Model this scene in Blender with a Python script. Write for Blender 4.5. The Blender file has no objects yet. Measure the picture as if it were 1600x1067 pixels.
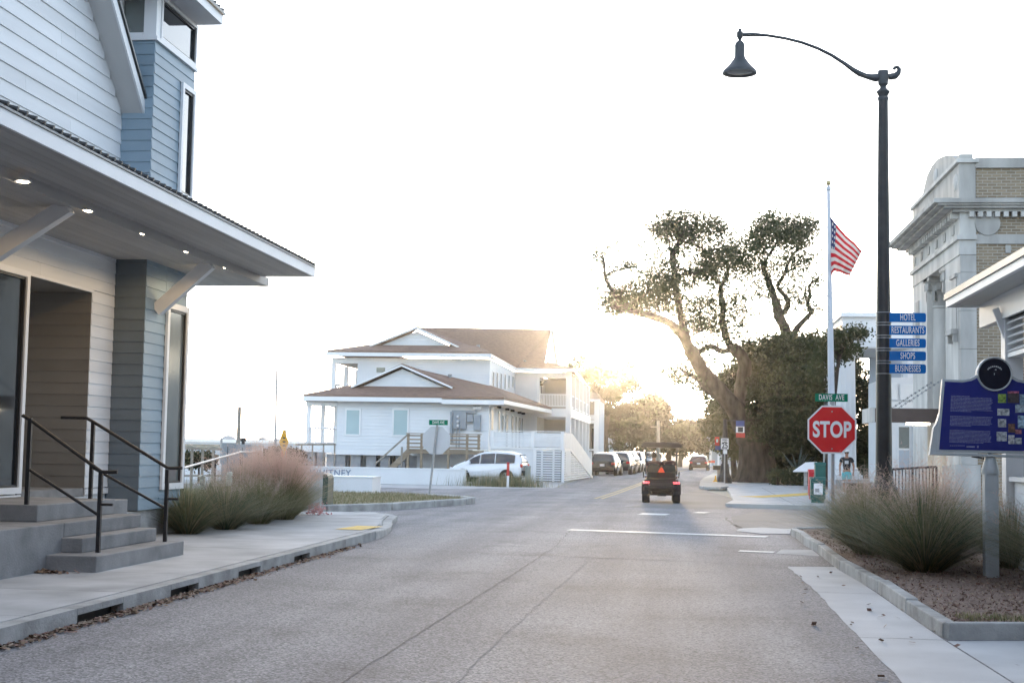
import bpy, bmesh, math, random
import numpy as np
from mathutils import Vector, Matrix

SC = bpy.context.scene
COL = SC.collection
random.seed(7)
RNG = np.random.default_rng(11)

# ---------------------------------------------------------------- camera
# world: Y runs up the street, X to the right, Z up, metres; the camera stands in the road at eye height
FPX, EYE = 2222.0, 1.6
ROLL, YAW, PITCH = 0.018, math.atan(259 / 2222), math.atan(170 / 2222)
_f = np.array([-math.sin(YAW) * math.cos(PITCH), math.cos(YAW) * math.cos(PITCH), math.sin(PITCH)])
_r0 = np.array([math.cos(YAW), math.sin(YAW), 0.0]); _u0 = np.cross(_r0, _f)
_r = _r0 * math.cos(ROLL) + _u0 * math.sin(ROLL); _u = _u0 * math.cos(ROLL) - _r0 * math.sin(ROLL)
CAMP = np.array([0.0, 0.0, EYE])
cam_d = bpy.data.cameras.new("camera"); cam = bpy.data.objects.new("camera", cam_d); COL.objects.link(cam)
cam_d.sensor_width = 36.0; cam_d.lens = 36.0 * FPX / 1600.0; cam_d.clip_start = 0.1; cam_d.clip_end = 6000
cam.matrix_world = Matrix(((_r[0], _u[0], -_f[0], 0), (_r[1], _u[1], -_f[1], 0), (_r[2], _u[2], -_f[2], EYE), (0, 0, 0, 1)))
SC.camera = cam

def _ray(u, v): return _f + _r * ((u - 800) / FPX) + _u * ((533.5 - v) / FPX)
def G(u, v, z=0.0):                       # where the sight line through photo pixel u, v meets height z
    d = _ray(u, v); return CAMP + d * ((z - EYE) / d[2])
def P(u, v, y):                           # ... meets distance y up the street
    d = _ray(u, v); return CAMP + d * (y / d[1])
def XP(u, v, x):                          # ... meets the plane X = x
    d = _ray(u, v); return CAMP + d * (x / d[0])

# ---------------------------------------------------------------- sky, sun, exposure
SUN_EL, SUN_AZ = math.radians(5.0), math.radians(-2.2)      # azimuth from +Y, clockwise
world = bpy.data.worlds.new("World"); SC.world = world; world.use_nodes = True
wn = world.node_tree.nodes; wl = world.node_tree.links; wn.clear()
sky = wn.new("ShaderNodeTexSky"); sky.sky_type = 'NISHITA'; sky.sun_disc = False
sky.sun_elevation = SUN_EL; sky.sun_rotation = SUN_AZ
sky.altitude = 0; sky.air_density = 1.0; sky.dust_density = 1.0; sky.ozone_density = 3.0
bg = wn.new("ShaderNodeBackground"); bg.inputs[1].default_value = 0.15
wo = wn.new("ShaderNodeOutputWorld")
hs_ = wn.new("ShaderNodeHueSaturation"); hs_.inputs["Saturation"].default_value = 0.52      # thin bright overcast veil: paler than a clear sky
wl.new(sky.outputs[0], hs_.inputs["Color"]); wl.new(hs_.outputs[0], bg.inputs[0]); wl.new(bg.outputs[0], wo.inputs[0])
sun_d = bpy.data.lights.new("sun", 'SUN'); sun = bpy.data.objects.new("sun", sun_d); COL.objects.link(sun)
sun_d.energy = 0.38; sun_d.angle = math.radians(2.5); sun_d.color = (1.0, 0.72, 0.42)
_sd = Vector((math.sin(SUN_AZ) * math.cos(SUN_EL), math.cos(SUN_AZ) * math.cos(SUN_EL), math.sin(SUN_EL)))
sun.rotation_euler = _sd.to_track_quat('Z', 'Y').to_euler(); sun.location = (0, 0, 40)
vs = SC.view_settings
vs.view_transform = 'Standard'; vs.look = 'None'; vs.gamma = 1.0; vs.use_curve_mapping = False
vs.exposure = 2.95
SC.cycles.use_denoising = True
HAZE = 0.00016
SC.cycles.volume_bounces = 0; SC.cycles.max_bounces = 6; SC.cycles.transparent_max_bounces = 8
SC.cycles.sample_clamp_indirect = 6.0

# ---------------------------------------------------------------- materials
def mat(name, col, rough=0.7, var=0.12, scale=3.0, bump=0.0, bscale=40.0, metal=0.0, spec=0.4, col2=None, detail=4.0,
        trans=0.0, emit=None, estr=0.0, rnd=0.0, stretch=None, coat=0.0):
    m = bpy.data.materials.new(name); m.use_nodes = True
    nt = m.node_tree; n = nt.nodes; l = nt.links; b = n["Principled BSDF"]
    b.inputs["Roughness"].default_value = rough; b.inputs["Metallic"].default_value = metal
    b.inputs["Specular IOR Level"].default_value = spec
    if coat: b.inputs["Coat Weight"].default_value = coat; b.inputs["Coat Roughness"].default_value = 0.06
    geo = n.new("ShaderNodeNewGeometry"); src = geo.outputs["Position"]
    if stretch:
        mp = n.new("ShaderNodeMapping"); mp.inputs["Scale"].default_value = stretch; l.new(src, mp.inputs[0]); src = mp.outputs[0]
    no = n.new("ShaderNodeTexNoise"); no.inputs["Scale"].default_value = scale; no.inputs["Detail"].default_value = detail
    l.new(src, no.inputs["Vector"])
    rp = n.new("ShaderNodeValToRGB")
    c2 = col2 if col2 else tuple(min(1, c * (1 + var)) for c in col)
    c1 = col if col2 else tuple(c * (1 - var) for c in col)
    rp.color_ramp.elements[0].position = 0.3; rp.color_ramp.elements[1].position = 0.7
    rp.color_ramp.elements[0].color = (*c1, 1); rp.color_ramp.elements[1].color = (*c2, 1)
    l.new(no.outputs["Fac"], rp.inputs["Fac"]); out = rp.outputs["Color"]
    if rnd:
        oi = n.new("ShaderNodeObjectInfo"); mr = n.new("ShaderNodeMapRange")
        mr.inputs[3].default_value = 1 - rnd; mr.inputs[4].default_value = 1 + rnd
        l.new(oi.outputs["Random"], mr.inputs[0])
        mx = n.new("ShaderNodeMix"); mx.data_type = 'RGBA'; mx.blend_type = 'MULTIPLY'; mx.inputs[0].default_value = 1.0
        l.new(out, mx.inputs[6]); l.new(mr.outputs[0], mx.inputs[7]); out = mx.outputs[2]
    l.new(out, b.inputs["Base Color"])
    if bump:
        nb = n.new("ShaderNodeTexNoise"); nb.inputs["Scale"].default_value = bscale; nb.inputs["Detail"].default_value = 3
        l.new(src, nb.inputs["Vector"])
        bu = n.new("ShaderNodeBump"); bu.inputs["Strength"].default_value = bump; bu.inputs["Distance"].default_value = 0.02
        l.new(nb.outputs["Fac"], bu.inputs["Height"]); l.new(bu.outputs[0], b.inputs["Normal"])
    if trans:                              # thin leaf: let some light through
        tr = n.new("ShaderNodeBsdfTranslucent"); l.new(out, tr.inputs[0])
        ms = n.new("ShaderNodeMixShader"); ms.inputs[0].default_value = trans
        l.new(b.outputs[0], ms.inputs[1]); l.new(tr.outputs[0], ms.inputs[2])
        l.new(ms.outputs[0], n["Material Output"].inputs[0])
    if emit:
        b.inputs["Emission Color"].default_value = (*emit, 1); b.inputs["Emission Strength"].default_value = estr
    m["out"] = 1
    return m

def extra(m):
    n = m.node_tree.nodes; return n, m.node_tree.links, n["Principled BSDF"]

M = {}
def asphalt():
    m = mat("asphalt", (0.212, 0.211, 0.218), rough=0.84, var=0.14, scale=0.5, spec=0.26)
    n, l, b = extra(m)
    geo = n.new("ShaderNodeNewGeometry")
    base = [x for x in b.inputs["Base Color"].links][0].from_socket
    vo = n.new("ShaderNodeTexVoronoi"); vo.inputs["Scale"].default_value = 55; l.new(geo.outputs["Position"], vo.inputs["Vector"])
    ns = n.new("ShaderNodeTexNoise"); ns.inputs["Scale"].default_value = 26; ns.inputs["Detail"].default_value = 6; ns.inputs["Roughness"].default_value = 0.8
    l.new(geo.outputs["Position"], ns.inputs["Vector"])
    rp = n.new("ShaderNodeValToRGB"); e = rp.color_ramp.elements
    e[0].position = 0.1; e[0].color = (0.28, 0.28, 0.29, 1); e[1].position = 0.9; e[1].color = (1.85, 1.83, 1.82, 1)
    l.new(vo.outputs["Color"], rp.inputs[0])
    mx = n.new("ShaderNodeMix"); mx.data_type = 'RGBA'; mx.blend_type = 'MULTIPLY'; mx.inputs[0].default_value = 0.75
    l.new(base, mx.inputs[6]); l.new(rp.outputs[0], mx.inputs[7])
    r2 = n.new("ShaderNodeValToRGB"); e = r2.color_ramp.elements
    e[0].position = 0.38; e[0].color = (0.68, 0.68, 0.69, 1); e[1].position = 0.62; e[1].color = (1.3, 1.28, 1.26, 1)
    l.new(ns.outputs["Fac"], r2.inputs[0])
    m2 = n.new("ShaderNodeMix"); m2.data_type = 'RGBA'; m2.blend_type = 'MULTIPLY'; m2.inputs[0].default_value = 0.8
    l.new(mx.outputs[2], m2.inputs[6]); l.new(r2.outputs[0], m2.inputs[7])
    # worn wheel tracks and oil-darkened lane middle run along the street
    mp = n.new("ShaderNodeMapping"); mp.inputs["Scale"].default_value = (0.9, 0.05, 1); l.new(geo.outputs["Position"], mp.inputs[0])
    n3 = n.new("ShaderNodeTexNoise"); n3.inputs["Scale"].default_value = 1.3; n3.inputs["Detail"].default_value = 3; l.new(mp.outputs[0], n3.inputs["Vector"])
    r3 = n.new("ShaderNodeValToRGB"); e = r3.color_ramp.elements
    e[0].position = 0.35; e[0].color = (0.76, 0.76, 0.78, 1); e[1].position = 0.65; e[1].color = (1.14, 1.13, 1.11, 1)
    l.new(n3.outputs["Fac"], r3.inputs[0])
    m3 = n.new("ShaderNodeMix"); m3.data_type = 'RGBA'; m3.blend_type = 'MULTIPLY'; m3.inputs[0].default_value = 1
    l.new(m2.outputs[2], m3.inputs[6]); l.new(r3.outputs[0], m3.inputs[7])
    n4 = n.new("ShaderNodeTexNoise"); n4.inputs["Scale"].default_value = 0.55; n4.inputs["Detail"].default_value = 7; n4.inputs["Roughness"].default_value = 0.62; l.new(geo.outputs["Position"], n4.inputs["Vector"])
    r4 = n.new("ShaderNodeValToRGB"); e = r4.color_ramp.elements          # oil and damp stains
    e[0].position = 0.54; e[0].color = (1, 1, 1, 1); e[1].position = 0.68; e[1].color = (0.72, 0.715, 0.72, 1)
    l.new(n4.outputs["Fac"], r4.inputs[0])
    m4 = n.new("ShaderNodeMix"); m4.data_type = 'RGBA'; m4.blend_type = 'MULTIPLY'; m4.inputs[0].default_value = 1
    l.new(m3.outputs[2], m4.inputs[6]); l.new(r4.outputs[0], m4.inputs[7]); l.new(m4.outputs[2], b.inputs["Base Color"])
    bu = n.new("ShaderNodeBump"); bu.inputs["Strength"].default_value = 0.5; bu.inputs["Distance"].default_value = 0.008
    l.new(vo.outputs["Distance"], bu.inputs["Height"]); l.new(bu.outputs[0], b.inputs["Normal"])
    return m
def siding_far(name, col, pitch=0.19):
    m = mat(name, col, rough=0.6, var=0.04, scale=0.8)
    n, l, b = extra(m)
    geo = n.new("ShaderNodeNewGeometry"); sp = n.new("ShaderNodeSeparateXYZ"); l.new(geo.outputs["Position"], sp.inputs[0])
    dv = n.new("ShaderNodeMath"); dv.operation = 'DIVIDE'; dv.inputs[1].default_value = pitch; l.new(sp.outputs[2], dv.inputs[0])
    fr = n.new("ShaderNodeMath"); fr.operation = 'FRACT'; l.new(dv.outputs[0], fr.inputs[0])
    bu = n.new("ShaderNodeBump"); bu.inputs["Strength"].default_value = 1.0; bu.inputs["Distance"].default_value = 0.05; bu.invert = True
    l.new(fr.outputs[0], bu.inputs["Height"]); l.new(bu.outputs[0], b.inputs["Normal"])
    return m
def brickwork(name, c1, c2, mortar):
    m = mat(name, c1, rough=0.85)
    n, l, b = extra(m)
    geo = n.new("ShaderNodeNewGeometry")
    mp = n.new("ShaderNodeMapping"); mp.inputs["Rotation"].default_value = (math.radians(90), 0, 0); l.new(geo.outputs["Position"], mp.inputs[0])
    br = n.new("ShaderNodeTexBrick"); br.inputs["Scale"].default_value = 1.0
    br.inputs["Brick Width"].default_value = 0.30; br.inputs["Row Height"].default_value = 0.10; br.inputs["Mortar Size"].default_value = 0.014
    br.inputs["Color1"].default_value = (*c1, 1); br.inputs["Color2"].default_value = (*c2, 1); br.inputs["Mortar"].default_value = (*mortar, 1)
    l.new(mp.outputs[0], br.inputs["Vector"]); l.new(br.outputs["Color"], b.inputs["Base Color"])
    bu = n.new("ShaderNodeBump"); bu.inputs["Strength"].default_value = 0.6; bu.inputs["Distance"].default_value = 0.02; bu.invert = True
    l.new(br.outputs["Fac"], bu.inputs["Height"]); l.new(bu.outputs[0], b.inputs["Normal"])
    return m
def glass(name, col=(0.02, 0.025, 0.03), rough=0.04):
    m = mat(name, col, rough=rough, var=0.3, scale=0.7, spec=0.9)
    return m

M["asphalt"] = asphalt()
M["asphalt_old"] = mat("asphalt_old", (0.17, 0.165, 0.16), rough=0.85, var=0.18, scale=0.35, bump=0.3, bscale=70, detail=8)
M["concrete"] = mat("concrete", (0.37, 0.37, 0.365), rough=0.85, var=0.16, scale=1.4, bump=0.25, bscale=60, detail=9)
M["concrete_pale"] = mat("concrete_pale", (0.40, 0.40, 0.395), rough=0.85, var=0.22, scale=1.3, bump=0.2, bscale=60, detail=9, rnd=0.05)
M["concrete_kerb"] = mat("concrete_kerb", (0.24, 0.24, 0.23), rough=0.88, col2=(0.44, 0.44, 0.43), scale=3.2, bump=0.4, bscale=30, detail=9, rnd=0.08)
M["concrete_step"] = mat("concrete_step", (0.18, 0.178, 0.175), rough=0.88, col2=(0.29, 0.285, 0.28), scale=2.6, bump=0.25, bscale=40, detail=9, rnd=0.06)
M["ground"] = mat("sandy_ground", (0.27, 0.265, 0.22), rough=0.95, var=0.25, scale=0.25, bump=0.2, bscale=12, detail=9)
M["soil"] = mat("pine_straw_mulch", (0.18, 0.125, 0.10), rough=0.95, col2=(0.30, 0.215, 0.17), scale=14, bump=1.0, bscale=60, detail=8)
M["mulch1"] = mat("mulch_chip", (0.24, 0.15, 0.115), rough=0.95, var=0.35, scale=25)
M["mulch2"] = mat("mulch_straw", (0.34, 0.26, 0.19), rough=0.95, var=0.3, scale=25)
M["crack"] = mat("tar", (0.115, 0.112, 0.112), rough=0.9, var=0.3, scale=20)
M["crack_faint"] = mat("hairline", (0.178, 0.175, 0.176), rough=0.9, var=0.3, scale=20)
M["paint_white"] = mat("road_paint_white", (0.62, 0.62, 0.60), rough=0.7, var=0.2, scale=9, detail=8)
M["paint_yellow"] = mat("road_paint_yellow", (0.36, 0.29, 0.16), rough=0.75, var=0.22, scale=5, detail=8)
M["kerb_yellow"] = mat("kerb_paint_yellow", (0.60, 0.40, 0.07), rough=0.75, var=0.2, scale=4, detail=8)
M["concrete_gutter"] = mat("pale_gutter_concrete", (0.49, 0.49, 0.485), rough=0.85, var=0.16, scale=0.9, bump=0.2, bscale=60, detail=9)
M["white_board"] = mat("white_clapboard_paint", (0.73, 0.74, 0.75), rough=0.55, var=0.08, scale=1.1, rnd=0.045, bump=0.05, bscale=25, stretch=(1, .25, 4))
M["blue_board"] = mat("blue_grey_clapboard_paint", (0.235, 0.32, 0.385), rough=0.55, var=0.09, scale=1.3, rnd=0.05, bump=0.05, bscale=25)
M["blue_board_shaded"] = mat("shaded_blue_grey_clapboard_paint", (0.125, 0.155, 0.18), rough=0.55, var=0.09, scale=1.3, rnd=0.05, bump=0.05, bscale=25)  # blue-grey boards again, with the shade under the porch put into the colour
M["white_trim"] = mat("white_trim_paint", (0.76, 0.77, 0.78), rough=0.5, var=0.04, scale=1.2, rnd=0.02)
M["soffit_grey"] = mat("grey_soffit_boards", (0.45, 0.44, 0.425), rough=0.6, var=0.1, scale=1.0, rnd=0.10, stretch=(3, .3, 1))
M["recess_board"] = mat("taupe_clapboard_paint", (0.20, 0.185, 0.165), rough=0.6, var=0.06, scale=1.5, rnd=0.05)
M["soffit"] = mat("soffit_paint", (0.58, 0.58, 0.57), rough=0.6, var=0.06, scale=1.0, rnd=0.06, stretch=(3, .3, 1))
M["metal_roof"] = mat("metal_roof", (0.10, 0.105, 0.11), rough=0.45, metal=0.6, var=0.15, scale=2)
M["black_rail"] = mat("black_rail_paint", (0.02, 0.02, 0.022), rough=0.45, var=0.3, scale=8)
M["galv"] = mat("galvanised_steel", (0.33, 0.34, 0.35), rough=0.5, metal=0.7, var=0.15, scale=6)
M["frame_dark"] = mat("dark_window_frame", (0.03, 0.03, 0.032), rough=0.4)
M["glass"] = glass("window_glass")
M["glass_pale"] = glass("window_glass_curtained", (0.14, 0.16, 0.155), rough=0.12)
M["blind"] = mat("window_shade", (0.33, 0.455, 0.485), rough=0.25, var=0.08, scale=0.6, spec=0.7)
M["lamp_lit"] = mat("lit_downlight", (0.9, 0.85, 0.75), emit=(1.0, 0.86, 0.62), estr=4.0)
M["house_white"] = siding_far("white_lap_siding", (0.70, 0.715, 0.725))
M["house_plain"] = mat("white_house_paint", (0.70, 0.71, 0.72), rough=0.55, var=0.04, scale=1)
M["house_trim"] = mat("house_trim", (0.76, 0.77, 0.77), rough=0.5, var=0.03, scale=1)
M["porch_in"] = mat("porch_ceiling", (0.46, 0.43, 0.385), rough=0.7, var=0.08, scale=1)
M["shingle"] = mat("brown_shingles", (0.20, 0.130, 0.098), rough=0.92, col2=(0.26, 0.172, 0.132), scale=3.5, bump=0.5, bscale=18, detail=8, stretch=(1, 1, 5))
M["louver_house"] = mat("painted_slats", (0.66, 0.69, 0.71), rough=0.55, var=0.05, scale=2, rnd=0.03)
M["old_brick"] = mat("old_red_brick", (0.16, 0.085, 0.065), rough=0.9, var=0.2, scale=2)
M["timber"] = mat("treated_timber", (0.27, 0.215, 0.155), rough=0.8, var=0.25, scale=3, stretch=(.4, 3, 3), rnd=0.12, bump=0.2)
M["timber_grey"] = mat("weathered_timber", (0.27, 0.245, 0.21), rough=0.85, var=0.2, scale=3, rnd=0.1)
M["cmu"] = mat("grey_pier", (0.33, 0.33, 0.34), rough=0.9, var=0.15, scale=2, bump=.3)
M["meter"] = mat("grey_meter_box", (0.27, 0.30, 0.33), rough=0.5, var=0.08, scale=3)
M["stone"] = mat("grey_limestone", (0.40, 0.385, 0.36), rough=0.8, var=0.26, scale=1.6, stretch=(1, 1, .3), bump=0.25, bscale=14, detail=9, rnd=0.05)
M["stone_pale"] = mat("pale_limestone", (0.53, 0.515, 0.485), rough=0.8, var=0.22, scale=1.6, stretch=(1, 1, .3), bump=0.25, bscale=14, detail=9, rnd=0.05)
M["brick"] = brickwork("buff_brick", (0.29, 0.225, 0.15), (0.215, 0.165, 0.112), (0.36, 0.33, 0.28))
M["green_sign"] = mat("green_sign_sheet", (0.0, 0.165, 0.085), rough=0.6, spec=0.15, var=0.06, scale=4)
M["blue_sign"] = mat("blue_sign_sheet", (0.004, 0.125, 0.40), rough=0.6, spec=0.15, var=0.06, scale=4)
M["red_sign"] = mat("red_sign_sheet", (0.60, 0.020, 0.024), rough=0.6, spec=0.12, var=0.08, scale=3)
M["sign_white"] = mat("white_sign_sheet", (0.74, 0.74, 0.74), rough=0.4, var=0.03, scale=4)
M["sign_back"] = mat("aluminium_sign_back", (0.50, 0.52, 0.55), rough=0.45, metal=0.3, var=0.07, scale=2)
M["lamp_metal"] = mat("dark_green_grey_lamp_paint", (0.033, 0.040, 0.047), rough=0.42, var=0.2, scale=5, spec=0.5)
M["lamp_black"] = mat("black_lamp_paint", (0.018, 0.018, 0.02), rough=0.42, var=0.25, scale=6)
M["yellow_sign"] = mat("yellow_sign_sheet", (0.75, 0.37, 0.01), rough=0.4, var=0.06, scale=4)
M["black"] = mat("black_plastic", (0.007, 0.007, 0.0075), rough=0.5, var=0.3, scale=6)
M["tyre"] = mat("tyre_rubber", (0.017, 0.017, 0.018), rough=0.85, var=0.2, scale=12)
M["rim"] = mat("alloy_rim", (0.45, 0.46, 0.47), rough=0.3, metal=0.9)
M["chrome"] = mat("bright_trim", (0.6, 0.6, 0.62), rough=0.18, metal=1.0)
M["tail"] = mat("red_tail_lamp", (0.42, 0.012, 0.015), rough=0.2, var=0.1)
M["tail_lit"] = mat("lit_tail_lamp", (0.5, 0.02, 0.03), rough=0.25, emit=(1.0, 0.10, 0.12), estr=0.55)
M["triangle"] = mat("orange_red_reflector", (0.95, 0.06, 0.02), rough=0.7, spec=.1, var=0.05, emit=None)
M["car_white"] = mat("white_car_paint", (0.74, 0.75, 0.77), rough=0.25, var=0.02, coat=0.6)
M["car_black"] = mat("black_car_paint", (0.014, 0.014, 0.016), rough=0.25, var=0.1, coat=0.7)
M["car_grey"] = mat("grey_car_paint", (0.05, 0.052, 0.058), rough=0.25, var=0.1, coat=0.7)
M["car_silver"] = mat("silver_car_paint", (0.42, 0.44, 0.46), rough=0.28, metal=0.5, coat=0.6)
M["car_red"] = mat("dark_red_car_paint", (0.06, 0.013, 0.018), rough=0.25, var=0.1, coat=0.7)
M["car_glass"] = glass("car_glass", (0.012, 0.014, 0.016), rough=0.05)
M["bark"] = mat("oak_bark", (0.028, 0.022, 0.018), rough=0.95, spec=.15, col2=(0.09, 0.073, 0.06), scale=4, bump=1.0, bscale=22, detail=8, stretch=(1, 1, .35))
M["leaf_oak"] = mat("oak_leaf", (0.036, 0.046, 0.022), rough=0.65, spec=.2, col2=(0.075, 0.092, 0.040), scale=1.2, trans=0.3, rnd=0.0)
M["leaf_dark"] = mat("dark_leaf", (0.014, 0.018, 0.009), rough=0.7, spec=.15, col2=(0.055, 0.064, 0.030), scale=0.9, trans=0.08)
M["leaf_mid"] = mat("mid_leaf", (0.034, 0.043, 0.019), rough=0.65, spec=.2, col2=(0.078, 0.090, 0.038), scale=0.6, trans=0.25)
M["leaf_far"] = mat("far_leaf", (0.022, 0.023, 0.012), rough=0.75, spec=.12, col2=(0.055, 0.050, 0.026), scale=0.35, trans=0.16)
M["hedge"] = mat("hedge_leaf", (0.030, 0.045, 0.022), rough=0.6, col2=(0.055, 0.075, 0.035), scale=3, trans=0.2)
M["agave"] = mat("agave_leaf", (0.07, 0.10, 0.09), rough=0.5, var=0.2, scale=2)
M["moss"] = mat("hanging_moss", (0.14, 0.145, 0.11), rough=0.9, var=0.3, scale=3, trans=0.3)
M["grass_green"] = mat("grass_blade_green", (0.115, 0.13, 0.052), rough=0.6, col2=(0.235, 0.225, 0.105), scale=2.5, trans=0.3)
M["grass_deep"] = mat("grass_blade_deep", (0.06, 0.09, 0.052), rough=0.6, col2=(0.14, 0.165, 0.09), scale=2.5, trans=0.3)
M["grass_tan"] = mat("grass_blade_tan", (0.34, 0.29, 0.185), rough=0.7, var=0.25, scale=3, trans=0.3)
M["plume_pink"] = mat("pink_plume", (0.56, 0.36, 0.29), rough=0.8, col2=(0.68, 0.50, 0.40), scale=3, trans=0.45)
M["plume_tan"] = mat("tan_plume", (0.46, 0.34, 0.29), rough=0.8, col2=(0.56, 0.45, 0.37), scale=3, trans=0.45)
M["plume_white"] = mat("white_plume", (0.75, 0.74, 0.68), rough=0.8, var=0.05, scale=4, trans=0.4)
M["plume_rose"] = mat("rose_flower", (0.55, 0.30, 0.29), rough=0.8, var=0.2, scale=6, trans=0.4)
M["lawn"] = mat("dry_lawn", (0.12, 0.115, 0.05), rough=0.95, col2=(0.24, 0.20, 0.115), scale=2.2, bump=0.6, bscale=30, detail=9)
M["leaf_litter"] = mat("dry_leaf", (0.12, 0.075, 0.045), rough=0.9, col2=(0.29, 0.20, 0.13), scale=18)
M["flag_pole"] = mat("white_pole_paint", (0.52, 0.55, 0.60), rough=0.4, var=0.05, scale=3)
M["gold"] = mat("gold_ball", (0.45, 0.36, 0.18), rough=0.35, metal=0.8)
M["marker_grey"] = mat("silver_grey_marker_paint", (0.40, 0.425, 0.43), rough=0.5, var=0.10, scale=3, bump=.1)
M["marker_blue"] = mat("deep_blue_enamel", (0.020, 0.026, 0.165), rough=0.55, spec=0.12, var=0.05, scale=2)
M["marker_text"] = mat("pale_blue_lettering", (0.22, 0.23, 0.38), rough=0.5, var=0.3, scale=60)
M["navy"] = mat("navy_disc", (0.007, 0.008, 0.018), rough=0.6, spec=0.15, var=0.1)
M["green_box"] = mat("dark_green_enamel", (0.018, 0.10, 0.085), rough=0.4, var=0.1, scale=3)
M["red_box"] = mat("red_enamel", (0.50, 0.02, 0.03), rough=0.4, var=0.1, scale=3)
M["skin"] = mat("skin", (0.36, 0.20, 0.14), rough=0.55, var=0.08, scale=10)
M["hair_dark"] = mat("dark_brown_hair", (0.035, 0.022, 0.016), rough=0.6, var=0.3, scale=40)
M["hair_light"] = mat("brown_hair", (0.16, 0.10, 0.055), rough=0.6, var=0.3, scale=40)
M["shirt_maroon"] = mat("dusky_maroon_cloth", (0.075, 0.036, 0.034), rough=0.9, var=0.15, scale=12)
M["shirt_black"] = mat("black_cloth", (0.022, 0.024, 0.03), rough=0.9, var=0.2, scale=12)
M["shorts_aqua"] = mat("aqua_cloth", (0.10, 0.46, 0.52), rough=0.9, var=0.1, scale=12)
M["cloth_white"] = mat("white_cloth", (0.7, 0.7, 0.7), rough=0.9, var=0.05)
M["canopy_brown"] = mat("brown_canopy_metal", (0.095, 0.068, 0.058), rough=0.5, var=0.1, scale=3)
M["orange"] = mat("orange_barrier", (0.75, 0.13, 0.05), rough=0.6)
M["banner_red"] = mat("banner_red", (0.50, 0.05, 0.04), rough=0.7, var=0.1)
M["banner_blue"] = mat("banner_blue", (0.06, 0.08, 0.22), rough=0.7, var=0.1)
M["pale_blue_wall"] = mat("pale_blue_grey_wall", (0.42, 0.47, 0.53), rough=0.7, var=0.05, scale=.3)
M["tan_fence"] = mat("tan_boards", (0.42, 0.34, 0.23), rough=0.8, var=0.15, scale=1)
M["letter_blue"] = mat("slate_blue_letters", (0.20, 0.25, 0.33), rough=0.6)
M["terracotta"] = mat("dusty_red_paint", (0.30, 0.12, 0.10), rough=0.6)

# ---------------------------------------------------------------- mesh helpers
def wloc(o):
    v = Vector((0, 0, 0))
    while o is not None: v = v + o.location; o = o.parent
    return v
def link(name, me, parent=None, kind=None):
    o = bpy.data.objects.new(name, me); COL.objects.link(o)
    if parent is not None: o.parent = parent
    if kind: o["kind"] = kind
    return o
def tag(o, label=None, cat=None, group=None, kind=None):
    for k, v in (("label", label), ("category", cat), ("group", group), ("kind", kind)):
        if v: o[k] = v
    return o
def thing(name, label, cat, loc=(0, 0, 0), group=None):
    return tag(link(name, None), label, cat, group) if not any(loc) else _place(tag(link(name, None), label, cat, group), loc)
def _place(o, loc):
    o.location = loc; return o

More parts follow.
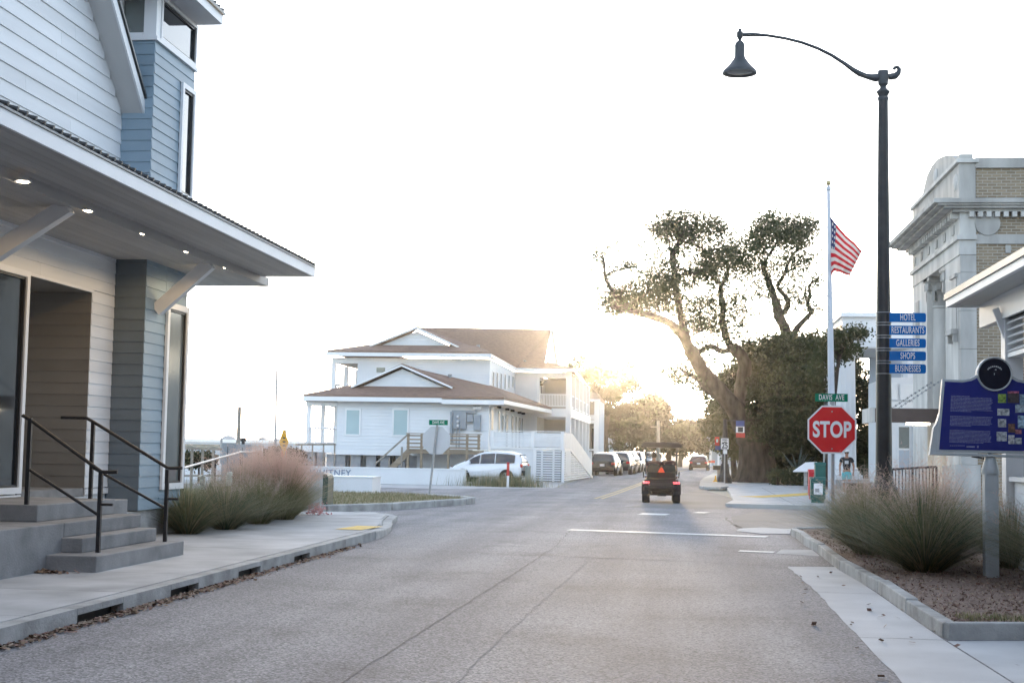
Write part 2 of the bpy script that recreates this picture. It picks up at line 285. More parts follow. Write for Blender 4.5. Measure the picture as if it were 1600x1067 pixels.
class MB:
    """collects boxes, prisms, tubes, lathes; build() makes ONE mesh object (world coordinates, re-based on the parent's place)"""
    def __init__(s): s.v = []; s.f = []; s.mi = []
    def add(s, vs, fs, mi=0):
        b = len(s.v); s.v.extend([tuple(map(float, p)) for p in vs]); s.f.extend([tuple(i + b for i in f) for f in fs]); s.mi.extend([mi] * len(fs)); return s
    def box(s, x0, x1, y0, y1, z0, z1, mi=0):
        return s.add([(x0, y0, z0), (x1, y0, z0), (x1, y1, z0), (x0, y1, z0), (x0, y0, z1), (x1, y0, z1), (x1, y1, z1), (x0, y1, z1)],
                     [(0, 3, 2, 1), (4, 5, 6, 7), (0, 1, 5, 4), (1, 2, 6, 5), (2, 3, 7, 6), (3, 0, 4, 7)], mi)
    def cbox(s, c, d, rz=0.0, mi=0):
        c = Vector(c); R = Matrix.Rotation(rz, 3, 'Z')
        vs = [c + R @ Vector((sx * d[0] / 2, sy * d[1] / 2, sz * d[2] / 2)) for sz in (-1, 1) for sy, sx in ((-1, -1), (-1, 1), (1, 1), (1, -1))]
        return s.add(vs, [(0, 3, 2, 1), (4, 5, 6, 7), (0, 1, 5, 4), (1, 2, 6, 5), (2, 3, 7, 6), (3, 0, 4, 7)], mi)
    def beam(s, a, b, w, h, mi=0, up=(0, 0, 1)):
        a = Vector(a); b = Vector(b); d = (b - a).normalized(); sd = d.cross(Vector(up))
        if sd.length < 1e-4: sd = Vector((1, 0, 0))
        sd.normalize(); u2 = sd.cross(d).normalized()
        vs = [p + sd * (i * w / 2) + u2 * (j * h / 2) for p in (a, b) for i, j in ((-1, -1), (1, -1), (1, 1), (-1, 1))]
        return s.add(vs, [(0, 1, 2, 3), (7, 6, 5, 4), (0, 4, 5, 1), (1, 5, 6, 2), (2, 6, 7, 3), (3, 7, 4, 0)], mi)
    def prism(s, poly, vec, mi=0):
        n = len(poly); vec = Vector(vec)
        vs = [Vector(p) for p in poly] + [Vector(p) + vec for p in poly]
        return s.add(vs, [tuple(range(n))[::-1], tuple(range(n, 2 * n))] + [(i, (i + 1) % n, n + (i + 1) % n, n + i) for i in range(n)], mi)
    def tube(s, pts, rad, n=8, mi=0, cap=True):
        pts = [Vector(p) for p in pts]; m = len(pts)
        rad = [rad] * m if not hasattr(rad, '__len__') else list(rad)
        vs = []; last = None
        for i, p in enumerate(pts):
            d = (pts[min(i + 1, m - 1)] - pts[max(i - 1, 0)]).normalized()
            if last is None:
                a = d.cross(Vector((0, 0, 1)));  a = a if a.length > 1e-3 else Vector((1, 0, 0))
            else: a = last - d * last.dot(d)
            a.normalize(); last = a; b = d.cross(a)
            vs += [p + (a * math.cos(t) + b * math.sin(t)) * rad[i] for t in [2 * math.pi * k / n for k in range(n)]]
        fs = [(i * n + k, i * n + (k + 1) % n, (i + 1) * n + (k + 1) % n, (i + 1) * n + k) for i in range(m - 1) for k in range(n)]
        if cap: fs += [tuple(range(n))[::-1], tuple(range((m - 1) * n, m * n))]
        return s.add(vs, fs, mi)
    def lathe(s, c, prof, n=20, mi=0, axis='Z', cap=True):
        vs = []
        for r, h in prof:
            for k in range(n):
                t = 2 * math.pi * k / n; q = (r * math.cos(t), r * math.sin(t), h)
                if axis == 'X': q = (q[2], q[0], q[1])
                if axis == 'Y': q = (q[0], q[2], q[1])
                vs.append((c[0] + q[0], c[1] + q[1], c[2] + q[2]))
        m = len(prof)
        fs = [(i * n + k, i * n + (k + 1) % n, (i + 1) * n + (k + 1) % n, (i + 1) * n + k) for i in range(m - 1) for k in range(n)]
        if cap: fs += [tuple(range(n))[::-1], tuple(range((m - 1) * n, m * n))]
        return s.add(vs, fs, mi)
    def ball(s, c, r, n=12, mi=0, sc=(1, 1, 1)):
        m = n // 2 + 1; vs = []
        for i in range(1, m):
            a = math.pi * i / m
            vs += [(c[0] + r * sc[0] * math.sin(a) * math.cos(2 * math.pi * k / n), c[1] + r * sc[1] * math.sin(a) * math.sin(2 * math.pi * k / n), c[2] + r * sc[2] * math.cos(a)) for k in range(n)]
        b = len(vs); vs += [(c[0], c[1], c[2] + r * sc[2]), (c[0], c[1], c[2] - r * sc[2])]
        fs = [(i * n + k, (i + 1) * n + k, (i + 1) * n + (k + 1) % n, i * n + (k + 1) % n) for i in range(m - 2) for k in range(n)]
        fs += [(b, k, (k + 1) % n) for k in range(n)] + [(b + 1, (m - 2) * n + (k + 1) % n, (m - 2) * n + k) for k in range(n)]
        return s.add(vs, fs, mi)
    def build(s, name, mats, parent=None, smooth=False, kind=None, bevel=0.0, label=None, local=False):
        me = bpy.data.meshes.new(name)
        off = wloc(parent) if (parent is not None and not local) else Vector((0, 0, 0))
        me.from_pydata([(v[0] - off.x, v[1] - off.y, v[2] - off.z) for v in s.v], [], s.f)
        mats = mats if isinstance(mats, (list, tuple)) else [mats]
        for m in mats: me.materials.append(M[m] if isinstance(m, str) else m)
        if len(mats) > 1: me.polygons.foreach_set("material_index", s.mi)
        bm = bmesh.new(); bm.from_mesh(me); bmesh.ops.recalc_face_normals(bm, faces=bm.faces); bm.to_mesh(me); bm.free()
        if smooth:
            me.polygons.foreach_set("use_smooth", [True] * len(me.polygons))
            try: me.set_sharp_from_angle(angle=math.radians(38))
            except Exception: pass
        me.update()
        o = link(name, me, parent, kind)
        if bevel:
            b = o.modifiers.new("bevel", 'BEVEL'); b.width = bevel; b.segments = 2; b.limit_method = 'ANGLE'
        if label: o["label"] = label
        return o
def B(name, mats, parent, *bx, **k):
    m = MB(); m.box(*bx); return m.build(name, mats, parent, **k)

_unit = {}
def unit_box(matname, lap=False):
    """a shared 1 x 1 x 1 piece centred on its base; lap = clapboard that leans out at the bottom"""
    key = (matname, lap)
    if key not in _unit:
        m = MB(); m.box(-.5, .5, -.5, .5, 0, 1)
        me = bpy.data.meshes.new("piece"); me.from_pydata(m.v, [], m.f); me.materials.append(M[matname]); _unit[key] = me
    return _unit[key]
def piece(name, matname, parent, c, size, rot=(0, 0, 0)):
    """one countable piece (board, slab, slat): shared mesh, own object; c = centre of the base"""
    o = link(name, unit_box(matname), parent)
    o.location = Vector(c) - (wloc(parent) if parent is not None else Vector((0, 0, 0))); o.scale = size; o.rotation_euler = rot
    return o
def text(body, name, matname, parent, loc, size, rz=0.0, rx=math.pi / 2, sx=1.0, bold=0.0, ext=0.004, spacing=1.0):
    cu = bpy.data.curves.new(name, 'FONT'); cu.body = body; cu.size = size; cu.align_x = 'CENTER'; cu.align_y = 'CENTER'
    cu.extrude = ext; cu.offset = bold; cu.space_character = spacing; cu.materials.append(M[matname])
    o = link(name, cu, parent); o.location = Vector(loc) - (wloc(parent) if parent is not None else Vector((0, 0, 0)))
    o.rotation_euler = (rx, 0, rz); o.scale = (sx, 1, 1)
    return o
def npmesh(name, V, F, mats, parent=None, mi=None, kind=None, label=None, smooth=False):
    """fast mesh from arrays; F is an (n, 3 or 4) index array"""
    off = np.array(wloc(parent)) if parent is not None else np.zeros(3)
    V = np.asarray(V, dtype=np.float32) - off.astype(np.float32); F = np.asarray(F, dtype=np.int32); k = F.shape[1]
    me = bpy.data.meshes.new(name); me.vertices.add(len(V)); me.vertices.foreach_set("co", V.ravel())
    me.loops.add(F.size); me.loops.foreach_set("vertex_index", F.ravel())
    me.polygons.add(len(F)); me.polygons.foreach_set("loop_start", np.arange(0, F.size, k, dtype=np.int32))
    for m in (mats if isinstance(mats, (list, tuple)) else [mats]): me.materials.append(M[m])
    if mi is not None: me.polygons.foreach_set("material_index", np.asarray(mi, dtype=np.int32))
    if smooth: me.polygons.foreach_set("use_smooth", np.ones(len(F), dtype=bool))
    me.update(calc_edges=True); me.validate()
    o = link(name, me, parent, kind)
    if label: o["label"] = label
    return o
def copy_tree(o, parent=None):
    c = o.copy(); COL.objects.link(c); c.parent = parent
    for ch in [x for x in bpy.data.objects if x.parent is o]: copy_tree(ch, c)
    return c
# ================================================================ ground, road, kerbs
def sheet(name, poly, z, m, parent=None, kind="structure", thick=0.0):
    b = MB()
    if thick: b.prism([(x, y, z - thick) for x, y in poly], (0, 0, thick))
    else: b.add([(x, y, z) for x, y in poly], [tuple(range(len(poly)))])
    return b.build(name, m, parent, kind=kind)
sheet("ground", [(-1500, -40), (1500, -40), (1500, 3000), (-1500, 3000)], -0.03, "ground")
sheet("lot_pavement", [(-60, 32), (-5.0, 32), (-5.3, 62), (-6.2, 90), (-6.2, 140), (-60, 140)], -0.012, "concrete_pale")
road = sheet("road", [(-5.25, -20), (9, -20), (9, 8.0), (4, 30), (60, 33), (60, 43.6), (4.3, 43.6), (2.0, 43.2), (1.45, 47), (1.4, 66), (1.5, 84),
              (2.6, 112), (4.4, 150), (7.0, 190), (16, 320), (4, 320), (-1.6, 190), (-3.6, 150), (-4.9, 112), (-6.0, 95), (-5.4, 76), (-5.3, 62),
              (-9.5, 57.5), (-40, 56.5), (-40, 33.0), (-7, 32.5), (-5.25, 24)], 0.0, "asphalt")
def strip(name, pts, w, m, z=0.004, jit=0.0, parent=None, taper=True):
    pts = [Vector((p[0], p[1], 0)) for p in pts]; out = []
    for a, b2 in zip(pts[:-1], pts[1:]):
        n = max(1, int((b2 - a).length / 0.25)) if jit else 1
        out += [a.lerp(b2, i / n) for i in range(n)]
    out.append(pts[-1]); vs = []
    for i, p in enumerate(out):
        d = (out[min(i + 1, len(out) - 1)] - out[max(i - 1, 0)]).normalized(); nrm = Vector((-d.y, d.x, 0))
        q = p + nrm * random.uniform(-jit, jit); ww = w * (random.uniform(.5, 1.3) if jit else 1) / 2
        vs += [(q.x + nrm.x * ww, q.y + nrm.y * ww, z), (q.x - nrm.x * ww, q.y - nrm.y * ww, z)]
    b = MB(); b.add(vs, [(2 * i, 2 * i + 1, 2 * i + 3, 2 * i + 2) for i in range(len(out) - 1)])
    return b.build(name, m, parent)
# cracks and joints in the old surface
strip("road_crack", [(-2.28, 8), (-2.22, 12), (-2.12, 17), (-2.04, 21.6)], 0.016, "crack", jit=.012, parent=road)
strip("road_crack", [(-2.04, 21.6), (-2.02, 24), (-2.12, 28.8)], 0.014, "crack", jit=.02, parent=road)
strip("road_crack", [(-5.2, 22.6), (-2, 21.9), (0.2, 21.5), (1.3, 21.2)], 0.045, "crack", jit=.03, parent=road)
strip("road_crack", [(-5.2, 12.6), (-3.4, 12.35), (-1.6, 12.0), (-.6, 12.05)], 0.012, "crack_faint", jit=.03, parent=road)
strip("road_crack", [(-1.5, 9), (-1.46, 13), (-1.35, 18), (-1.28, 21)], 0.010, "crack_faint", jit=.02, parent=road)
strip("road_crack", [(-4.3, 19.6), (-3.4, 17.6), (-3.0, 16.4)], 0.012, "crack_faint", jit=.04, parent=road)
strip("road_crack", [(-7, 39.6), (-3, 39.3), (0, 38.4), (2, 38.2)], 0.05, "crack_faint", jit=.04, parent=road)
strip("road_crack", [(1.25, 36.6), (1.3, 33), (1.5, 31)], 0.06, "crack", jit=.04, parent=road)
# darker re-laid asphalt in the mouth of the side street
sheet("asphalt_patch", [(1.3, 31.3), (30, 33.0), (30, 43.0), (4.3, 42.6), (2.2, 40.6), (1.4, 37)], 0.004, "asphalt_old", kind="structure")
sheet("asphalt_patch", [(-1.6, 41.6), (1.5, 42.2), (2.4, 49.5), (1.35, 62), (1.2, 66), (.3, 58), (-.2, 48)], 0.004, "asphalt_old", kind="structure")
strip("stop_line", [(-2.17, 29.25), (1.78, 28.45)], 0.42, "paint_white", z=0.008, parent=road)
strip("crosswalk_bar", [(-.93, 37.7), (-.2, 37.6)], 0.95, "paint_white", z=0.008, parent=road)
strip("crosswalk_bar", [(.52, 39.4), (.86, 39.3)], 0.7, "paint_white", z=0.008, parent=road)
strip("stop_line", [(1.05, 24.1), (1.62, 24.0)], 0.30, "paint_white", z=0.008, parent=road)
strip("center_line", [(-2.75, 49), (-2.4, 58), (-1.6, 84), (-.3, 120), (2.6, 170)], 0.11, "paint_yellow", z=0.008, parent=road)
strip("center_line", [(-2.53, 49), (-2.18, 58), (-1.38, 84), (-.08, 120), (2.82, 170)], 0.11, "paint_yellow", z=0.008, parent=road)
# right-hand concrete gutter in slabs, apron at the foot of the planting bed
for poly in ([(1.6, 6), (2.5, 6), (2.36, 13.05), (1.63, 13.05)], [(1.63, 13.07), (2.36, 13.07), (2.36, 17.2), (1.66, 17.2)], [(1.66, 17.22), (2.36, 17.22), (2.34, 21.2), (1.61, 21.0)],
             [(2.52, 6), (9, 6), (9, 14.6), (3.1, 13.2), (2.38, 13.0)]):
    rag = []                                                  # broken edge where the asphalt laps the concrete
    for p_, q_ in zip(poly, poly[1:] + poly[:1]):
        m_ = 14 if p_[0] < 1.7 and q_[0] < 1.7 else 1
        for i in range(m_): rag.append((p_[0] + (q_[0] - p_[0]) * i / m_ + (random.uniform(-.014, .010) if m_ > 1 and i else 0), p_[1] + (q_[1] - p_[1]) * i / m_))
    sheet("gutter_slab", rag, 0.004, "concrete_gutter", kind="structure")
sheet("gutter_patch", [(1.62, 23.7), (2.3, 23.4), (2.32, 24.9), (1.8, 24.8)], 0.004, "concrete", kind="structure")
sheet("ramp_pad", [(1.25, 30.3), (1.7, 29.5), (2.3, 29.6), (2.5, 31.6), (1.9, 32.0), (1.4, 31.4)], 0.010, "concrete_pale", kind="structure")
# concrete forecourt on the far side of the side street, with its rolled kerbs
fc = sheet("forecourt_pavement", [(1.5, 44.2), (4.3, 44.2), (60, 44.6), (60, 140), (5.2, 140), (3.6, 112), (2.6, 84), (2.3, 66), (2.1, 56), (1.9, 48)], 0.10, "concrete_pale", thick=.13)
strip("kerb_paint", [(2.6, 51.4), (3.6, 53.2), (5.3, 57.6), (5.9, 59)], 1.0, "kerb_yellow", z=0.106, parent=fc)
for a, b2 in (((1.5, 47.3), (9, 48.2)), ((3.6, 44.3), (3.9, 66)), ((6.4, 44.3), (6.6, 60))):
    strip("pavement_joint", [a, b2], 0.03, "crack_faint", z=0.104, parent=fc)
isl = MB()                                                    # kerbed nose beside the far lane
isl.prism([(1.06, 66, 0), (1.35, 64.4, 0), (2.0, 64.2, 0), (2.4, 66, 0), (2.6, 84, 0), (3.4, 108, 0), (2.7, 108, 0), (1.75, 90, 0), (1.3, 78, 0)], (0, 0, .15))
isl.build("kerb_nose", "concrete_kerb", kind="structure", bevel=.03)

# ---------------------------------------------------------------- left pavement: slabs and kerb stones
pav = sheet("pavement", [(-14, -12), (-5.42, -12), (-5.42, 24.9), (-5.7, 27.5), (-6.1, 29.5), (-6.35, 31.3), (-6.75, 31.95), (-7.4, 32.1), (-14, 32.1)], 0.115, "concrete", thick=.14)
ys = [0, 4.4, 8.2, 11.6, 13.7, 15.8, 17.9, 20.0, 22.1, 24.2]
for a, b2 in zip(ys[:-1], ys[1:]):
    piece("paving_slab", "concrete_pale", pav, (-7.16, (a + b2) / 2, 0.116), (3.42, b2 - a - .012, 0.02))
MB().prism([(-8.86, 24.21, .116), (-5.45, 24.21, .116), (-5.46, 25, .116), (-5.72, 27.5, .116), (-6.12, 29.4, .116), (-8.86, 29.4, .116)], (0, 0, .018)).build("paving_slab", "concrete_pale", pav)
MB().prism([(-8.86, 29.42, .116), (-6.12, 29.42, .116), (-6.38, 31.2, .116), (-6.78, 31.9, .116), (-7.4, 32.05, .116), (-8.86, 32.05, .116)], (0, 0, .018)).build("paving_slab", "concrete_pale", pav)
strip("tactile_strip", [(-6.0, 25.75), (-5.5, 25.7)], 1.3, "kerb_yellow", z=0.142, parent=pav)
kerb = link("kerb", None, None, "structure"); kerb["kind"] = "structure"
drains = [tuple(XP(u, v, -5.22)[1] for u, v in pr) for pr in (((121, 968), (192, 955)), ((267, 929), (310, 918)), ((373, 897), (407, 890)), ((460, 872), (484, 868)))]
edges = [-10, -4, 2, 5, 7.5, 9.3]
edge = 9.3
for d0, d1 in drains:
    n = max(1, round((d0 - edge) / 2.1)); st = (d0 - edge) / n
    for i in range(n): piece("kerb_stone", "concrete_kerb", kerb, (-5.30, edge + st * (i + .5), -.02), (.16, st - .012, .166))
    piece("drain_lintel", "concrete_kerb", kerb, (-5.30, (d0 + d1) / 2, .088), (.16, d1 - d0, .058))
    piece("drain_recess", "black", kerb, (-5.36, (d0 + d1) / 2, -.02), (.05, d1 - d0, .106))
    edge = d1
for a, b2 in list(zip(edges[:-1], edges[1:])) + [(edge, (edge + 24.6) / 2), ((edge + 24.6) / 2, 24.6)]:
    piece("kerb_stone", "concrete_kerb", kerb, (-5.30, (a + b2) / 2, -.02), (.16, b2 - a - .012, .166))
cv = [(-5.30, 24.62, .13), (-5.40, 26, .10), (-5.62, 27.6, .07), (-5.98, 29.4, .07), (-6.22, 31.2, .09), (-6.62, 31.95, .11), (-7.3, 32.14, .13)]
for a, b2 in zip(cv[:-1], cv[1:]):
    MB().beam((a[0], a[1], a[2] - .07), (b2[0], b2[1], b2[2] - .07), .2, .18).build("kerb_stone", "concrete_kerb", kerb, bevel=.02)
strip("pavement_crack", [(-7.6, 30.2), (-6.9, 30.1), (-6.5, 31.2)], .05, "crack", z=.146, jit=.01, parent=pav)

# island with dry grass behind the left pavement
ik = [(-9.6, 33.9), (-8.6, 34.6), (-7.4, 36.6), (-6.75, 39.2), (-6.15, 41.2), (-6.1, 42.6), (-6.6, 43.8), (-7.8, 44.9)]
island = MB().prism([(x, y, -.02) for x, y in ik] + [(-12, 46.6, -.02), (-24, 47.5, -.02), (-24, 34.5, -.02)], (0, 0, .15)).build("grass_island", "lawn", kind="structure")
kb = link("island_kerb", None, None, "structure")
for a, b2 in zip(ik[:-1], ik[1:]):
    n = max(1, int((Vector(b2) - Vector(a)).length / 1.6))
    for i in range(n):
        p = Vector(a).lerp(Vector(b2), i / n); q = Vector(a).lerp(Vector(b2), (i + .985) / n)
        MB().beam((p.x, p.y, .07), (q.x, q.y, .07), .24, .22).build("kerb_stone", "concrete_kerb", kb, bevel=.03)

# ---------------------------------------------------------------- right planting bed
bedpoly = [(2.5, 13.25), (3.15, 13.42), (9, 14.75), (9, 31.6), (3.2, 30.2), (2.45, 29.4), (2.48, 22), (2.52, 15)]
bed = MB().prism([(x, y, 0) for x, y in bedpoly], (0, 0, .12)).build("planting_bed", "soil", kind="structure")
bk = link("bed_kerb", None, None, "structure")
seg = [(2.44, 13.2), (2.43, 15.2), (2.45, 17.4), (2.40, 19.2), (2.36, 20.6), (2.38, 22.6), (2.41, 24.2), (2.36, 26.2), (2.39, 28.2), (2.37, 29.3)]
for a, b2 in zip(seg[:-1], seg[1:]):
    t = random.uniform(-.012, .008)
    MB().beam((a[0], a[1] + .02, .065 + t), (b2[0], b2[1] - .01, .065 + t), .13, .17).build("kerb_stone", "concrete_kerb", bk, bevel=.015)
for a, b2 in (((2.40, 13.16), (4.6, 13.66)), ((4.62, 13.66), (6.9, 14.18)), ((6.92, 14.18), (9, 14.66)), ((2.4, 29.45), (3.3, 30.3)), ((3.32, 30.3), (6.0, 30.9)), ((6.02, 30.9), (9, 31.6))):
    MB().beam((a[0], a[1], .065), (b2[0], b2[1], .065), .13, .17).build("kerb_stone", "concrete_kerb", bk, bevel=.015)

def scatter(name, n, where, size, matname, zf, parent=None, label=None, aspect=.45, curl=.4):
    """loose chips or dry leaves lying about: one mesh of small bent flakes"""
    pts = np.array([where() for _ in range(n)]); sz = RNG.uniform(.6, 1.4, n) * size; an = RNG.uniform(0, 6.28, n)
    c, s_ = np.cos(an), np.sin(an); V = np.zeros((n, 4, 3)); t1 = RNG.normal(0, curl, n); t2 = RNG.normal(0, curl, n)
    for k, (i, j) in enumerate(((-1, -1), (1, -1), (1, 1), (-1, 1))):
        x = i * sz / 2; y = j * sz * aspect / 2
        V[:, k, 0] = pts[:, 0] + c * x - s_ * y; V[:, k, 1] = pts[:, 1] + s_ * x + c * y
        V[:, k, 2] = zf(pts) + sz * .32 + x * t1 * .6 + y * t2
    F = np.arange(4 * n).reshape(n, 4); mi = RNG.integers(0, len(matname), n) if isinstance(matname, (list, tuple)) else None
    return npmesh(name, V.reshape(-1, 3), F, matname, parent, mi, kind="stuff", label=label)
def in_bed():
    while True:
        x, y = random.uniform(2.5, 7), 13.4 + 16 * random.random() ** 1.5
        if y > 13.3 + (x - 2.5) * .235: return (x, y, 0)
scatter("mulch", 15000, in_bed, .034, ["mulch1", "mulch2", "soil"], lambda p: .118, label="brown pine straw mulch covering the planting bed on the right", aspect=.25, curl=.8)
def in_gutter():
    d0 = random.choice([9.5, 10.4, 11.2, 12, 12.8, 13.4, 14.2, 15, 15.6, 16.4, 17.2, 19, 20.5, 22])
    return (-5.215 + abs(random.gauss(0, .075)), d0 + random.gauss(0, .55), 0)
scatter("leaf_litter", 2600, in_gutter, .038, ["leaf_litter", "mulch2", "mulch1"], lambda p: .004, label="dry brown leaves gathered along the kerb on the left", aspect=.6)
scatter("fallen_leaves", 60, lambda: (random.uniform(1.2, 3.2), random.uniform(9.5, 20), 0), .045, ["leaf_litter", "mulch1"], lambda p: .006, label="a few dry leaves lying on the pale gutter on the right", aspect=.6)
scatter("leaf_heap", 110, lambda: (-7.02 + random.gauss(0, .12), 15.42 + random.gauss(0, .06), 0), .05, ["leaf_litter", "mulch1"], lambda p: .134, label="small heap of dry leaves in the corner beside the concrete steps", aspect=.6)

# ================================================================ white shop on the left
W = -8.86; TX = -8.35; TY = 21.53; TE = 23.42
shop = thing("clapboard_shop", "white and blue-grey clapboard shop with deep lit porch roof and corner tower", "building", (-10, 16, 0.1))
wc_ = MB(); wc_.box(-14, W - .03, -25, 18.46, .1, 12.0); wc_.box(-14, W - .03, 20.73, TY, .1, 12.0); wc_.box(-14, W - .03, 18.461, 20.729, 3.94, 12.0); wc_.box(-14, W - .03, 18.461, 20.729, .1, .79); wc_.box(-14, -10.45, 18.461, 20.729, .791, 3.939); wc_.build("wall_core", "white_trim", shop)
core = MB()
core.box(-12, TX - .03, TY + .02, TE - .02, .56, 8.02); core.build("tower_core", "blue_board", shop)
B("foundation", "concrete_kerb", shop, -12, TX - .06, TY - .5, TE - .04, .1, .545)
def course_x(x, y0, y1, z0, z1, pitch, m, parent, ymax=None):      # boards facing the street
    z = z0
    while z < z1 - .02:
        h = min(pitch, z1 - z) + .012; e = ymax(z + h) if ymax else y1
        if e - y0 > .1:
            cuts = [y0]
            while e - cuts[-1] > 3.7: cuts.append(cuts[-1] + random.uniform(1.5, 3.6))
            cuts.append(e)
            for ca, cb in zip(cuts[:-1], cuts[1:]): piece("siding_board", m, parent, (x + .004 + random.uniform(-.001, .001), (ca + cb) / 2, z), (.018, cb - ca - .004, h), (0, -.075, 0))
        z += pitch
def course_y(y, x0, x1, z0, z1, pitch, m, parent):                 # boards facing the camera
    z = z0
    while z < z1 - .02:
        piece("siding_board", m, parent, ((x0 + x1) / 2, y - .004, z), (x1 - x0, .018, min(pitch, z1 - z) + .012), (-.075, 0, 0)); z += pitch
PT = .176
course_x(W, 20.66, TY, .92, 3.90, PT, "white_board", shop)
course_x(W, 8, TY, 3.92, 4.62, PT, "white_board", shop)
course_x(W, 8, TY, 5.2, 11.5, .231, "white_board", shop, ymax=lambda z: min(TY, 21.53 - max(0, z - 6.85) / .97 + .15))
course_y(TY, W, TX, .56, 4.5, PT, "blue_board_shaded", shop)
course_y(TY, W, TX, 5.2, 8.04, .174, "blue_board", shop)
course_x(TX, TY, 22.42, .56, 4.5, PT, "blue_board", shop)
course_x(TX, 22.42, TE, .56, .86, .15, "blue_board", shop)
course_x(TX, 22.42, TE, 3.93, 4.5, PT, "blue_board", shop)
course_x(TX, TY, 22.74, 4.9, 7.68, .174, "blue_board", shop)
course_x(TX, 22.74, TE, 4.9, 5.74, .174, "blue_board", shop)
course_x(TX, TY, TE, 7.68, 8.04, .174, "blue_board", shop)
def window_x(parent, x, y0, y1, z0, z1, fw=.07, fm="white_trim", pm="glass", inner=True, deep=.05):
    """window in a street-facing wall: frame > pane (and a dark inner sash)"""
    f = MB()
    for b_ in ((x, x + .045, y0, y1, z0, z0 + fw), (x, x + .045, y0, y1, z1 - fw, z1), (x, x + .045, y0, y0 + fw, z0 + fw, z1 - fw), (x, x + .045, y1 - fw, y1, z0 + fw, z1 - fw)): f.box(*b_)
    fr = f.build("window_frame", fm, parent)
    if inner:
        g = MB(); w2 = .035
        for b_ in ((x - .03, x + .02, y0 + fw, y1 - fw, z0 + fw, z0 + fw + w2), (x - .03, x + .02, y0 + fw, y1 - fw, z1 - fw - w2, z1 - fw), (x - .03, x + .02, y0 + fw, y0 + fw + w2, z0 + fw + w2, z1 - fw - w2), (x - .03, x + .02, y1 - fw - w2, y1 - fw, z0 + fw + w2, z1 - fw - w2)): g.box(*b_)
        g.build("sash", "frame_dark", fr)
    B("pane", pm, fr, x - deep, x - .012, y0 + fw - .02, y1 - fw + .02, z0 + fw - .02, z1 - fw + .02)
    return fr
window_x(shop, TX + .012, 22.42, 23.44, .86, 3.93, fw=.10, pm="glass_pale")
window_x(shop, TX + .012, 22.74, 23.40, 5.74, 7.68, fw=.085)
window_x(shop, W + .012, 12.6, 18.47, .90, 3.92, fw=.085, pm="glass")
MB().box(W + .0, W + .05, -20, 18.47, .2, .88).build("skirt_board", "white_trim", shop)
B("skirt_board", "white_trim", shop, W, W + .022, 20.66, TY, .82, .905)
# recessed doorway
rec = MB(); rec.box(-10.4, W - .012, 18.50, 20.66, .80, .92); rec.build("door_sill", "concrete_step", shop)
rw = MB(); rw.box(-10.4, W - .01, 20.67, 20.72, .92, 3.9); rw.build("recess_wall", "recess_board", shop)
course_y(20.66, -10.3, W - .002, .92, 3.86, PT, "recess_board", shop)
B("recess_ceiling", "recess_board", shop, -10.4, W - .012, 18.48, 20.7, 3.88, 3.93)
B("door_trim", "white_trim", shop, W, W + .03, 18.47, 20.66, 3.875, 3.915)
# tower head: corner glazing under a wide eave
B("corner_post", "white_trim", shop, TX - .19, TX + .02, TY - .02, TY + .17, 8.10, 8.86)
B("sill_board", "white_trim", shop, -11, TX + .05, TY - .05, TE + .03, 8.035, 8.10)
window_x(shop, TX - .01, TY + .18, TE, 8.10, 8.84, fw=.06)
fr = MB()
for b_ in ((-8.9, TX - .2, TY - .01, TY + .03, 8.10, 8.17), (-8.9, TX - .2, TY - .01, TY + .03, 8.80, 8.86), (-9.0, -8.9, TY - .01, TY + .03, 8.1, 8.86)): fr.box(*b_)
sfr = fr.build("window_frame", "white_trim", shop); B("pane", "glass_pale", sfr, -8.9, TX - .2, TY + .05, TY + .08, 8.15, 8.82)
B("tower_head", "white_trim", shop, -11, TX - .25, TY + .1, TE - .1, 8.1, 8.86)
ev = G(345, 38, 8.88)
tr = MB(); tr.box(-12, ev[0], TY - .9, ev[1], 8.87, 8.90); tr.build("tower_soffit", "white_trim", shop)
B("tower_fascia", "white_trim", shop, ev[0], ev[0] + .03, TY - .9, ev[1] + .02, 8.87, 9.03)
B("tower_fascia", "white_trim", shop, -12, ev[0] - .002, ev[1], ev[1] + .025, 8.87, 9.03)
rf = MB().prism([(ev[0] + .07, TY - .95, 9.03), (-12, TY - .95, 10.2), (-12, TY - .95, 10.25), (ev[0] + .07, TY - .95, 9.08)], (0, ev[1] - TY + 1.0, 0)).build("tower_roof", "metal_roof", shop)
for i in range(16):
    y = TY - .9 + i * .21
    if y < ev[1]: MB().beam((ev[0] + .075, y, 9.10), (-12, y, 10.27), .03, .045).build("roof_seam", "metal_roof", rf)
# gable rake over the upper white wall
ro = P(221, 155, 21.45)
rk = MB()
def rz(y): return 6.90 + (21.53 - y) * .97
rk.prism([(W - .2, 21.62, rz(21.62) - .05), (W - .2, 16.0, rz(16.0) - .05), (W - .2, 16.0, rz(16.0) + .16), (W - .2, 21.80, rz(21.80) + .16)], (ro[0] - W + .2, 0, 0))
rk.build("gable_soffit", "soffit", shop)
rb = MB(); rb.prism([(ro[0], 21.62, rz(21.62) - .055), (ro[0], 16.0, rz(16.0) - .055), (ro[0], 16.0, rz(16.0) + .15), (ro[0], 21.82, rz(21.82) + .15)], (.03, 0, 0)); rb.build("rake_board", "white_trim", shop)
rm = MB(); rm.prism([(-14, 21.86, rz(21.82) + .15), (-14, 16.0, rz(16.0) + .165), (-14, 16.0, rz(16.0) + .21), (-14, 21.86, rz(21.82) + .20)], (14 + ro[0] + .06, 0, 0)); rm.build("gable_roof", "metal_roof", shop)
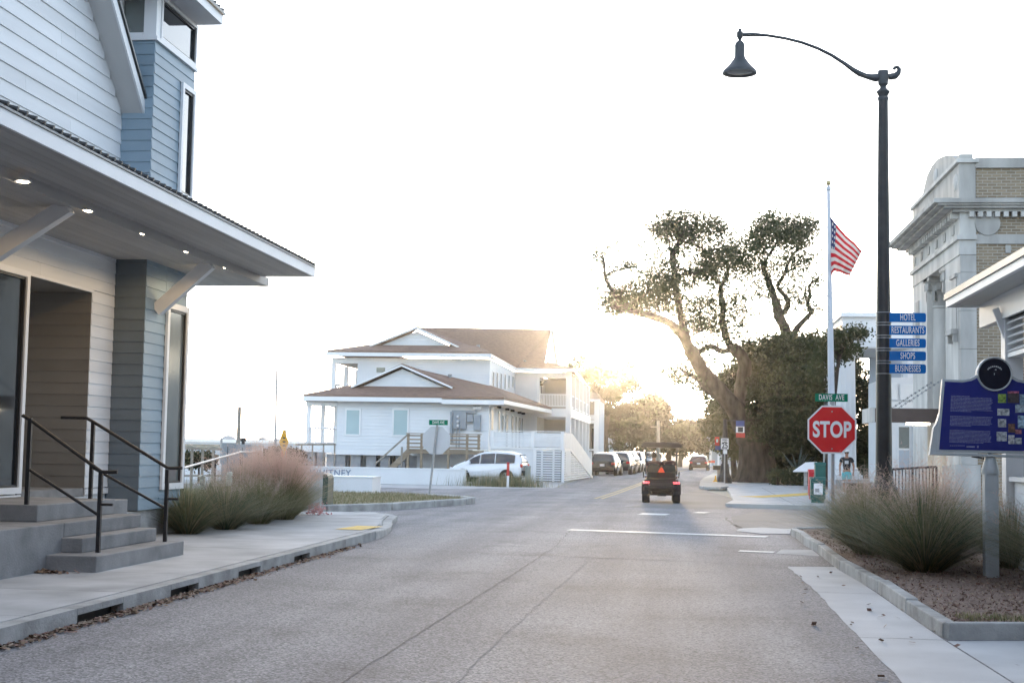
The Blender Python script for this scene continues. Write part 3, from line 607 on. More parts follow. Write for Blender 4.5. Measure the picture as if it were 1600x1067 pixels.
# porch roof: planked soffit, beam, fascia, ribbed metal
EX, EY, EI = -6.42, 24.45, 25.02
for i in range(7):
    piece("soffit_plank", "soffit_grey", shop, (-7.38 + .14 * (i + .5), .72, 4.615), (.134, 47.4, .02))
for i in range(9):
    piece("soffit_plank", "soffit_grey", shop, (-8.86 + .146 * (i + .5), 1.0, 4.505), (.140, 48.0, .02))
B("soffit_plank", "soffit_grey", shop, -9.4, -8.87, TE + .02, EI, 4.505, 4.525)
B("porch_beam", "soffit_grey", shop, -7.545, -7.385, -23, EI, 4.485, 4.64)
B("fascia", "white_trim", shop, EX, EX + .035, -23, EY + .03, 4.595, 4.79)
B("fascia", "white_trim", shop, -7.384, EX - .002, EY, EY + .03, 4.60, 4.70); B("fascia", "white_trim", shop, -9.5, -7.55, EI, EI + .03, 4.49, 4.70)
B("gutter_trim", "metal_roof", shop, EX + .036, EX + .052, -23, EY + .05, 4.755, 4.765)
prf = MB().prism([(EX + .06, -23, 4.80), (W, -23, 5.40), (W, -23, 4.66), (EX + .01, -23, 4.785)], (0, EY + .05 + 23, 0)).build("porch_roof", "metal_roof", shop)
MB().prism([(W, TE, 5.40), (EX + .06, TE, 4.80), (EX + .01, TE, 4.785), (-9.5, TE, 4.66), (-9.5, TE, 5.55)], (0, EY + .05 - TE, 0)).build("porch_roof", "metal_roof", shop)
for i in range(86):
    y = 7.3 + i * .2
    MB().beam((EX + .07, y, 4.805), (W, y, 5.41), .03, .04).build("roof_rib", "metal_roof", prf)
for y, x0, z0 in ((16.6, W, 3.62), (21.98, TX, 3.74)):
    MB().beam((x0 + .02, y, z0), (-7.47, y, 4.50), .15, .20).build("bracket", "white_trim", shop)
for k, (u, v) in enumerate(((36, 283), (135, 329), (217, 365), (286, 393), (345, 418))):
    p = G(u, v, 4.5); dl = MB().lathe((p[0], p[1], 4.492), [(.095, .0), (.095, .012), (.07, .014), (.07, .006)], 20).build("downlight", "white_trim", shop)
    MB().lathe((p[0], p[1], 4.487), [(.068, .0), (.068, .008)], 20).build("lens", "lamp_lit", dl)
    ld = bpy.data.lights.new("downlight_beam", 'SPOT'); lo = bpy.data.objects.new("downlight_beam", ld); COL.objects.link(lo)
    ld.energy = 7.5; ld.color = (1.0, 0.70, 0.38); ld.spot_size = math.radians(168); ld.spot_blend = .25; ld.shadow_soft_size = .06
    lo.location = (p[0], p[1], 4.47)
lb = MB().beam((W - .03, 16.6, 3.5), (W + .03, 16.6, 3.8), .16, .05); lb.build("bracket_plate", "white_trim", shop)

# concrete steps and landing
st = thing("concrete_steps", "grey concrete steps with landing climbing to the shop doorway", "steps", (-7.2, 17.2, .13))
B("landing", "concrete_step", st, W + .06, -7.12, 6, 16.08, .1, .66, bevel=.012)
for x, y0, y1, z0, z1 in ((-6.52, 15.62, 18.52, .1, .32), (-6.86, 16.02, 18.4, .32, .49), (-7.12, 16.085, 18.5, .49, .66), (-7.46, 16.09, 18.42, .66, .86)):
    B("step", "concrete_step", st, W + .06 if z0 > .6 else -8.2, x, y0, y1, z0, z1, bevel=.012)
B("landing", "concrete_step", st, W + .06, -7.47, 18.425, 18.9, .49, .84, bevel=.012)
def handrail(label, y, xt, xb, zt, zb, ztf, zbf, ext):
    t = thing("handrail", label, "handrail", (xb, y, zb), "black handrails on the shop steps")
    MB().beam((xb, y, zb), (xb, y, zb + .945), .045, .045, up=(1, 0, 0)).build("post", "black_rail", t)
    MB().beam((xt, y, zt), (xt, y, zt + 1.02), .045, .045, up=(1, 0, 0)).build("post", "black_rail", t)
    MB().tube([(xt - ext, y, ztf), (xt - .1, y, ztf), (xt, y, ztf - .05), (xb, y, zbf), (xb + .05, y, zbf - .005), (xb + .2, y, zbf)], .022, 10).build("top_rail", "black_rail", t, smooth=True)
    MB().tube([(xt, y, zt + .42), (xb, y, zb + .43)], .018, 10).build("mid_rail", "black_rail", t, smooth=True)
    MB().tube([(xb, y, zb + .56), (xb + .16, y, zb + .56)], .016, 8).build("rail_stub", "black_rail", t, smooth=True)
handrail("nearer black steel handrail, on the landing side of the steps", 16.16, -7.63, -6.73, .86, .32, 1.91, 1.265, .1)
handrail("farther black steel handrail, beside the blue-grey tower", 18.26, -7.74, -6.69, .86, .32, 1.93, 1.29, .45)
rr = thing("ramp_railing", "galvanised railing rising behind the grass beside the tower", "railing", (-8.5, 24.6, .14))
a, b2, c2 = P(287, 731, 24.8), P(376, 706, 31.5), P(404, 707, 32.5)
MB().tube([a, b2, c2], .024, 8).build("top_rail", "galv", rr, smooth=True)
a2, b3 = P(285, 786, 24.8), P(372, 748, 31.2); MB().tube([a2, b3], .02, 8).build("mid_rail", "galv", rr, smooth=True)
for q in (a, (Vector(a) + Vector(b2)) / 2, b2, c2): MB().tube([(q[0], q[1], .13), tuple(q)], .02, 8).build("post", "black_rail", rr)
# ================================================================ white hotel house on piers
hs = thing("hotel_house", "two-storey white house on piers with brown shingled roofs and porches", "building", (-15, 84, 0))
YA, YB, YC = 80.0, 84.5, 98.0            # lower front wall, upper front wall, gallery block front
def pz(u, v, y): return P(u, v, y)
def rect_y(name, m, u0, v0, u1, v1, y, th=.06, parent=None, **k):      # upright rectangle facing the camera, th metres deep behind y
    a = P(u0, (v0 + v1) / 2, y); b = P(u1, (v0 + v1) / 2, y); t = P((u0 + u1) / 2, v0, y); c = P((u0 + u1) / 2, v1, y)
    return B(name, m, parent, a[0], b[0], y, y + th, c[2], t[2], **k)
def X_(u, y): return P(u, 640, y)[0]
def Z_(u, v, y): return P(u, v, y)[2]
def on(p, y0=None):
    return Vector(p)
# lower storey body
xl, xr = X_(527, YA), X_(764, YA); zb, zt = Z_(620, 711, YA), Z_(620, 626, YA)
B("wall", "house_white", hs, xl, xr, YA, 118, zb, zt)
xpl = X_(481, YA)
B("porch_band", "house_trim", hs, xpl - .2, xl - .002, YA - .05, YA + 14, Z_(500, 706, YA), Z_(500, 695, YA))
B("wall_band", "house_trim", hs, xl - .0, xr + .02, YA - .03, YA - .002, zb - .02, zb + .25)
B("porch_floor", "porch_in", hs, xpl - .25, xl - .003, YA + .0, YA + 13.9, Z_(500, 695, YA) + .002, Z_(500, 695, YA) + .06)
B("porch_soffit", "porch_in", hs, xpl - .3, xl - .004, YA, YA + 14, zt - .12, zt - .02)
B("porch_lintel", "house_trim", hs, xpl - .12, xl - .006, YA - .02, YA + .16, zt - .36, zt - .125)
for i in range(4):
    B("porch_post", "house_trim", hs, xpl - .12, xpl + .16, YA + i * 3.3 - .02 + .2, YA + i * 3.3 + .22, Z_(500, 695, YA) + .06, zt - .125)
def rail_run(a, b, z0, z1, n, parent, name="porch_railing"):
    m = MB(); a = Vector((*a, 0)); b = Vector((*b, 0))
    m.beam((a.x, a.y, z1), (b.x, b.y, z1), .09, .07); m.beam((a.x, a.y, z0), (b.x, b.y, z0), .07, .06)
    r = m.build(name, "house_trim", parent)
    for i in range(n):
        p = a.lerp(b, (i + .5) / n); B("baluster", "house_trim", r, p.x - .022, p.x + .022, p.y - .022, p.y + .022, z0 + .031, z1 - .036)
    return r
rail_run((xpl, YA + .05), (xl, YA + .05), Z_(500, 691, YA), Z_(500, 668, YA), 12, hs)
rail_run((xpl, YA + .3), (xpl, YA + 13.5), Z_(500, 691, YA), Z_(500, 668, YA), 30, hs)
for u0, u1, v0, v1, n in ((541, 562, 641, 678, 0), (615, 637, 641, 679, 0)):
    a, c = P(u0, v1, YA), P(u1, v0, YA); fr = MB()
    for q in ((a[0] - .1, a[0], a[2] - .1, c[2] + .12), (c[0], c[0] + .1, a[2] - .1, c[2] + .12), (a[0] + .002, c[0] - .002, a[2] - .1, a[2]), (a[0] + .002, c[0] - .002, c[2], c[2] + .12)):
        fr.box(q[0], q[1], YA - .05, YA - .003, q[2], q[3])
    f = fr.build("window_frame", "house_trim", hs); B("window_shade", "blind", f, a[0], c[0], YA - .03, YA - .004, a[2], c[2])
# piers and dark space under the floor
for u, v1 in ((484, 729), (518, 729), (532, 729), (556, 729), (580, 729), (602, 729), (626, 729), (648, 729)):
    x = X_(u, YA); B("pier", "cmu", hs, x - .28, x + .28, YA + .3, YA + .9, -.05, zb - .02 if u > 510 else Z_(500, 706, YA) - .01)
for u in (500, 540, 575, 610, 640):
    x = X_(u, YA + 9); B("pier", "cmu", hs, x - .28, x + .28, YA + 9, YA + 9.6, -.05, zb - .02 if u > 520 else Z_(500, 706, YA) - .02)
B("crawl_wall", "timber_grey", hs, X_(575, YA + 12), xr - .3, YA + 12, YA + 12.2, -.05, zb - .02)
B("under_wall", "house_plain", hs, X_(652, YA), xr, YA + .25, 117, -.05, zb - .002)

def roof_quad(b, pts, th=.16, mi=0): b.prism(pts, (0, 0, th), mi)
# lower roof: skirt over the front wing, decorative gable, right slope over the walkway
eL, eR = P(474, 618, YA - .6), P(787, 628, YA - .6)
ze = eL[2]; exr_far = P(862, 650, YC)
zE = P(640, 622, YA - .6)[2]
gA, gL, gR = P(629, 572, YA + .9), P(551, 607, YA + .9), P(708, 608, YA + .9)
low = MB()
zu = gL[2] + .05; eL = Vector((eL[0], YA - .6, zE)); eR = Vector((eR[0], YA - .6, zE))
wl_, wr_ = X_(557, YB), X_(764, YB) - .02
farE = Vector((exr_far[0], YC + .2, zE + .02))
low.prism([eL, eR, (gR[0] + .5, YA + 1.0, zu), (gL[0] - .2, YA + 1.0, zu)], (0, 0, .14))
low.prism([eL, (gL[0] - .2, YA + 1.0, zu), (wl_ - .2, YA + 14, zu), (eL.x, YA + 14, zE)], (0, 0, .14))
ridge = Vector((gA[0], YB + .2, gA[2]))
apx = Vector((gA[0], YA + .72, gA[2]))
low.prism([apx, (gR[0], YA + .72, gR[2]), (eR.x, YA + 2.2, zE + .02), (eR.x, YA - .58, zE + .01), farE, (wr_ , YC + .2, gR[2] + .35), (wr_, YB + .2, gR[2] + .3), ridge], (0, 0, .14))
low.prism([apx, ridge, (gL[0] - .3, YB + .2, zu), (gL[0], YA + .72, gL[2])], (0, 0, .14))
lr = low.build("lower_roof", "shingle", hs)
def gable(y, A, L_, R_, parent):
    t = MB(); t.prism([(L_[0] + .35, y, L_[2] + .03), (R_[0] - .35, y, R_[2] + .03), (A[0], y, A[2] - .16)], (0, .1, 0)); t.build("gable_wall", "house_white", parent)
    for e in (L_, R_):
        MB().beam((A[0], y - .32, A[2] + .02), (e[0], y - .32, e[2] + .06), .10, .24, up=(0, 1, 0)).build("rake_board", "house_trim", parent)
gable(YA + .9, gA, gL, gR, hs)
B("eave_board", "house_trim", hs, eL.x - .02, P(693, 625, YA)[0], YA - .66, YA - .6, zE - .22, zE + .03)
B("eave_board", "house_trim", hs, P(693, 625, YA)[0] - .003, eR.x + .02, YA - .65, YA - .59, zE - .30, zE - .04)
MB().beam((eR.x, YA - .6, zE - .13), (farE.x, farE.y, zE - .13), .06, .22).build("eave_board", "house_trim", hs)
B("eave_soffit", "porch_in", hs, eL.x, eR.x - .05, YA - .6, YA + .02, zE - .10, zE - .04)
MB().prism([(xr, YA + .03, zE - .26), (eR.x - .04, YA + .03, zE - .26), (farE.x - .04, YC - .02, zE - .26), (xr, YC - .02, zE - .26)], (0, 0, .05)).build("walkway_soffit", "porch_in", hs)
# walkway wall with doors, windows and lanterns (faces the street, seen edge-on)
for y, w_, h0, h1, m_ in ((81.2, .9, 0, 2.1, "frame_dark"), (84.5, .5, .9, 2.0, "frame_dark"), (86.2, .6, .9, 1.9, "glass_pale"), (88.4, .9, .0, 2.0, "frame_dark"), (91.5, .8, .0, 2.0, "frame_dark"), (93.5, .9, 0, 2.0, "glass_pale"), (95.6, .9, 0, 2, "frame_dark"), (97.2, .8, .9, 2, "glass_pale")):
    zf = Z_(770, 697, 78); fr = B("walkway_door" if h0 == 0 else "walkway_window", "house_trim", hs, xr + .002, xr + .05, y - w_ / 2 - .1, y + w_ / 2 + .1, zf + h0, zf + h1 + .1)
    B("pane", m_, fr, xr + .03, xr + .056, y - w_ / 2, y + w_ / 2, zf + h0 + .02, zf + h1)
for y in (83.2, 87.3, 90.2, 94.3, 96.6):
    MB().box(xr + .05, xr + .3, y - .1, y + .1, 4.05, 4.45).build("lantern", "black", hs)
# upper storey
ul, ur = X_(557, YB), X_(764, YB); zu0, zu1 = 4.0, Z_(660, 560, YB)
B("upper_wall", "house_white", hs, ul, ur, YB, 118, zu0, zu1)
B("upper_band", "house_trim", hs, ul - .02, ur + .02, YB - .03, YB - .002, zu1 - .22, zu1)
for i in range(6):
    y = XP(770 + i * 6.1, 600, ur)[1]; zt_, zb_ = 6.05 + i * .06, 4.75 + i * .17 * 1.0
    f = B("side_window", "house_trim", hs, ur + .002, ur + .04, y - .42, y + .42, zb_ - .08 + .3, zt_ + .35)
    B("pane", "glass_pale", f, ur + .03, ur + .048, y - .3, y + .3, zb_ + .3, zt_ + .28)
uE, uR = P(511, 552, YB - .6), P(767, 556, YB - .6); zUE = P(640, 552, YB - .6)[2]
gA2, gL2, gR2 = P(652, 513.5, YB + 1.2), P(580, 543, YB + 1.2), P(718, 544.5, YB + 1.2)
rdg = P(860, 515.5, YB + 9.0); rdgL = P(655, 512.5, YB + 9.0)
pE = P(898, 577, YC - .6)
zu2 = gL2[2] + .05
up = MB()
up.prism([(uE[0], YB - .6, zUE), (uR[0], YB - .6, zUE), (gR2[0] + 1.0, YB + 1.3, zu2), (gL2[0] - .2, YB + 1.3, zu2)], (0, 0, .14))
up.prism([(uE[0], YB - .6, zUE), (gL2[0] - .2, YB + 1.3, zu2), (gL2[0] - .2, YB + 14, zu2), (uE[0], YB + 14, zUE)], (0, 0, .14))
ap2 = Vector((gA2[0], YB + 1.02, gA2[2])); AR = Vector(P(655, 512.5, YB + 7)); BR = Vector(P(860, 515.5, YC + 6))
up.prism([ap2, AR, (gL2[0] - .3, YB + 7, zu2), (gL2[0], YB + 1.02, gL2[2])], (0, 0, .14))
xk = X_(805, YC - .6); zP = P(850, 576, YC - .6)[2]
CR, DR, ER, FR = Vector(P(851, 567, YC + 2)), Vector((P(850, 577, YC - .6)[0], YC - .6, zP)), Vector((xk, YC - .6, zP)), Vector((uR[0], YB - .6, zUE + .01))
GR_, HR = Vector((gR2[0] + .05, YB + 1.02, gR2[2])), Vector(P(868, 569, YC + 10)); IR = Vector((P(917, 594, YC + 22)[0], YC + 22, zP)); PR = Vector((pE[0], YC - .6, zP))
up.build("upper_roof", "shingle", hs)
big = MB(); big.add([ap2, AR, BR, CR, DR, ER, FR, GR_, HR, IR, PR], [(0, 7, 1), (7, 6, 1), (1, 6, 5), (1, 5, 2), (2, 5, 4), (2, 4, 3), (3, 4, 10), (3, 10, 8), (8, 10, 9)])
bo = big.build("main_roof_slope", "shingle", hs); sd_ = bo.modifiers.new("thick", 'SOLIDIFY'); sd_.thickness = .12; sd_.offset = 0
gable(YB + 1.2, gA2, gL2, gR2, hs)
g2a, g2b, g2c = P(861, 517, YC + 6.2), P(852, 567, YC + 2.2), P(868, 569, YC + 10)
MB().prism([(g2a[0] - .02, YC + 6.2, g2a[2] - .1), (g2b[0] + .05, YC + 2.2, g2b[2]), (g2c[0], YC + 10, g2c[2] - .2)], (.06, .0, 0)).build("gable_wall", "house_plain", hs)
MB().beam(g2a, g2c, .10, .4, up=(1, 0, 0)).build("rake_board", "house_trim", hs)
B("eave_board", "house_trim", hs, uE[0] - .02, uR[0] + .02, YB - .66, YB - .6, zUE - .2, zUE + .02)
MB().beam((uR[0], YB - .6, zUE - .09), (xk, YC - .6, zP - .06), .06, .2).build("eave_board", "house_trim", hs)
B("eave_board", "house_trim", hs, xk, pE[0] + .02, YC - .66, YC - .6, zP - .2, zP + .02)
MB().beam((pE[0], YC - .6, zP - .09), (P(917, 594, YC + 22)[0], YC + 22, zP - .09), .06, .25).build("eave_board", "house_trim", hs)
# upper left porch
upx = X_(519, YB)
B("porch_lintel", "house_trim", hs, upx - .1, ul - .003, YB - .02, YB + .16, zu1 - .34, zu1)
B("porch_soffit", "porch_in", hs, upx - .1, ul - .004, YB + .17, YB + 13, zu1 - .3, zu1 - .2)
for i in range(4): B("porch_post", "house_trim", hs, upx - .13, upx + .13, YB + .0 + i * 3.3, YB + .26 + i * 3.3, 4.0, zu1 - .345)
rail_run((upx, YB + .1), (ul, YB + .1), 4.75, Z_(520, 600, YB), 12, hs)
rail_run((upx, YB + .3), (upx, YB + 13), 4.75, Z_(520, 600, YB), 26, hs)
for u, v in ((705, 548), (747, 549), (820, 572)):
    q = P(u, v, YB + 1.5 if u < 800 else YC + .5); MB().lathe((q[0], q[1], q[2] - .2), [(.07, 0), (.07, .45), (.11, .46), (.11, .6)], 10).build("roof_vent", "galv", hs)
q = P(703, 590, YB - .8); MB().lathe((q[0], q[1], q[2] - .3), [(.08, 0), (.08, .4), (.12, .41), (.12, .5)], 10).build("roof_vent", "galv", hs)
MB().box(*[float(t) for t in (P(603, 0, YB)[0], P(616, 0, YB)[0], YB - .03, YB - .003, Z_(610, 582, YB), Z_(610, 574.5, YB))]).build("upper_window", "glass_pale", hs)
# gallery block on the street side
gl, gm, gr = X_(804, YC), X_(839, YC), X_(892, YC); zg1, zg0 = Z_(850, 577, YC) - .2, Z_(850, 651, YC)
B("gallery_wall", "house_plain", hs, gl, gm, YC, YC + .2, 2.0, zg1)
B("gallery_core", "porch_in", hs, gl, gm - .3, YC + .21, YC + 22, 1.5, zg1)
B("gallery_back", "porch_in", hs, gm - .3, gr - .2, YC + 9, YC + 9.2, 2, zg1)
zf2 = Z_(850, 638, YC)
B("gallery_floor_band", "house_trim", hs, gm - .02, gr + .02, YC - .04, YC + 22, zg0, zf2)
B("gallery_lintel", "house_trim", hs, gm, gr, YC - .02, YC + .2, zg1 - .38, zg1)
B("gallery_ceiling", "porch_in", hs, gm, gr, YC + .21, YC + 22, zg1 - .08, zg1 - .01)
for i in range(6):
    y = YC + i * 4.2
    B("gallery_post", "house_trim", hs, gr - .36, gr + .0, y - .01, y + .36, zf2 + .002, zg1 - (.38 if i == 0 else .09))
    B("gallery_post", "house_trim", hs, gr - .36, gr + .0, y - .01, y + .36, .0, zg0 - .002)
B("gallery_post", "house_trim", hs, gm - .02, gm + .14, YC - .015, YC + .2, zf2 + .002, zg1 - .385)
rail_run((gm + .15, YC + .1), (gr - .37, YC + .1), Z_(860, 634, YC), Z_(860, 616, YC), 17, hs)
rail_run((gr - .15, YC + .4), (gr - .15, YC + 21), Z_(860, 634, YC), Z_(860, 616, YC), 44, hs)
for k, (x, y) in enumerate(((gm + .25, YC + 2.4), (gm + .25, YC + 5.0))):
    d = B("gallery_door", "house_trim", hs, gm - .29, gm - .2, y - .6, y + .6, zf2, zf2 + 2.2); B("pane", "frame_dark", d, gm - .22, gm - .19, y - .4, y + .4, zf2 + .1, zf2 + 2.05)
    MB().box(gm - .2, gm + .0, y - 1.1, y - .9, zf2 + 1.75, zf2 + 2.1).build("lantern", "black", hs)
# three floodlights, electricity meters and conduits on the end of the front wing
mt = thing("meter_bank", "grey electricity meters and cabinets on the white house wall", "meter bank", (X_(729, YA - .2), YA - .1, 3))
def bx(name, m, u0, v0, u1, v1, y, th, par): return rect_y(name, m, u0, v0, u1, v1, y, th, par)
bx("cabinet", "meter", 708, 643, 728, 670, YA - .3, .28, mt); bx("cabinet", "meter", 729, 647, 739, 659, YA - .25, .22, mt); bx("cabinet", "meter", 740, 648, 750.5, 672, YA - .3, .28, mt)
bx("wireway", "meter", 706, 641, 744, 645, YA - .2, .18, mt); bx("conduit", "meter", 703, 643, 707, 690, YA - .22, .2, mt)
for u in (712, 716.5): bx("conduit", "meter", u, 670, u + 1.6, 701, YA - .3, .1, mt)
for v in (651, 658.5, 665.5):
    q = P(716, v, YA - .3); MB().lathe((q[0], YA - .31, q[2]), [(.09, 0), (.09, -.12), (.05, -.15)], 12, axis='Y').build("meter_glass", "sign_back", mt)
fl = thing("floodlight", "cluster of three small white floodlights under the eave of the white house", "light", (X_(745, YA), YA - .2, 4))
for u in (741, 745.5, 750):
    q = P(u, 637.5, YA - .25); MB().ball((q[0], q[1], q[2]), .11, 10).build("lamp_head", "sign_white", fl)
MB().box(P(740, 634, YA)[0], P(751, 634, YA)[0], YA - .2, YA - .003, P(745, 635, YA)[2], P(745, 633.5, YA)[2]).build("mount", "meter", fl)
# timber landing and stair
td = thing("timber_stair", "unpainted timber landing and stair against the white house", "stair", (X_(700, YA - 1.5), YA - 1.6, 0))
YD = YA - 2.2; zd = Z_(700, 702, YD)
a, b2 = X_(637, YD), X_(749, YD)
B("deck", "timber", td, a, b2, YD, YA - .05, Z_(690, 709, YD), zd)
for u in (637, 658, 700, 729, 747): B("post", "timber", td, X_(u, YD), X_(u, YD) + .13, YD - .03, YD + .1, -.03, Z_(690, 678.5, YD))
for v in (680, 686, 692, 698): B("rail_board", "timber", td, a, b2 + .1, YD - .07, YD - .032, Z_(690, v + 2.2, YD), Z_(690, v - .2, YD))
B("rail_cap", "timber", td, a - .05, b2 + .15, YD - .1, YD + .12, Z_(690, 678.3, YD), Z_(690, 677, YD))
for dy in (0, 1.1):
    MB().beam(P(640, 704, YD + dy), P(612, 731, YD + dy), .06, .32).build("stringer", "timber", td)
    MB().beam(P(637, 679, YD + dy), P(586, 725, YD + dy), .09, .09).build("stair_rail", "timber_grey", td)
    for u in (628, 608): 
        q = P(u, 690 + (637 - u) * .9, YD + dy); B("post", "timber_grey", td, q[0] - .05, q[0] + .05, q[1] - .05, q[1] + .05, 0.0, q[2])
for i in range(6):
    q = P(638 - i * 5.2, 706 + i * 4.6, YD); B("tread", "timber", td, q[0] - .18, q[0] + .18, YD + .03, YD + 1.07, q[2] - .04, q[2])

# slatted white fence, deck wall and stair beside the road
sf = thing("slatted_fence", "white slatted fence of deck and street stair beside the van", "fence", (-6.5, 75, 0))
YF = 74.6
x0, x1, x2, x3 = X_(768, YF), X_(836, YF), X_(884, YF), X_(877, YF)
zt_, zm_, zlow = Z_(830, 675, YF), Z_(830, 700, YF), Z_(838, 752, YF)
B("deck_wall", "house_plain", sf, x0, x1 - .06, YF + .02, YF + .2, -.02, zm_ - .02)
B("deck_band", "house_trim", sf, x0, x2 - .05, YF - .06, YF + .0, zm_ - .06, zm_ + .04)
for u in (770, 833, 879): B("fence_post", "house_trim", sf, X_(u, YF) - .07, X_(u, YF) + .09, YF - .08, YF + .06, zm_ + .041, zt_ + .03)
n = 9
for i in range(n):
    z = zm_ + .08 + (zt_ - zm_ - .1) * i / n
    for ua, ub in ((771, 832), (834, 878)): piece("slat", "louver_house", sf, ((X_(ua, YF) + X_(ub, YF)) / 2, YF, z), (X_(ub, YF) - X_(ua, YF) - .1, .03, (zt_ - zm_) / n * .72))
B("fence_cap", "house_trim", sf, x0, x2, YF - .08, YF + .08, zt_ + .031, zt_ + .07)
for u in (837, 881): B("fence_post", "house_trim", sf, X_(u, YF) - .08, X_(u, YF) + .08, YF - .07, YF + .06, -.02, zm_ - .065)
for u in (848, 866): B("fence_batten", "house_trim", sf, X_(u, YF) - .05, X_(u, YF) + .05, YF + .02, YF + .08, .0, zm_ - .065)
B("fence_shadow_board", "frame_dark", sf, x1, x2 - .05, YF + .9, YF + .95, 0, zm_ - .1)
n = 13
for i in range(n):
    z = .05 + (zm_ - .12) * i / n; piece("slat", "louver_house", sf, ((x1 + X_(880, YF)) / 2, YF - .02, z), (X_(880, YF) - x1 - .16, .03, (zm_) / n * .62))
# street side of the stair: slats under a sloping stringer, then sloping solid balustrade
xs = X_(882, YF); ye = 88.0; xe = P(925, 746, ye)[0]
def sx(y): return xs + (xe - xs) * (y - YF) / (ye - YF)
ytop = YF + 2.6
for i in range(n):
    z = .05 + (zm_ - .12) * i / n; yend = ytop + (ye - ytop) * max(0.0, 1 - (z + .1) / zm_)
    m_ = MB(); m_.beam((sx(YF + .1), YF + .1, z + zm_ / n * .31), (sx(yend), yend, z + zm_ / n * .31), .03, zm_ / n * .62); m_.build("slat", "louver_house", sf)
MB().beam((sx(YF), YF, zm_ - .05), (sx(ytop), ytop, zm_ - .05), .08, .14).build("stringer", "house_trim", sf)
MB().beam((sx(ytop), ytop, zm_ - .05), (sx(ye), ye, .05), .08, .14).build("stringer", "house_trim", sf)
MB().prism([(sx(YF) - .06, YF, zm_ + .03), (sx(ytop) - .06, ytop, zm_ + .03), (sx(ye) - .06, ye, .15), (sx(ye) - .06, ye, 1.0), (sx(ytop + 1) - .06, ytop + 1, zt_), (sx(YF) - .06, YF, zt_)], (.05, 0, 0)).build("balustrade", "louver_house", sf)
MB().prism([(sx(YF) - 2.2, YF + .3, zt_), (sx(YF) - 2.2, YF + .3, zm_), (sx(ye) - 1.6, ye + 3, .05), (sx(ye) - 1.6, ye + 3, 1.6), (sx(ye) - 1.6, ye - 5, zt_)], (.06, 0, 0)).build("balustrade", "louver_house", sf)
B("fence_post", "house_trim", sf, sx(ye) - .2, sx(ye) - .02, ye - .1, ye + .08, 0, 1.6)

# low white name wall and stepped block
nw = thing("name_wall", "long low white wall carrying the letters of a hotel name", "wall", (-12, 58.5, 0))
wr = G(716, 757.5, 0); YW = wr[1]
a = P(452, 731, YW); t = P(600, 732, YW); xr2 = P(727, 740, YW)[0]
MB().box(a[0] - 8, xr2, YW, YW + .35, -.03, t[2]).build("wall_body", "house_plain", nw)
MB().box(a[0] - 8, xr2 + .03, YW - .03, YW + .38, t[2] + .001, t[2] + .05).build("coping", "house_trim", nw)
q = P(515, 739, YW); text("WHITNEY", "lettering", "letter_blue", nw, (P(520, 739, YW)[0] - .12, YW - .012, P(500, 738.5, YW)[2]), .40, spacing=1.1, bold=.006, sx=1.0)
q = P(463, 738, YW); text("THE", "lettering", "letter_blue", nw, (q[0], YW - .012, q[2]), .40, spacing=1.1, bold=.006)
wb = G(548, 766, .1); p0, p1 = P(508, 742, wb[1]), P(582, 742, wb[1])
pl = thing("white_block_planter", "short white masonry block in front of the low name wall", "planter", ((p0[0] + p1[0]) / 2, wb[1], .0))
B("planter_wall", "house_plain", pl, p0[0], p1[0], wb[1], wb[1] + 1.4, 0.0, P(560, 746, wb[1])[2]); B("planter_cap", "house_trim", pl, p0[0] - .03, p1[0] + .03, wb[1] - .03, wb[1] + 1.43, P(560, 746, wb[1])[2] + .001, P(560, 746, wb[1])[2] + .04)

# neighbouring white gallery house up the street
nb = thing("gallery_house", "white two-storey gallery house just beyond the hotel house", "building", (-6, 124, 0))
YN = 124.0
def nx(u): return P(u, 650, YN)[0]
def nz(v): return P(925, v, YN)[2]
B("wall", "pale_blue_wall", nb, nx(880), nx(915), YN + 3, YN + 22, 0, nz(625)); B("wall", "pale_blue_wall", nb, nx(928), nx(936), YN + .6, YN + 9, 0, nz(625))  # right-hand wall: its shade is put into the pale blue colour
B("back_wall", "porch_in", nb, nx(914), nx(932), YN + 4, YN + 4.2, 0, nz(625))
MB().prism([(nx(900), YN - .6, nz(625)), (nx(938), YN - .6, nz(626)), (nx(928), YN + 3, nz(612)), (nx(905), YN + 3, nz(612))], (0, .4, .12)).build("roof", "shingle", nb)
MB().prism([(nx(938), YN - .6, nz(626)), (nx(938), YN + 9.5, nz(626)), (nx(928), YN + 7, nz(612)), (nx(928), YN + 3, nz(612))], (0, 0, .12)).build("roof", "shingle", nb)
B("eave_board", "house_trim", nb, nx(900), nx(938), YN - .66, YN - .6, nz(627.5), nz(624))
for u in (915, 932): B("post", "house_trim", nb, nx(u) - .2, nx(u) + .2, YN - .1, YN + .3, 0, nz(627.6))
B("floor_band", "house_trim", nb, nx(915), nx(935), YN, YN + 3, nz(661), nz(656)); B("rail_panel", "house_trim", nb, nx(917), nx(930), YN + .05, YN + .12, nz(655), nz(648)); B("ground_rail", "house_trim", nb, nx(917), nx(931), YN + .05, YN + .12, nz(704), nz(701))
B("door", "frame_dark", nb, nx(921), nx(927), YN + 3.9, YN + 3.98, 0, nz(668))
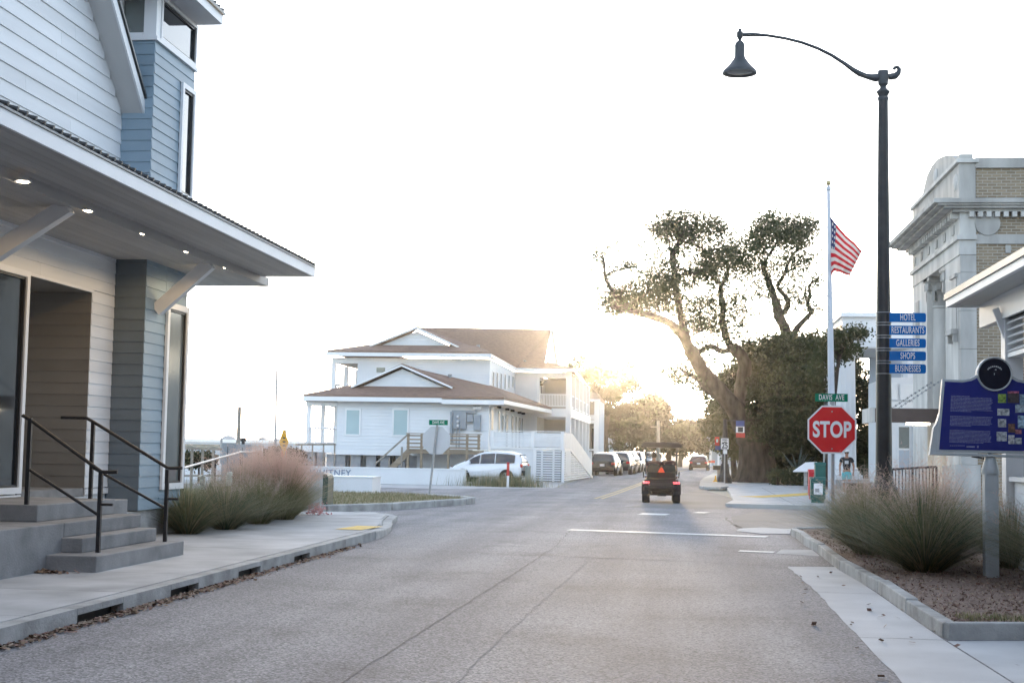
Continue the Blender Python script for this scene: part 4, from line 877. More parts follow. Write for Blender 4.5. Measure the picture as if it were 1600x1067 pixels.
# ================================================================ stone bank on the right
Y1 = 47.5; XB = float(P(1502, 700, Y1)[0]); Y2 = float(XP(1427, 700, XB)[1])
def zb(v): return float(P(1502, v, Y1)[2])
def yb(u): return float(XP(u, 600, XB)[1])
bank = thing("stone_bank", "old limestone and buff brick bank with columned front and arched parapet", "building", (XB + 4, 52, 0.1))
yn, yf = yb(1478), yb(1449)
ztop, zc1, zc0, zfr, zar = zb(262), zb(313), zb(332), zb(372), zb(398)
SX = float(P(1526, 500, Y1)[0])
B("side_wall", "brick", bank, SX, XB + 16, Y1 + .05, Y1 + .4, .1, zc0)
B("parapet_wall", "brick", bank, SX, XB + 16, Y1 + .05, Y1 + .4, zb(308), zb(263))
B("core", "stone", bank, XB + 1.9, XB + 16, Y1 + .41, Y2 - .01, .1, ztop - .2)
B("near_pier", "stone_pale", bank, XB, XB + 1.89, Y1 + .42, yn, .1, zar)
B("far_pier", "stone_pale", bank, XB, XB + 1.89, yf, Y2, .1, zar)
h = 1.25; z = .1; k = 0                                              # ashlar courses of the corner pier
piece("stone_block", "stone", bank, ((XB + SX) / 2 - .06, Y1 + .2, .1), (SX - XB + .28, .55, 1.3)); z = 1.41
while z < zar - .1:
    hh = min(h, zar - z); piece("stone_block", "stone", bank, ((XB + SX) / 2, Y1 + .2, z), (SX - XB, .44, hh - .012)); z += hh; k += 1
B("architrave", "stone_pale", bank, XB - .03, SX, Y1 - .03, Y2, zar + .002, zfr)
B("frieze", "stone_pale", bank, XB, SX, Y1, Y2, zfr + .002, zc0)
B("band", "stone", bank, SX + .002, XB + 16, Y1 + .0, Y1 + .048, zb(381), zb(366))
B("frieze_lip", "stone_pale", bank, XB - .12, SX, Y1 - .12, Y2 + .1, zfr - .06, zfr + .08)
# cornice in stepped courses, with dentils under it
for x_, s_, a, b2 in ((.25, .15, 0, .25), (.55, .30, .25, .45), (.75, .38, .45, .62), (.9, .45, .62, 1.0)):
    H_ = zc1 - zc0; B("cornice_course", "stone", bank, XB - x_, XB + 16, Y1 - s_, Y2 + x_ * .6, zc0 + .003 + H_ * a, zc0 + H_ * b2)
for i in range(46): piece("dentil", "stone_pale", bank, (XB + .35 + i * .27, Y1 - .10, zc0 - .17), (.15, .2, .17))
for i in range(20): piece("dentil", "stone_pale", bank, (XB - .12, Y1 + .3 + i * (Y2 - Y1 - .3) / 20, zc0 - .17), (.24, .24, .17))
for i in range(6):
    y = Y1 + .9 + i * 1.55
    if y < Y2 - .3: B("frieze_panel", "stone", bank, XB - .04, XB - .002, y, y + .35, zfr + .25, zc0 - .3)
# parapet blocks, cap and the arched centre piece over the front
B("parapet_front", "stone", bank, XB - .02, XB + .5, Y1 - .02, Y2 - .2, zc1 + .002, zb(255))
B("parapet_cap", "stone_pale", bank, XB - .12, XB + .6, Y1 - .12, Y2 - .1, zb(255) + .002, zb(249))
B("corner_block", "stone", bank, XB + .0, SX - .08, Y1 + .0, Y1 + .9, zb(249) + .002, zb(241))
B("corner_block", "stone", bank, XB + .505, SX, Y1 - .02, Y1 + .6, zc1 + .003, zb(255))
B("parapet_cap", "stone", bank, SX + .003, XB + 16, Y1 - .05, Y1 + .5, zb(263) + .002, zb(247))
ap = [XP(u, v, XB) for u, v in ((1494, 249), (1490, 245), (1478, 243), (1466, 248), (1456, 259), (1448, 275), (1444, 292), (1441, 306))]
MB().prism([(p[0], p[1], p[2]) for p in ap], (.5, 0, 0)).build("arched_parapet", "stone", bank)
for u, v in ((1461, 277), (1492, 286)):
    q = XP(u, v, XB - .04); MB().lathe((XB - .06, q[1], q[2]), [(.32, .05), (.25, 0), (.1, -.04)], 14, axis='X').build("rosette", "stone_pale", bank)
q = P(1543, 349, Y1); MB().lathe((q[0], Y1 + .04, q[2]), [(.42, .0), (.40, -.08)], 20, axis='Y').build("roundel", "stone", bank)
B("niche_block", "stone", bank, P(1568, 0, Y1)[0], P(1576, 0, Y1)[0], Y1 + .0, Y1 + .046, zb(395), zb(383))
# recessed porch with two columns, doors and an upper window behind
B("porch_back", "stone", bank, XB + 1.7, XB + 1.88, yn, yf, .1, zar)
for y in (yn + .60, float(XP(1474, 600, XB + .6)[1])):
    c = MB(); prof = [(.60, .1), (.60, .45), (.52, .5), (.50, .65), (.46, .7)]
    zc_ = zar - 1.15
    prof += [(.46 - .06 * i / 8, .7 + (zc_ - .7) * i / 8) for i in range(1, 9)] + [(.45, zc_ + .05), (.42, zc_ + .1)]
    c.lathe((XB + .6, y, 0), prof, 24); col = c.build("column", "stone_pale", bank, smooth=True)
    cp = MB(); cp.lathe((XB + .6, y, 0), [(.42, zc_ + .1), (.45, zc_ + .5), (.56, zc_ + .62), (.50, zc_ + .66), (.54, zc_ + .85), (.68, zc_ + 1.0)], 20)
    for a in range(8):
        t = a * math.pi / 4; cp.cbox((XB + .6 + .5 * math.cos(t), y + .5 * math.sin(t), zc_ + .45), (.2, .14, .35), t); cp.cbox((XB + .6 + .56 * math.cos(t + .39), y + .56 * math.sin(t + .39), zc_ + .8), (.2, .16, .25), t + .39)
    cp.box(XB, XB + 1.2, y - .6, y + .6, zc_ + 1.0, zar - .002); cp.build("capital", "stone", col)
B("inner_pilaster", "stone_pale", bank, XB + .7, XB + 1.69, yn + .002, yn + .25, .1, zar - .002)
B("door_hood", "stone_pale", bank, XB + .5, XB + 1.69, yn + 1.2, yf - .6, zb(601), zb(590))
MB().prism([(XB + .6, yn + 1.2, zb(590) + .01), (XB + .6, yf - .6, zb(590) + .01), (XB + .6, (yn + yf) / 2 + .2, zb(560))], (1.0, 0, 0)).build("door_pediment", "stone_pale", bank)
for dz in (0, 1):
    f = B("porch_window", "frame_dark", bank, XB + 1.62, XB + 1.695, yn + 1.4, yf - .8, .3 if not dz else zb(560) + .4, zb(606) if not dz else zb(440))
    B("pane", "glass", f, XB + 1.6, XB + 1.618, yn + 1.6, yf - 1.0, .5 if not dz else zb(560) + .6, zb(610) if not dz else zb(446))
# slot window with sill in the near pier
ya, yc = yb(1496), yb(1489)
f = B("slot_window", "stone", bank, XB - .09, XB - .002, ya - .1, yc + .1, zb(430), zb(424)); B("slot_pane", "stone", bank, XB - .03, XB - .001, ya, yc, zb(512), zb(430))
B("slot_sill", "stone", bank, XB - .22, XB - .003, ya - .15, yc + .15, zb(520), zb(512))
for y in (ya - .05, yc + .05): B("sill_bracket", "stone", bank, XB - .15, XB - .003, y - .07, y + .07, zb(532), zb(520) - .002)
B("plinth", "stone", bank, XB - .12, XB - .002, Y1 + .43, yn + .1, .1, 1.35)
ya, yc = yb(1437), yb(1432); B("slot_pane", "stone", bank, XB - .03, XB - .001, ya, yc, zb(512), zb(430))
# canopy over the door, hung on chains
can = thing("bank_canopy", "flat brown canopy with pale end hung on chains over the bank door", "canopy", (XB - 1.2, 52, 3))
yk = 50.6; xk_ = float(P(1367, 650, yk)[0]); z0, z1 = float(P(1420, 660, yk)[2]), float(P(1420, 638, yk)[2])
B("fascia", "canopy_brown", can, xk_, XB - .15, yk, yk + .08, z0, z1)
B("end_panel", "stone_pale", can, xk_ - .10, xk_ - .002, yk - .03, yk + 2.6, z0, z1 + .02)
B("canopy_deck", "canopy_brown", can, xk_ + .002, XB - .15, yk + .082, yk + 2.5, z0 + .05, z1 - .05)
q = P(1433, 661, yk + 1); B("canopy_lamp", "lamp_lit", can, q[0] - .35, q[0] + .35, yk + .5, yk + 1.2, z0 - .06, z0 + .048)
for y in (yk + .1, yk + 2.3):
    a = Vector((XB + .02, y, float(P(1472, 592, yk)[2]))); b2 = Vector((float(P(1404, 640, yk)[0]), y, z1)); n = 22
    for i in range(n):
        p = a.lerp(b2, i / n); r_ = a.lerp(b2, (i + .8) / n); MB().beam(p, r_, .07 if i % 2 else .02, .02 if i % 2 else .07).build("chain_link", "galv", can)
# iron fence in front
fe = thing("iron_fence", "low black iron fence standing before the bank door", "fence", (float(P(1430, 0, 45.6)[0]), 45.6, .1))
a, b2 = P(1394, 733, 45.6), P(1463, 729, 45.6)
MB().tube([a, b2], .035, 8).build("top_rail", "black_rail", fe); MB().tube([(a[0], a[1], .3), (b2[0], b2[1], .3)], .025, 8).build("bottom_rail", "black_rail", fe)
for i in range(14):
    p = Vector(a).lerp(Vector(b2), i / 13); r_ = .035 if i % 6 == 0 or i == 13 else .016; MB().tube([(p.x, p.y, .1), (p.x, p.y, p.z)], r_, 6).build("fence_post" if r_ > .02 else "baluster", "black_rail", fe)

# white storefront past the bank, then the columned portico
ws = thing("white_storefront", "white stuccoed storefront just past the bank", "building", (13, 64, .1))
YS = 63.0
def sxp(u): return float(P(u, 650, YS)[0])
def szp(v): return float(P(1410, v, YS)[2])
B("wall", "house_plain", ws, sxp(1386), sxp(1440), YS, YS + 6, .1, szp(590))
B("cornice", "house_trim", ws, sxp(1384), sxp(1440), YS - .25, YS - .002, szp(640), szp(628)); B("upper_panel", "house_trim", ws, sxp(1392), sxp(1402), YS - .12, YS - .003, szp(625), szp(598)); B("upper_panel", "house_trim", ws, sxp(1406), sxp(1429), YS - .12, YS - .003, szp(625), szp(600))
f = B("window_frame", "house_trim", ws, sxp(1402), sxp(1422), YS - .08, YS - .004, szp(735), szp(664)); B("pane", "glass_pale", f, sxp(1404), sxp(1420), YS - .1, YS - .082, szp(700), szp(667)); B("apron", "pale_blue_wall", f, sxp(1404), sxp(1420), YS - .1, YS - .082, szp(733), szp(703))
for u in (1426, 1433): B("pilaster", "house_trim", ws, sxp(u), sxp(u + 4), YS - .3, YS - .003, .1, szp(641))
po = thing("white_portico", "flat-roofed white portico on tall fluted columns behind the oak", "building", (10, 71, .1))
YP = 70.0
def pxp(u): return float(P(u, 650, YP)[0])
def pzp(v): return float(P(1340, v, YP)[2])
B("entablature", "house_plain", po, pxp(1314), pxp(1432), YP - .5, YP + 7, pzp(543), pzp(497)); B("cornice", "house_trim", po, pxp(1311), pxp(1432), YP - .75, YP + 7.1, pzp(497) + .002, pzp(490)); B("fascia_line", "house_trim", po, pxp(1313.5), pxp(1432), YP - .53, YP - .502, pzp(535), pzp(527))
B("soffit", "soffit", po, pxp(1316), pxp(1432), YP - .48, YP + 6.9, pzp(543) - .06, pzp(543) - .003)
B("portico_floor", "concrete", po, pxp(1300), pxp(1432), YP - 1.2, YP + 8, .05, .5)
def fluted(cx, cy, r, z0, z1, par):
    m = MB(); n = 48; vs = []
    for zz, s in ((z0 + .55, 1.0), (z0 + .8, .97), (z0 + (z1 - z0) * .5, .93), (z1 - .3, .86)):
        vs += [(cx + r * s * (1 - .07 * (k % 4 in (1, 2, 3)) * (1 if k % 4 == 2 else .7)) * math.cos(2 * math.pi * k / n), cy + r * s * (1 - .07 * (k % 4 in (1, 2, 3)) * (1 if k % 4 == 2 else .7)) * math.sin(2 * math.pi * k / n), zz) for k in range(n)]
    m.add(vs, [(i * n + k, i * n + (k + 1) % n, (i + 1) * n + (k + 1) % n, (i + 1) * n + k) for i in range(3) for k in range(n)])
    m.lathe((cx, cy, 0), [(r * 1.25, z0 + .22), (r * 1.25, z0 + .36), (r * 1.08, z0 + .42), (r * 1.12, z0 + .5), (r * 1.0, z0 + .56)], 24)
    m.lathe((cx, cy, 0), [(r * .86, z1 - .31), (r * .95, z1 - .2), (r * 1.1, z1 - .08), (r * 1.1, z1)], 24)
    m.box(cx - r * 1.35, cx + r * 1.35, cy - r * 1.35, cy + r * 1.35, z0, z0 + .22)
    return m.build("column", "house_plain", par)
for u in (1321, 1425): fluted(pxp(u), YP + .2, .55, .5, pzp(543) - .07, po)
fluted(pxp(1321) + .1, YP + 6.2, .55, .5, pzp(543) - .07, po)
B("back_wall", "pale_blue_wall", po, pxp(1385), pxp(1440), YP + 6.0, YP + 6.2, .5, pzp(545))

# ================================================================ slatted pavilion at the right edge
pv = thing("louvred_pavilion", "white open pavilion with louvred sides and deep eaves beside the marker", "pavilion", (6.5, 18, .1))
q = P(1482, 472, 22.0); ex, ez = float(q[0]), float(q[2])
MB().prism([(ex, 22.0, ez), (12, 22.0, ez + .02), (12, 22.0, ez + 2.6), (ex, 22.0, ez + .1)], (0, -14, 0)).build("roof", "metal_roof", pv)
B("soffit", "soffit", pv, ex + .04, 12, 8, 21.97, ez - .05, ez - .004)
B("fascia", "white_trim", pv, ex - .03, ex + .035, 8, 22.03, ez - .08, ez + .05); B("fascia", "white_trim", pv, ex + .036, 12, 21.972, 22.03, ez - .08, ez + .0)
B("drip_edge", "metal_roof", pv, ex - .06, ex - .032, 8, 22.05, ez + .03, ez + .12)
bxm = float(P(1529, 500, 22.0)[0]); bz = float(P(1529, 513, 22.0)[2])
B("eave_beam", "white_trim", pv, bxm, bxm + .12, 8, 22.0 - .05, bz, ez - .052)
YQ = 20.4; pw = float(P(1571, 560, YQ)[0])
for i in range(3): B("post", "white_trim", pv, pw, pw + .24, YQ + .02 - i * 3.3, YQ + .27 - i * 3.3, .1, bz + .25)
B("plate", "white_trim", pv, pw + .02, pw + .2, 8, YQ + .2, bz + .0, bz + .24)
MB().beam(P(1555, 482, YQ + .1), P(1574, 530, YQ + .1), .06, .09).build("brace", "white_trim", pv)
zl = [float(P(1576, v, YQ)[2]) for v in (545, 468)]
for bay in range(2):
    y0, y1 = YQ - 3.03 - bay * 3.3, YQ + .0 - bay * 3.3
    for i in range(8):
        zz = zl[0] + (zl[1] - zl[0]) * i / 7.0
        MB().beam((pw + .10, y0, zz), (pw + .10, y1, zz), .16, .022, up=(-.5, 0, 1)).build("louvre", "white_trim", pv)
    B("sill", "white_trim", pv, pw + .03, pw + .22, y0, y1, zl[0] - .12, zl[0] - .06)
B("counter", "white_trim", pv, pw + .03, pw + .5, 10, YQ, 1.30, 1.36); B("counter_panel", "house_white", pv, pw + .1, pw + .16, 10, YQ - .02, .1, 1.298)
B("back_wall", "pale_blue_wall", pv, 9.5, 9.6, 8, YQ, .1, bz)
B("end_post", "white_trim", pv, 9.3, 9.55, YQ + .0, YQ + .25, .1, bz + .25)

# ================================================================ street lamp with wayfinding signs
LX, LY = 3.39, 24.0
lamp = thing("street_lamp", "tall dark street lamp with long curved arm and bell shade over the road", "street lamp", (LX, LY, .12))
def zl_(v): return float(P(1380, v, LY)[2])
b = MB(); b.lathe((LX, LY, 0), [(.30, .12), (.30, .26), (.24, .34), (.22, .95), (.25, 1.0), (.25, 1.08), (.17, 1.16), (.145, 1.3)], 16); b.build("base", "lamp_black", lamp)
for k in range(8):
    t = k * math.pi / 4; MB().cbox((LX + .235 * math.cos(t), LY + .235 * math.sin(t), .62), (.05, .09, .62), t).build("base_rib", "lamp_black", lamp)
b = MB(); b.lathe((LX, LY, 0), [(.135, 1.28), (.127, 2.4), (.115, 4.0), (.098, 5.8), (.082, 7.62)], 20); b.build("pole", "lamp_black", lamp, smooth=True)
b = MB(); b.lathe((LX, LY, 0), [(.082, zl_(158)), (.092, zl_(156)), (.092, zl_(153)), (.075, zl_(151)), (.115, zl_(144)), (.055, zl_(138)), (.05, zl_(136)), (.085, zl_(132)), (.09, zl_(116)), (.088, zl_(111)), (.05, zl_(110))], 18); b.build("finial_collar", "lamp_metal", lamp)
b = MB(); hk = [P(u, v, LY) for u, v in ((1388, 121), (1394, 120), (1399, 119), (1404, 114), (1405, 109), (1402, 105), (1398, 106), (1397, 109))]
b.tube(hk, [.05, .06, .06, .045, .038, .032, .028, .035], 10); b.build("scroll", "lamp_metal", lamp, smooth=True)
b = MB(); arm = [P(u, v, LY) for u, v in ((1376, 121), (1368, 122), (1360, 121), (1352, 119), (1343, 115.5), (1333, 109.5), (1320, 100), (1300, 87), (1278, 76), (1252, 66.5), (1225, 60), (1200, 56), (1178, 54.5), (1156, 55))]
b.tube(arm, [.06, .07, .055, .045, .05, .042, .034, .03, .028, .027, .026, .026, .034, .034], 10); b.build("arm", "lamp_metal", lamp, smooth=True)
sx_, sy_ = float(P(1156, 60, LY)[0]), LY
def zs_(v): return float(P(1156, v, LY)[2])
b = MB(); b.lathe((sx_, sy_, 0), [(.02, zs_(45)), (.03, zs_(45.5)), (.03, zs_(49)), (.055, zs_(51)), (.055, zs_(58)), (.03, zs_(62)), (.02, zs_(64))], 14); b.build("hanger", "lamp_metal", lamp, smooth=True)
b = MB(); b.lathe((sx_, sy_, 0), [(.02, zs_(63)), (.07, zs_(67)), (.09, zs_(72)), (.085, zs_(74)), (.088, zs_(89)), (.098, zs_(91)), (.115, zs_(94)), (.20, zs_(104)), (.27, zs_(110)), (.288, zs_(112.5)), (.292, zs_(115.5)), (.27, zs_(115)), (.18, zs_(106)), (.09, zs_(96))], 28, cap=False); sh = b.build("shade", "lamp_metal", lamp, smooth=True)
MB().lathe((sx_, sy_, 0), [(.235, zs_(112.0)), (.2, zs_(114.5)), (.05, zs_(116))], 24).build("lens", "glass_pale", sh, smooth=True)
names = ["HOTEL", "RESTAURANTS", "GALLERIES", "SHOPS", "BUSINESSES"]
for i, nm in enumerate(names):
    v = 497.3 + i * 19.9
    x0, x1 = float(P(1388, v, LY)[0]), float(P(1444.5, v, LY)[0]); zc = float(P(1416, v, LY)[2])
    hh = .076
    w_ = thing("wayfinding_sign", "blue sign reading %s on the street lamp, %s of five" % (nm, ["topmost", "second", "middle", "fourth", "lowest"][i]), "sign", ((x0 + x1) / 2, LY - .13, zc), "blue wayfinding signs on the street lamp")
    m = MB(); r_ = .03; cs = []
    for cx, cz, a0 in ((x1 - r_, zc + hh - r_, 0), (x0 + r_ * .3, zc + hh - r_ * .3, 90), (x0 + r_ * .3, zc - hh + r_ * .3, 180), (x1 - r_, zc - hh + r_, 270)):
        rr_ = r_ if cx > (x0 + x1) / 2 else r_ * .3
        cs += [(cx + rr_ * math.cos(math.radians(a0 + t)), LY - .14, cz + rr_ * math.sin(math.radians(a0 + t))) for t in (0, 30, 60, 90)]
    m.prism(cs, (0, .012, 0)); m.build("board", "blue_sign", w_)
    wd = {"HOTEL": .30, "RESTAURANTS": .54, "GALLERIES": .44, "SHOPS": .25, "BUSINESSES": .50}[nm]
    t = text(nm, "lettering", "sign_white", w_, ((x0 + x1) / 2 + (.0 if i else .0), LY - .146, zc - .002), .150, sx=.50, ext=.002, bold=.0015, spacing=1.08)
    for dz in (hh + .012, -hh - .004):
        MB().lathe((LX, LY, zc + dz), [(.128, -.006), (.130, -.006), (.130, .006), (.128, .006)], 18).build("clamp_band", "galv", w_)
# ================================================================ stop signs
def octa(cx, y, cz, r, th, name, m, par):
    pts = [(cx + r * math.cos(math.radians(22.5 + 45 * k)), y, cz + r * math.sin(math.radians(22.5 + 45 * k))) for k in range(8)]
    return MB().prism(pts, (0, th, 0)).build(name, m, par)
SXx, SYy = 2.83, 26.6
ss = thing("stop_sign", "red STOP sign with green DAVIS AVE blade above, facing the camera", "stop sign", (SXx + .02, SYy + .06, .12))
zc = 2.085; R8 = .44 / math.cos(math.radians(22.5))
MB().beam((SXx + .02, SYy + .07, .05), (SXx + .02, SYy + .07, 2.60), .075, .055, up=(1, 0, 0)).build("post", "galv", ss)
o8 = octa(SXx, SYy, zc, R8, .006, "border", "sign_white", ss)
f8 = octa(SXx, SYy - .004, zc, R8 - .032, .0035, "face", "red_sign", ss)
text("STOP", "legend", "sign_white", f8, (SXx - .002, SYy - .007, zc - .012), .40, sx=.70, bold=.012, ext=.0015, spacing=1.05)
MB().box(SXx - .04, SXx + .04, SYy + .03, SYy + .09, 2.55, 2.60).build("bracket", "galv", ss)
bl = MB(); bl.box(SXx - .30, SXx + .29, SYy + .05, SYy + .062, 2.60, 2.745); bl = bl.build("street_blade", "green_sign", ss, bevel=.0)
text("DAVIS  AVE", "lettering", "sign_white", bl, (SXx - .005, SYy + .046, 2.673), .135, sx=.62, ext=.002, bold=.001, spacing=1.1)
for p in ((SXx, SYy - .008, zc + .33), (SXx, SYy - .008, zc - .35)): MB().lathe(p, [(.014, .004), (.012, -.004)], 8, axis='Y').build("bolt", "galv", ss)
# the leaning one, seen from behind, on the grass island
g = G(671, 770, .13); YL = float(g[1])
ls = thing("stop_sign", "leaning stop sign seen from its plain grey back on the grass island", "stop sign", (float(g[0]), YL, .13))
tp = P(684, 656, YL)
MB().beam((g[0], YL - .02, .05), (tp[0], YL - .02, tp[2]), .09, .06, up=(1, 0, 0)).build("post", "galv", ls)
c = P(681.5, 688, YL); octa(float(c[0]), YL + .03, float(c[2]), .475 * YL / 44.5, .012, "sign_back", "sign_back", ls)
c = P(685.5, 660, YL); w_ = 15.0 * YL / 2222; d_ = MB(); d_.box(c[0] - w_, c[0] + w_, YL - .07, YL - .055, c[2] - .085, c[2] + .085); d_ = d_.build("street_blade", "green_sign", ls)
text("DAVIS AVE", "lettering", "sign_white", d_, (c[0], YL - .073, c[2]), .145, sx=.60, ext=.002)

# ================================================================ blue history marker
MY = 18.6
hm = thing("history_marker", "dark blue history marker with round black crest and grey frame on a post", "marker", (float(P(1548, 800, MY)[0]), MY, .12))
def mp_(u, v, y=MY): p = P(u, v, y); return (float(p[0]), y, float(p[2]))
CU = 1553.5
half = [(1463, 706.5), (1472.5, 592), (1502, 593.5), (1516, 591), (1526, 585.5), (1532, 577)]
arc = [(CU + 25.5 * math.cos(math.radians(t)), 584.5 - 25.5 * math.sin(math.radians(t))) for t in range(160, 19, -10)]
def mirror(pts): return [(2 * CU - u, v + (u - CU) * -0.036) for u, v in pts[::-1]]
outl = half + arc + mirror(half)
MB().prism([mp_(u, v) for u, v in outl], (0, .09, 0)).build("frame", "marker_grey", hm, bevel=.008)
half2 = [(1467.5, 702), (1476.5, 596), (1503, 597.5), (1518, 595), (1528, 590), (1531, 588)]
arc2 = [(CU + 22 * math.cos(math.radians(t)), 590 - 22 * math.sin(math.radians(t))) for t in range(170, 9, -10)]
MB().prism([mp_(u, v, MY - .006) for u, v in half2 + arc2 + mirror(half2)], (0, .0055, 0)).build("panel", "marker_blue", hm)
fm = [(1455, 711.5), (1463, 664), (1466, 664), (1464, 706.5)]
MB().prism([mp_(u, v, MY + .02) for u, v in [(1452.5, 711), (1459, 668), (1463, 662), (1470, 640), (1474, 592), (1477, 592), (1467, 709)]], (0, .12, 0)).build("side_scroll", "marker_grey", hm)
MB().prism([mp_(u, v, MY - .01) for u, v in [(1452, 710.5), (1464, 706.5), (1644, 713), (1655, 717.5)]], (0, .15, 0)).build("lower_rail", "marker_grey", hm, bevel=.006)
c = mp_(CU, 584.5); rr_ = 26.0 * MY / 2222
MB().lathe((c[0], MY - .002, c[2]), [(rr_, .09), (rr_, -.03), (rr_ * .96, -.04), (rr_ * .90, -.03)], 36, axis='Y', cap=False).build("crest_ring", "marker_grey", hm, smooth=True)
MB().lathe((c[0], MY - .026, c[2]), [(rr_ * .905, .02), (rr_ * .905, -.002)], 36, axis='Y').build("crest_disc", "navy", hm)
cm = MB()
for k in range(9):
    t = math.radians(145 - k * 13.5); cx, cz = c[0] + rr_ * .46 * math.cos(t), c[2] + rr_ * .40 * math.sin(t) + .01
    cm.cbox((cx, MY - .030, cz), (.013 + .006 * (k % 2), .003, .018), 0)
cm.cbox((c[0] - .005, MY - .030, c[2] + .0), (.008, .003, .025)); cm.cbox((c[0] + .012, MY - .030, c[2] + .055), (.02, .003, .012)); cm.build("crest_relief", "marker_grey", hm)
# body text: illegible at this size, set as fine broken lines
tx = MB(); rng = random.Random(5)
for v0, v1, ind in ((618, 643.5, 0), (649.5, 666, .5), (671.5, 692, 1)):
    n = int((v1 - v0) / 2.05)
    for i in range(n):
        v = v0 + (v1 - v0) * i / n; u = 1486 - (v - 618) * .04; end = (1552 - (v - 618) * .03) - (rng.uniform(0, 4) if i < n - 1 else rng.uniform(6, 40))
        if v0 == 618 and i == 0: end = 1515
        while u < end:
            w_ = rng.uniform(.8, 4.2); vv = v + (u - 1486) * .032
            a, b2 = mp_(u, vv, MY - .0085), mp_(min(u + w_, end), vv + .95, MY - .0085); tx.box(a[0], b2[0], MY - .0085, MY - .0065, b2[2], a[2]); u += w_ + .55
a, b2 = mp_(1510, 696.5, MY), mp_(1523, 699, MY); tx.box(a[0], b2[0], MY - .0085, MY - .0065, b2[2], a[2]); a, b2 = mp_(1526.5, 696, MY), mp_(1529, 699.5, MY); tx.box(a[0], b2[0], MY - .009, MY - .0065, b2[2], a[2])
for u in range(1484, 1506, 3): a, b2 = mp_(u, 695.6, MY), mp_(u + 2, 696.6, MY); tx.box(a[0], b2[0], MY - .0085, MY - .0065, b2[2], a[2])
tx.build("body_text", "marker_text", hm, kind="stuff")
pics = [(1559, 1572, 614, 628, (.20, .30, .06)), (1574, 1592, 610, 628, (.05, .04, .045)), (1574, 1592, 609.5, 613, (.45, .12, .20)), (1593, 1606, 614, 632, (.22, .30, .36)), (1558, 1577, 637, 648, (.38, .40, .40)), (1586, 1604, 630, 643, (.30, .36, .40)),
        (1559, 1572, 653, 666, (.36, .37, .38)), (1590, 1606, 647, 667, (.25, .36, .45)), (1575, 1586, 660, 674, (.13, .07, .05)), (1557, 1573, 673, 688, (.32, .34, .36)), (1575, 1585, 678, 692, (.38, .38, .39)), (1586, 1596, 682, 692, (.33, .35, .36)), (1586, 1596, 669, 676, (.30, .12, .14))]
for i, (u0, u1, v0, v1, cl) in enumerate(pics):
    s_ = (u0 - 1486) * .018
    a, b2 = mp_(u0, v0 + s_), mp_(u1, v1 + s_)
    key = "picture%d" % i; M[key] = mat("printed_picture", tuple(c * .35 for c in cl), rough=.4, col2=tuple(min(1, c * 1.7) for c in cl), scale=38, detail=4)
    MB().box(a[0], b2[0], MY - .0085 - .0004 * (i % 3), MY - .0066, b2[2], a[2]).build("picture", key, hm)
ps = MB(); px_, py_ = float(P(1547.5, 760, MY + .07)[0]), MY + .07
ps.box(px_ - .085, px_ + .085, py_ - .085, py_ + .085, .08, float(mp_(1548, 737)[2])); ps.build("post", "marker_grey", hm, bevel=.012)
zz = float(mp_(1548, 737)[2])
MB().lathe((px_, py_, 0), [(.105, zz - .03), (.11, zz + .0), (.105, zz + .04), (.095, zz + .07), (.08, zz + .13), (.05, zz + .20), (.02, zz + .25)], 20).build("finial", "marker_grey", hm, smooth=True)
th_ = thing("thin_black_post", "thin black post with a small side arm behind the marker post", "post", (float(P(1538, 780, 20)[0]), 20.0, .12))
a = P(1537.5, 716, 20.0); MB().tube([(a[0], 20.0, .1), (a[0], 20.0, a[2])], .016, 8).build("upright", "black_rail", th_)
b2 = P(1518, 712.5, 20.0); MB().tube([(a[0], 20.0, a[2]), tuple(b2)], .014, 8).build("side_arm", "black_rail", th_)

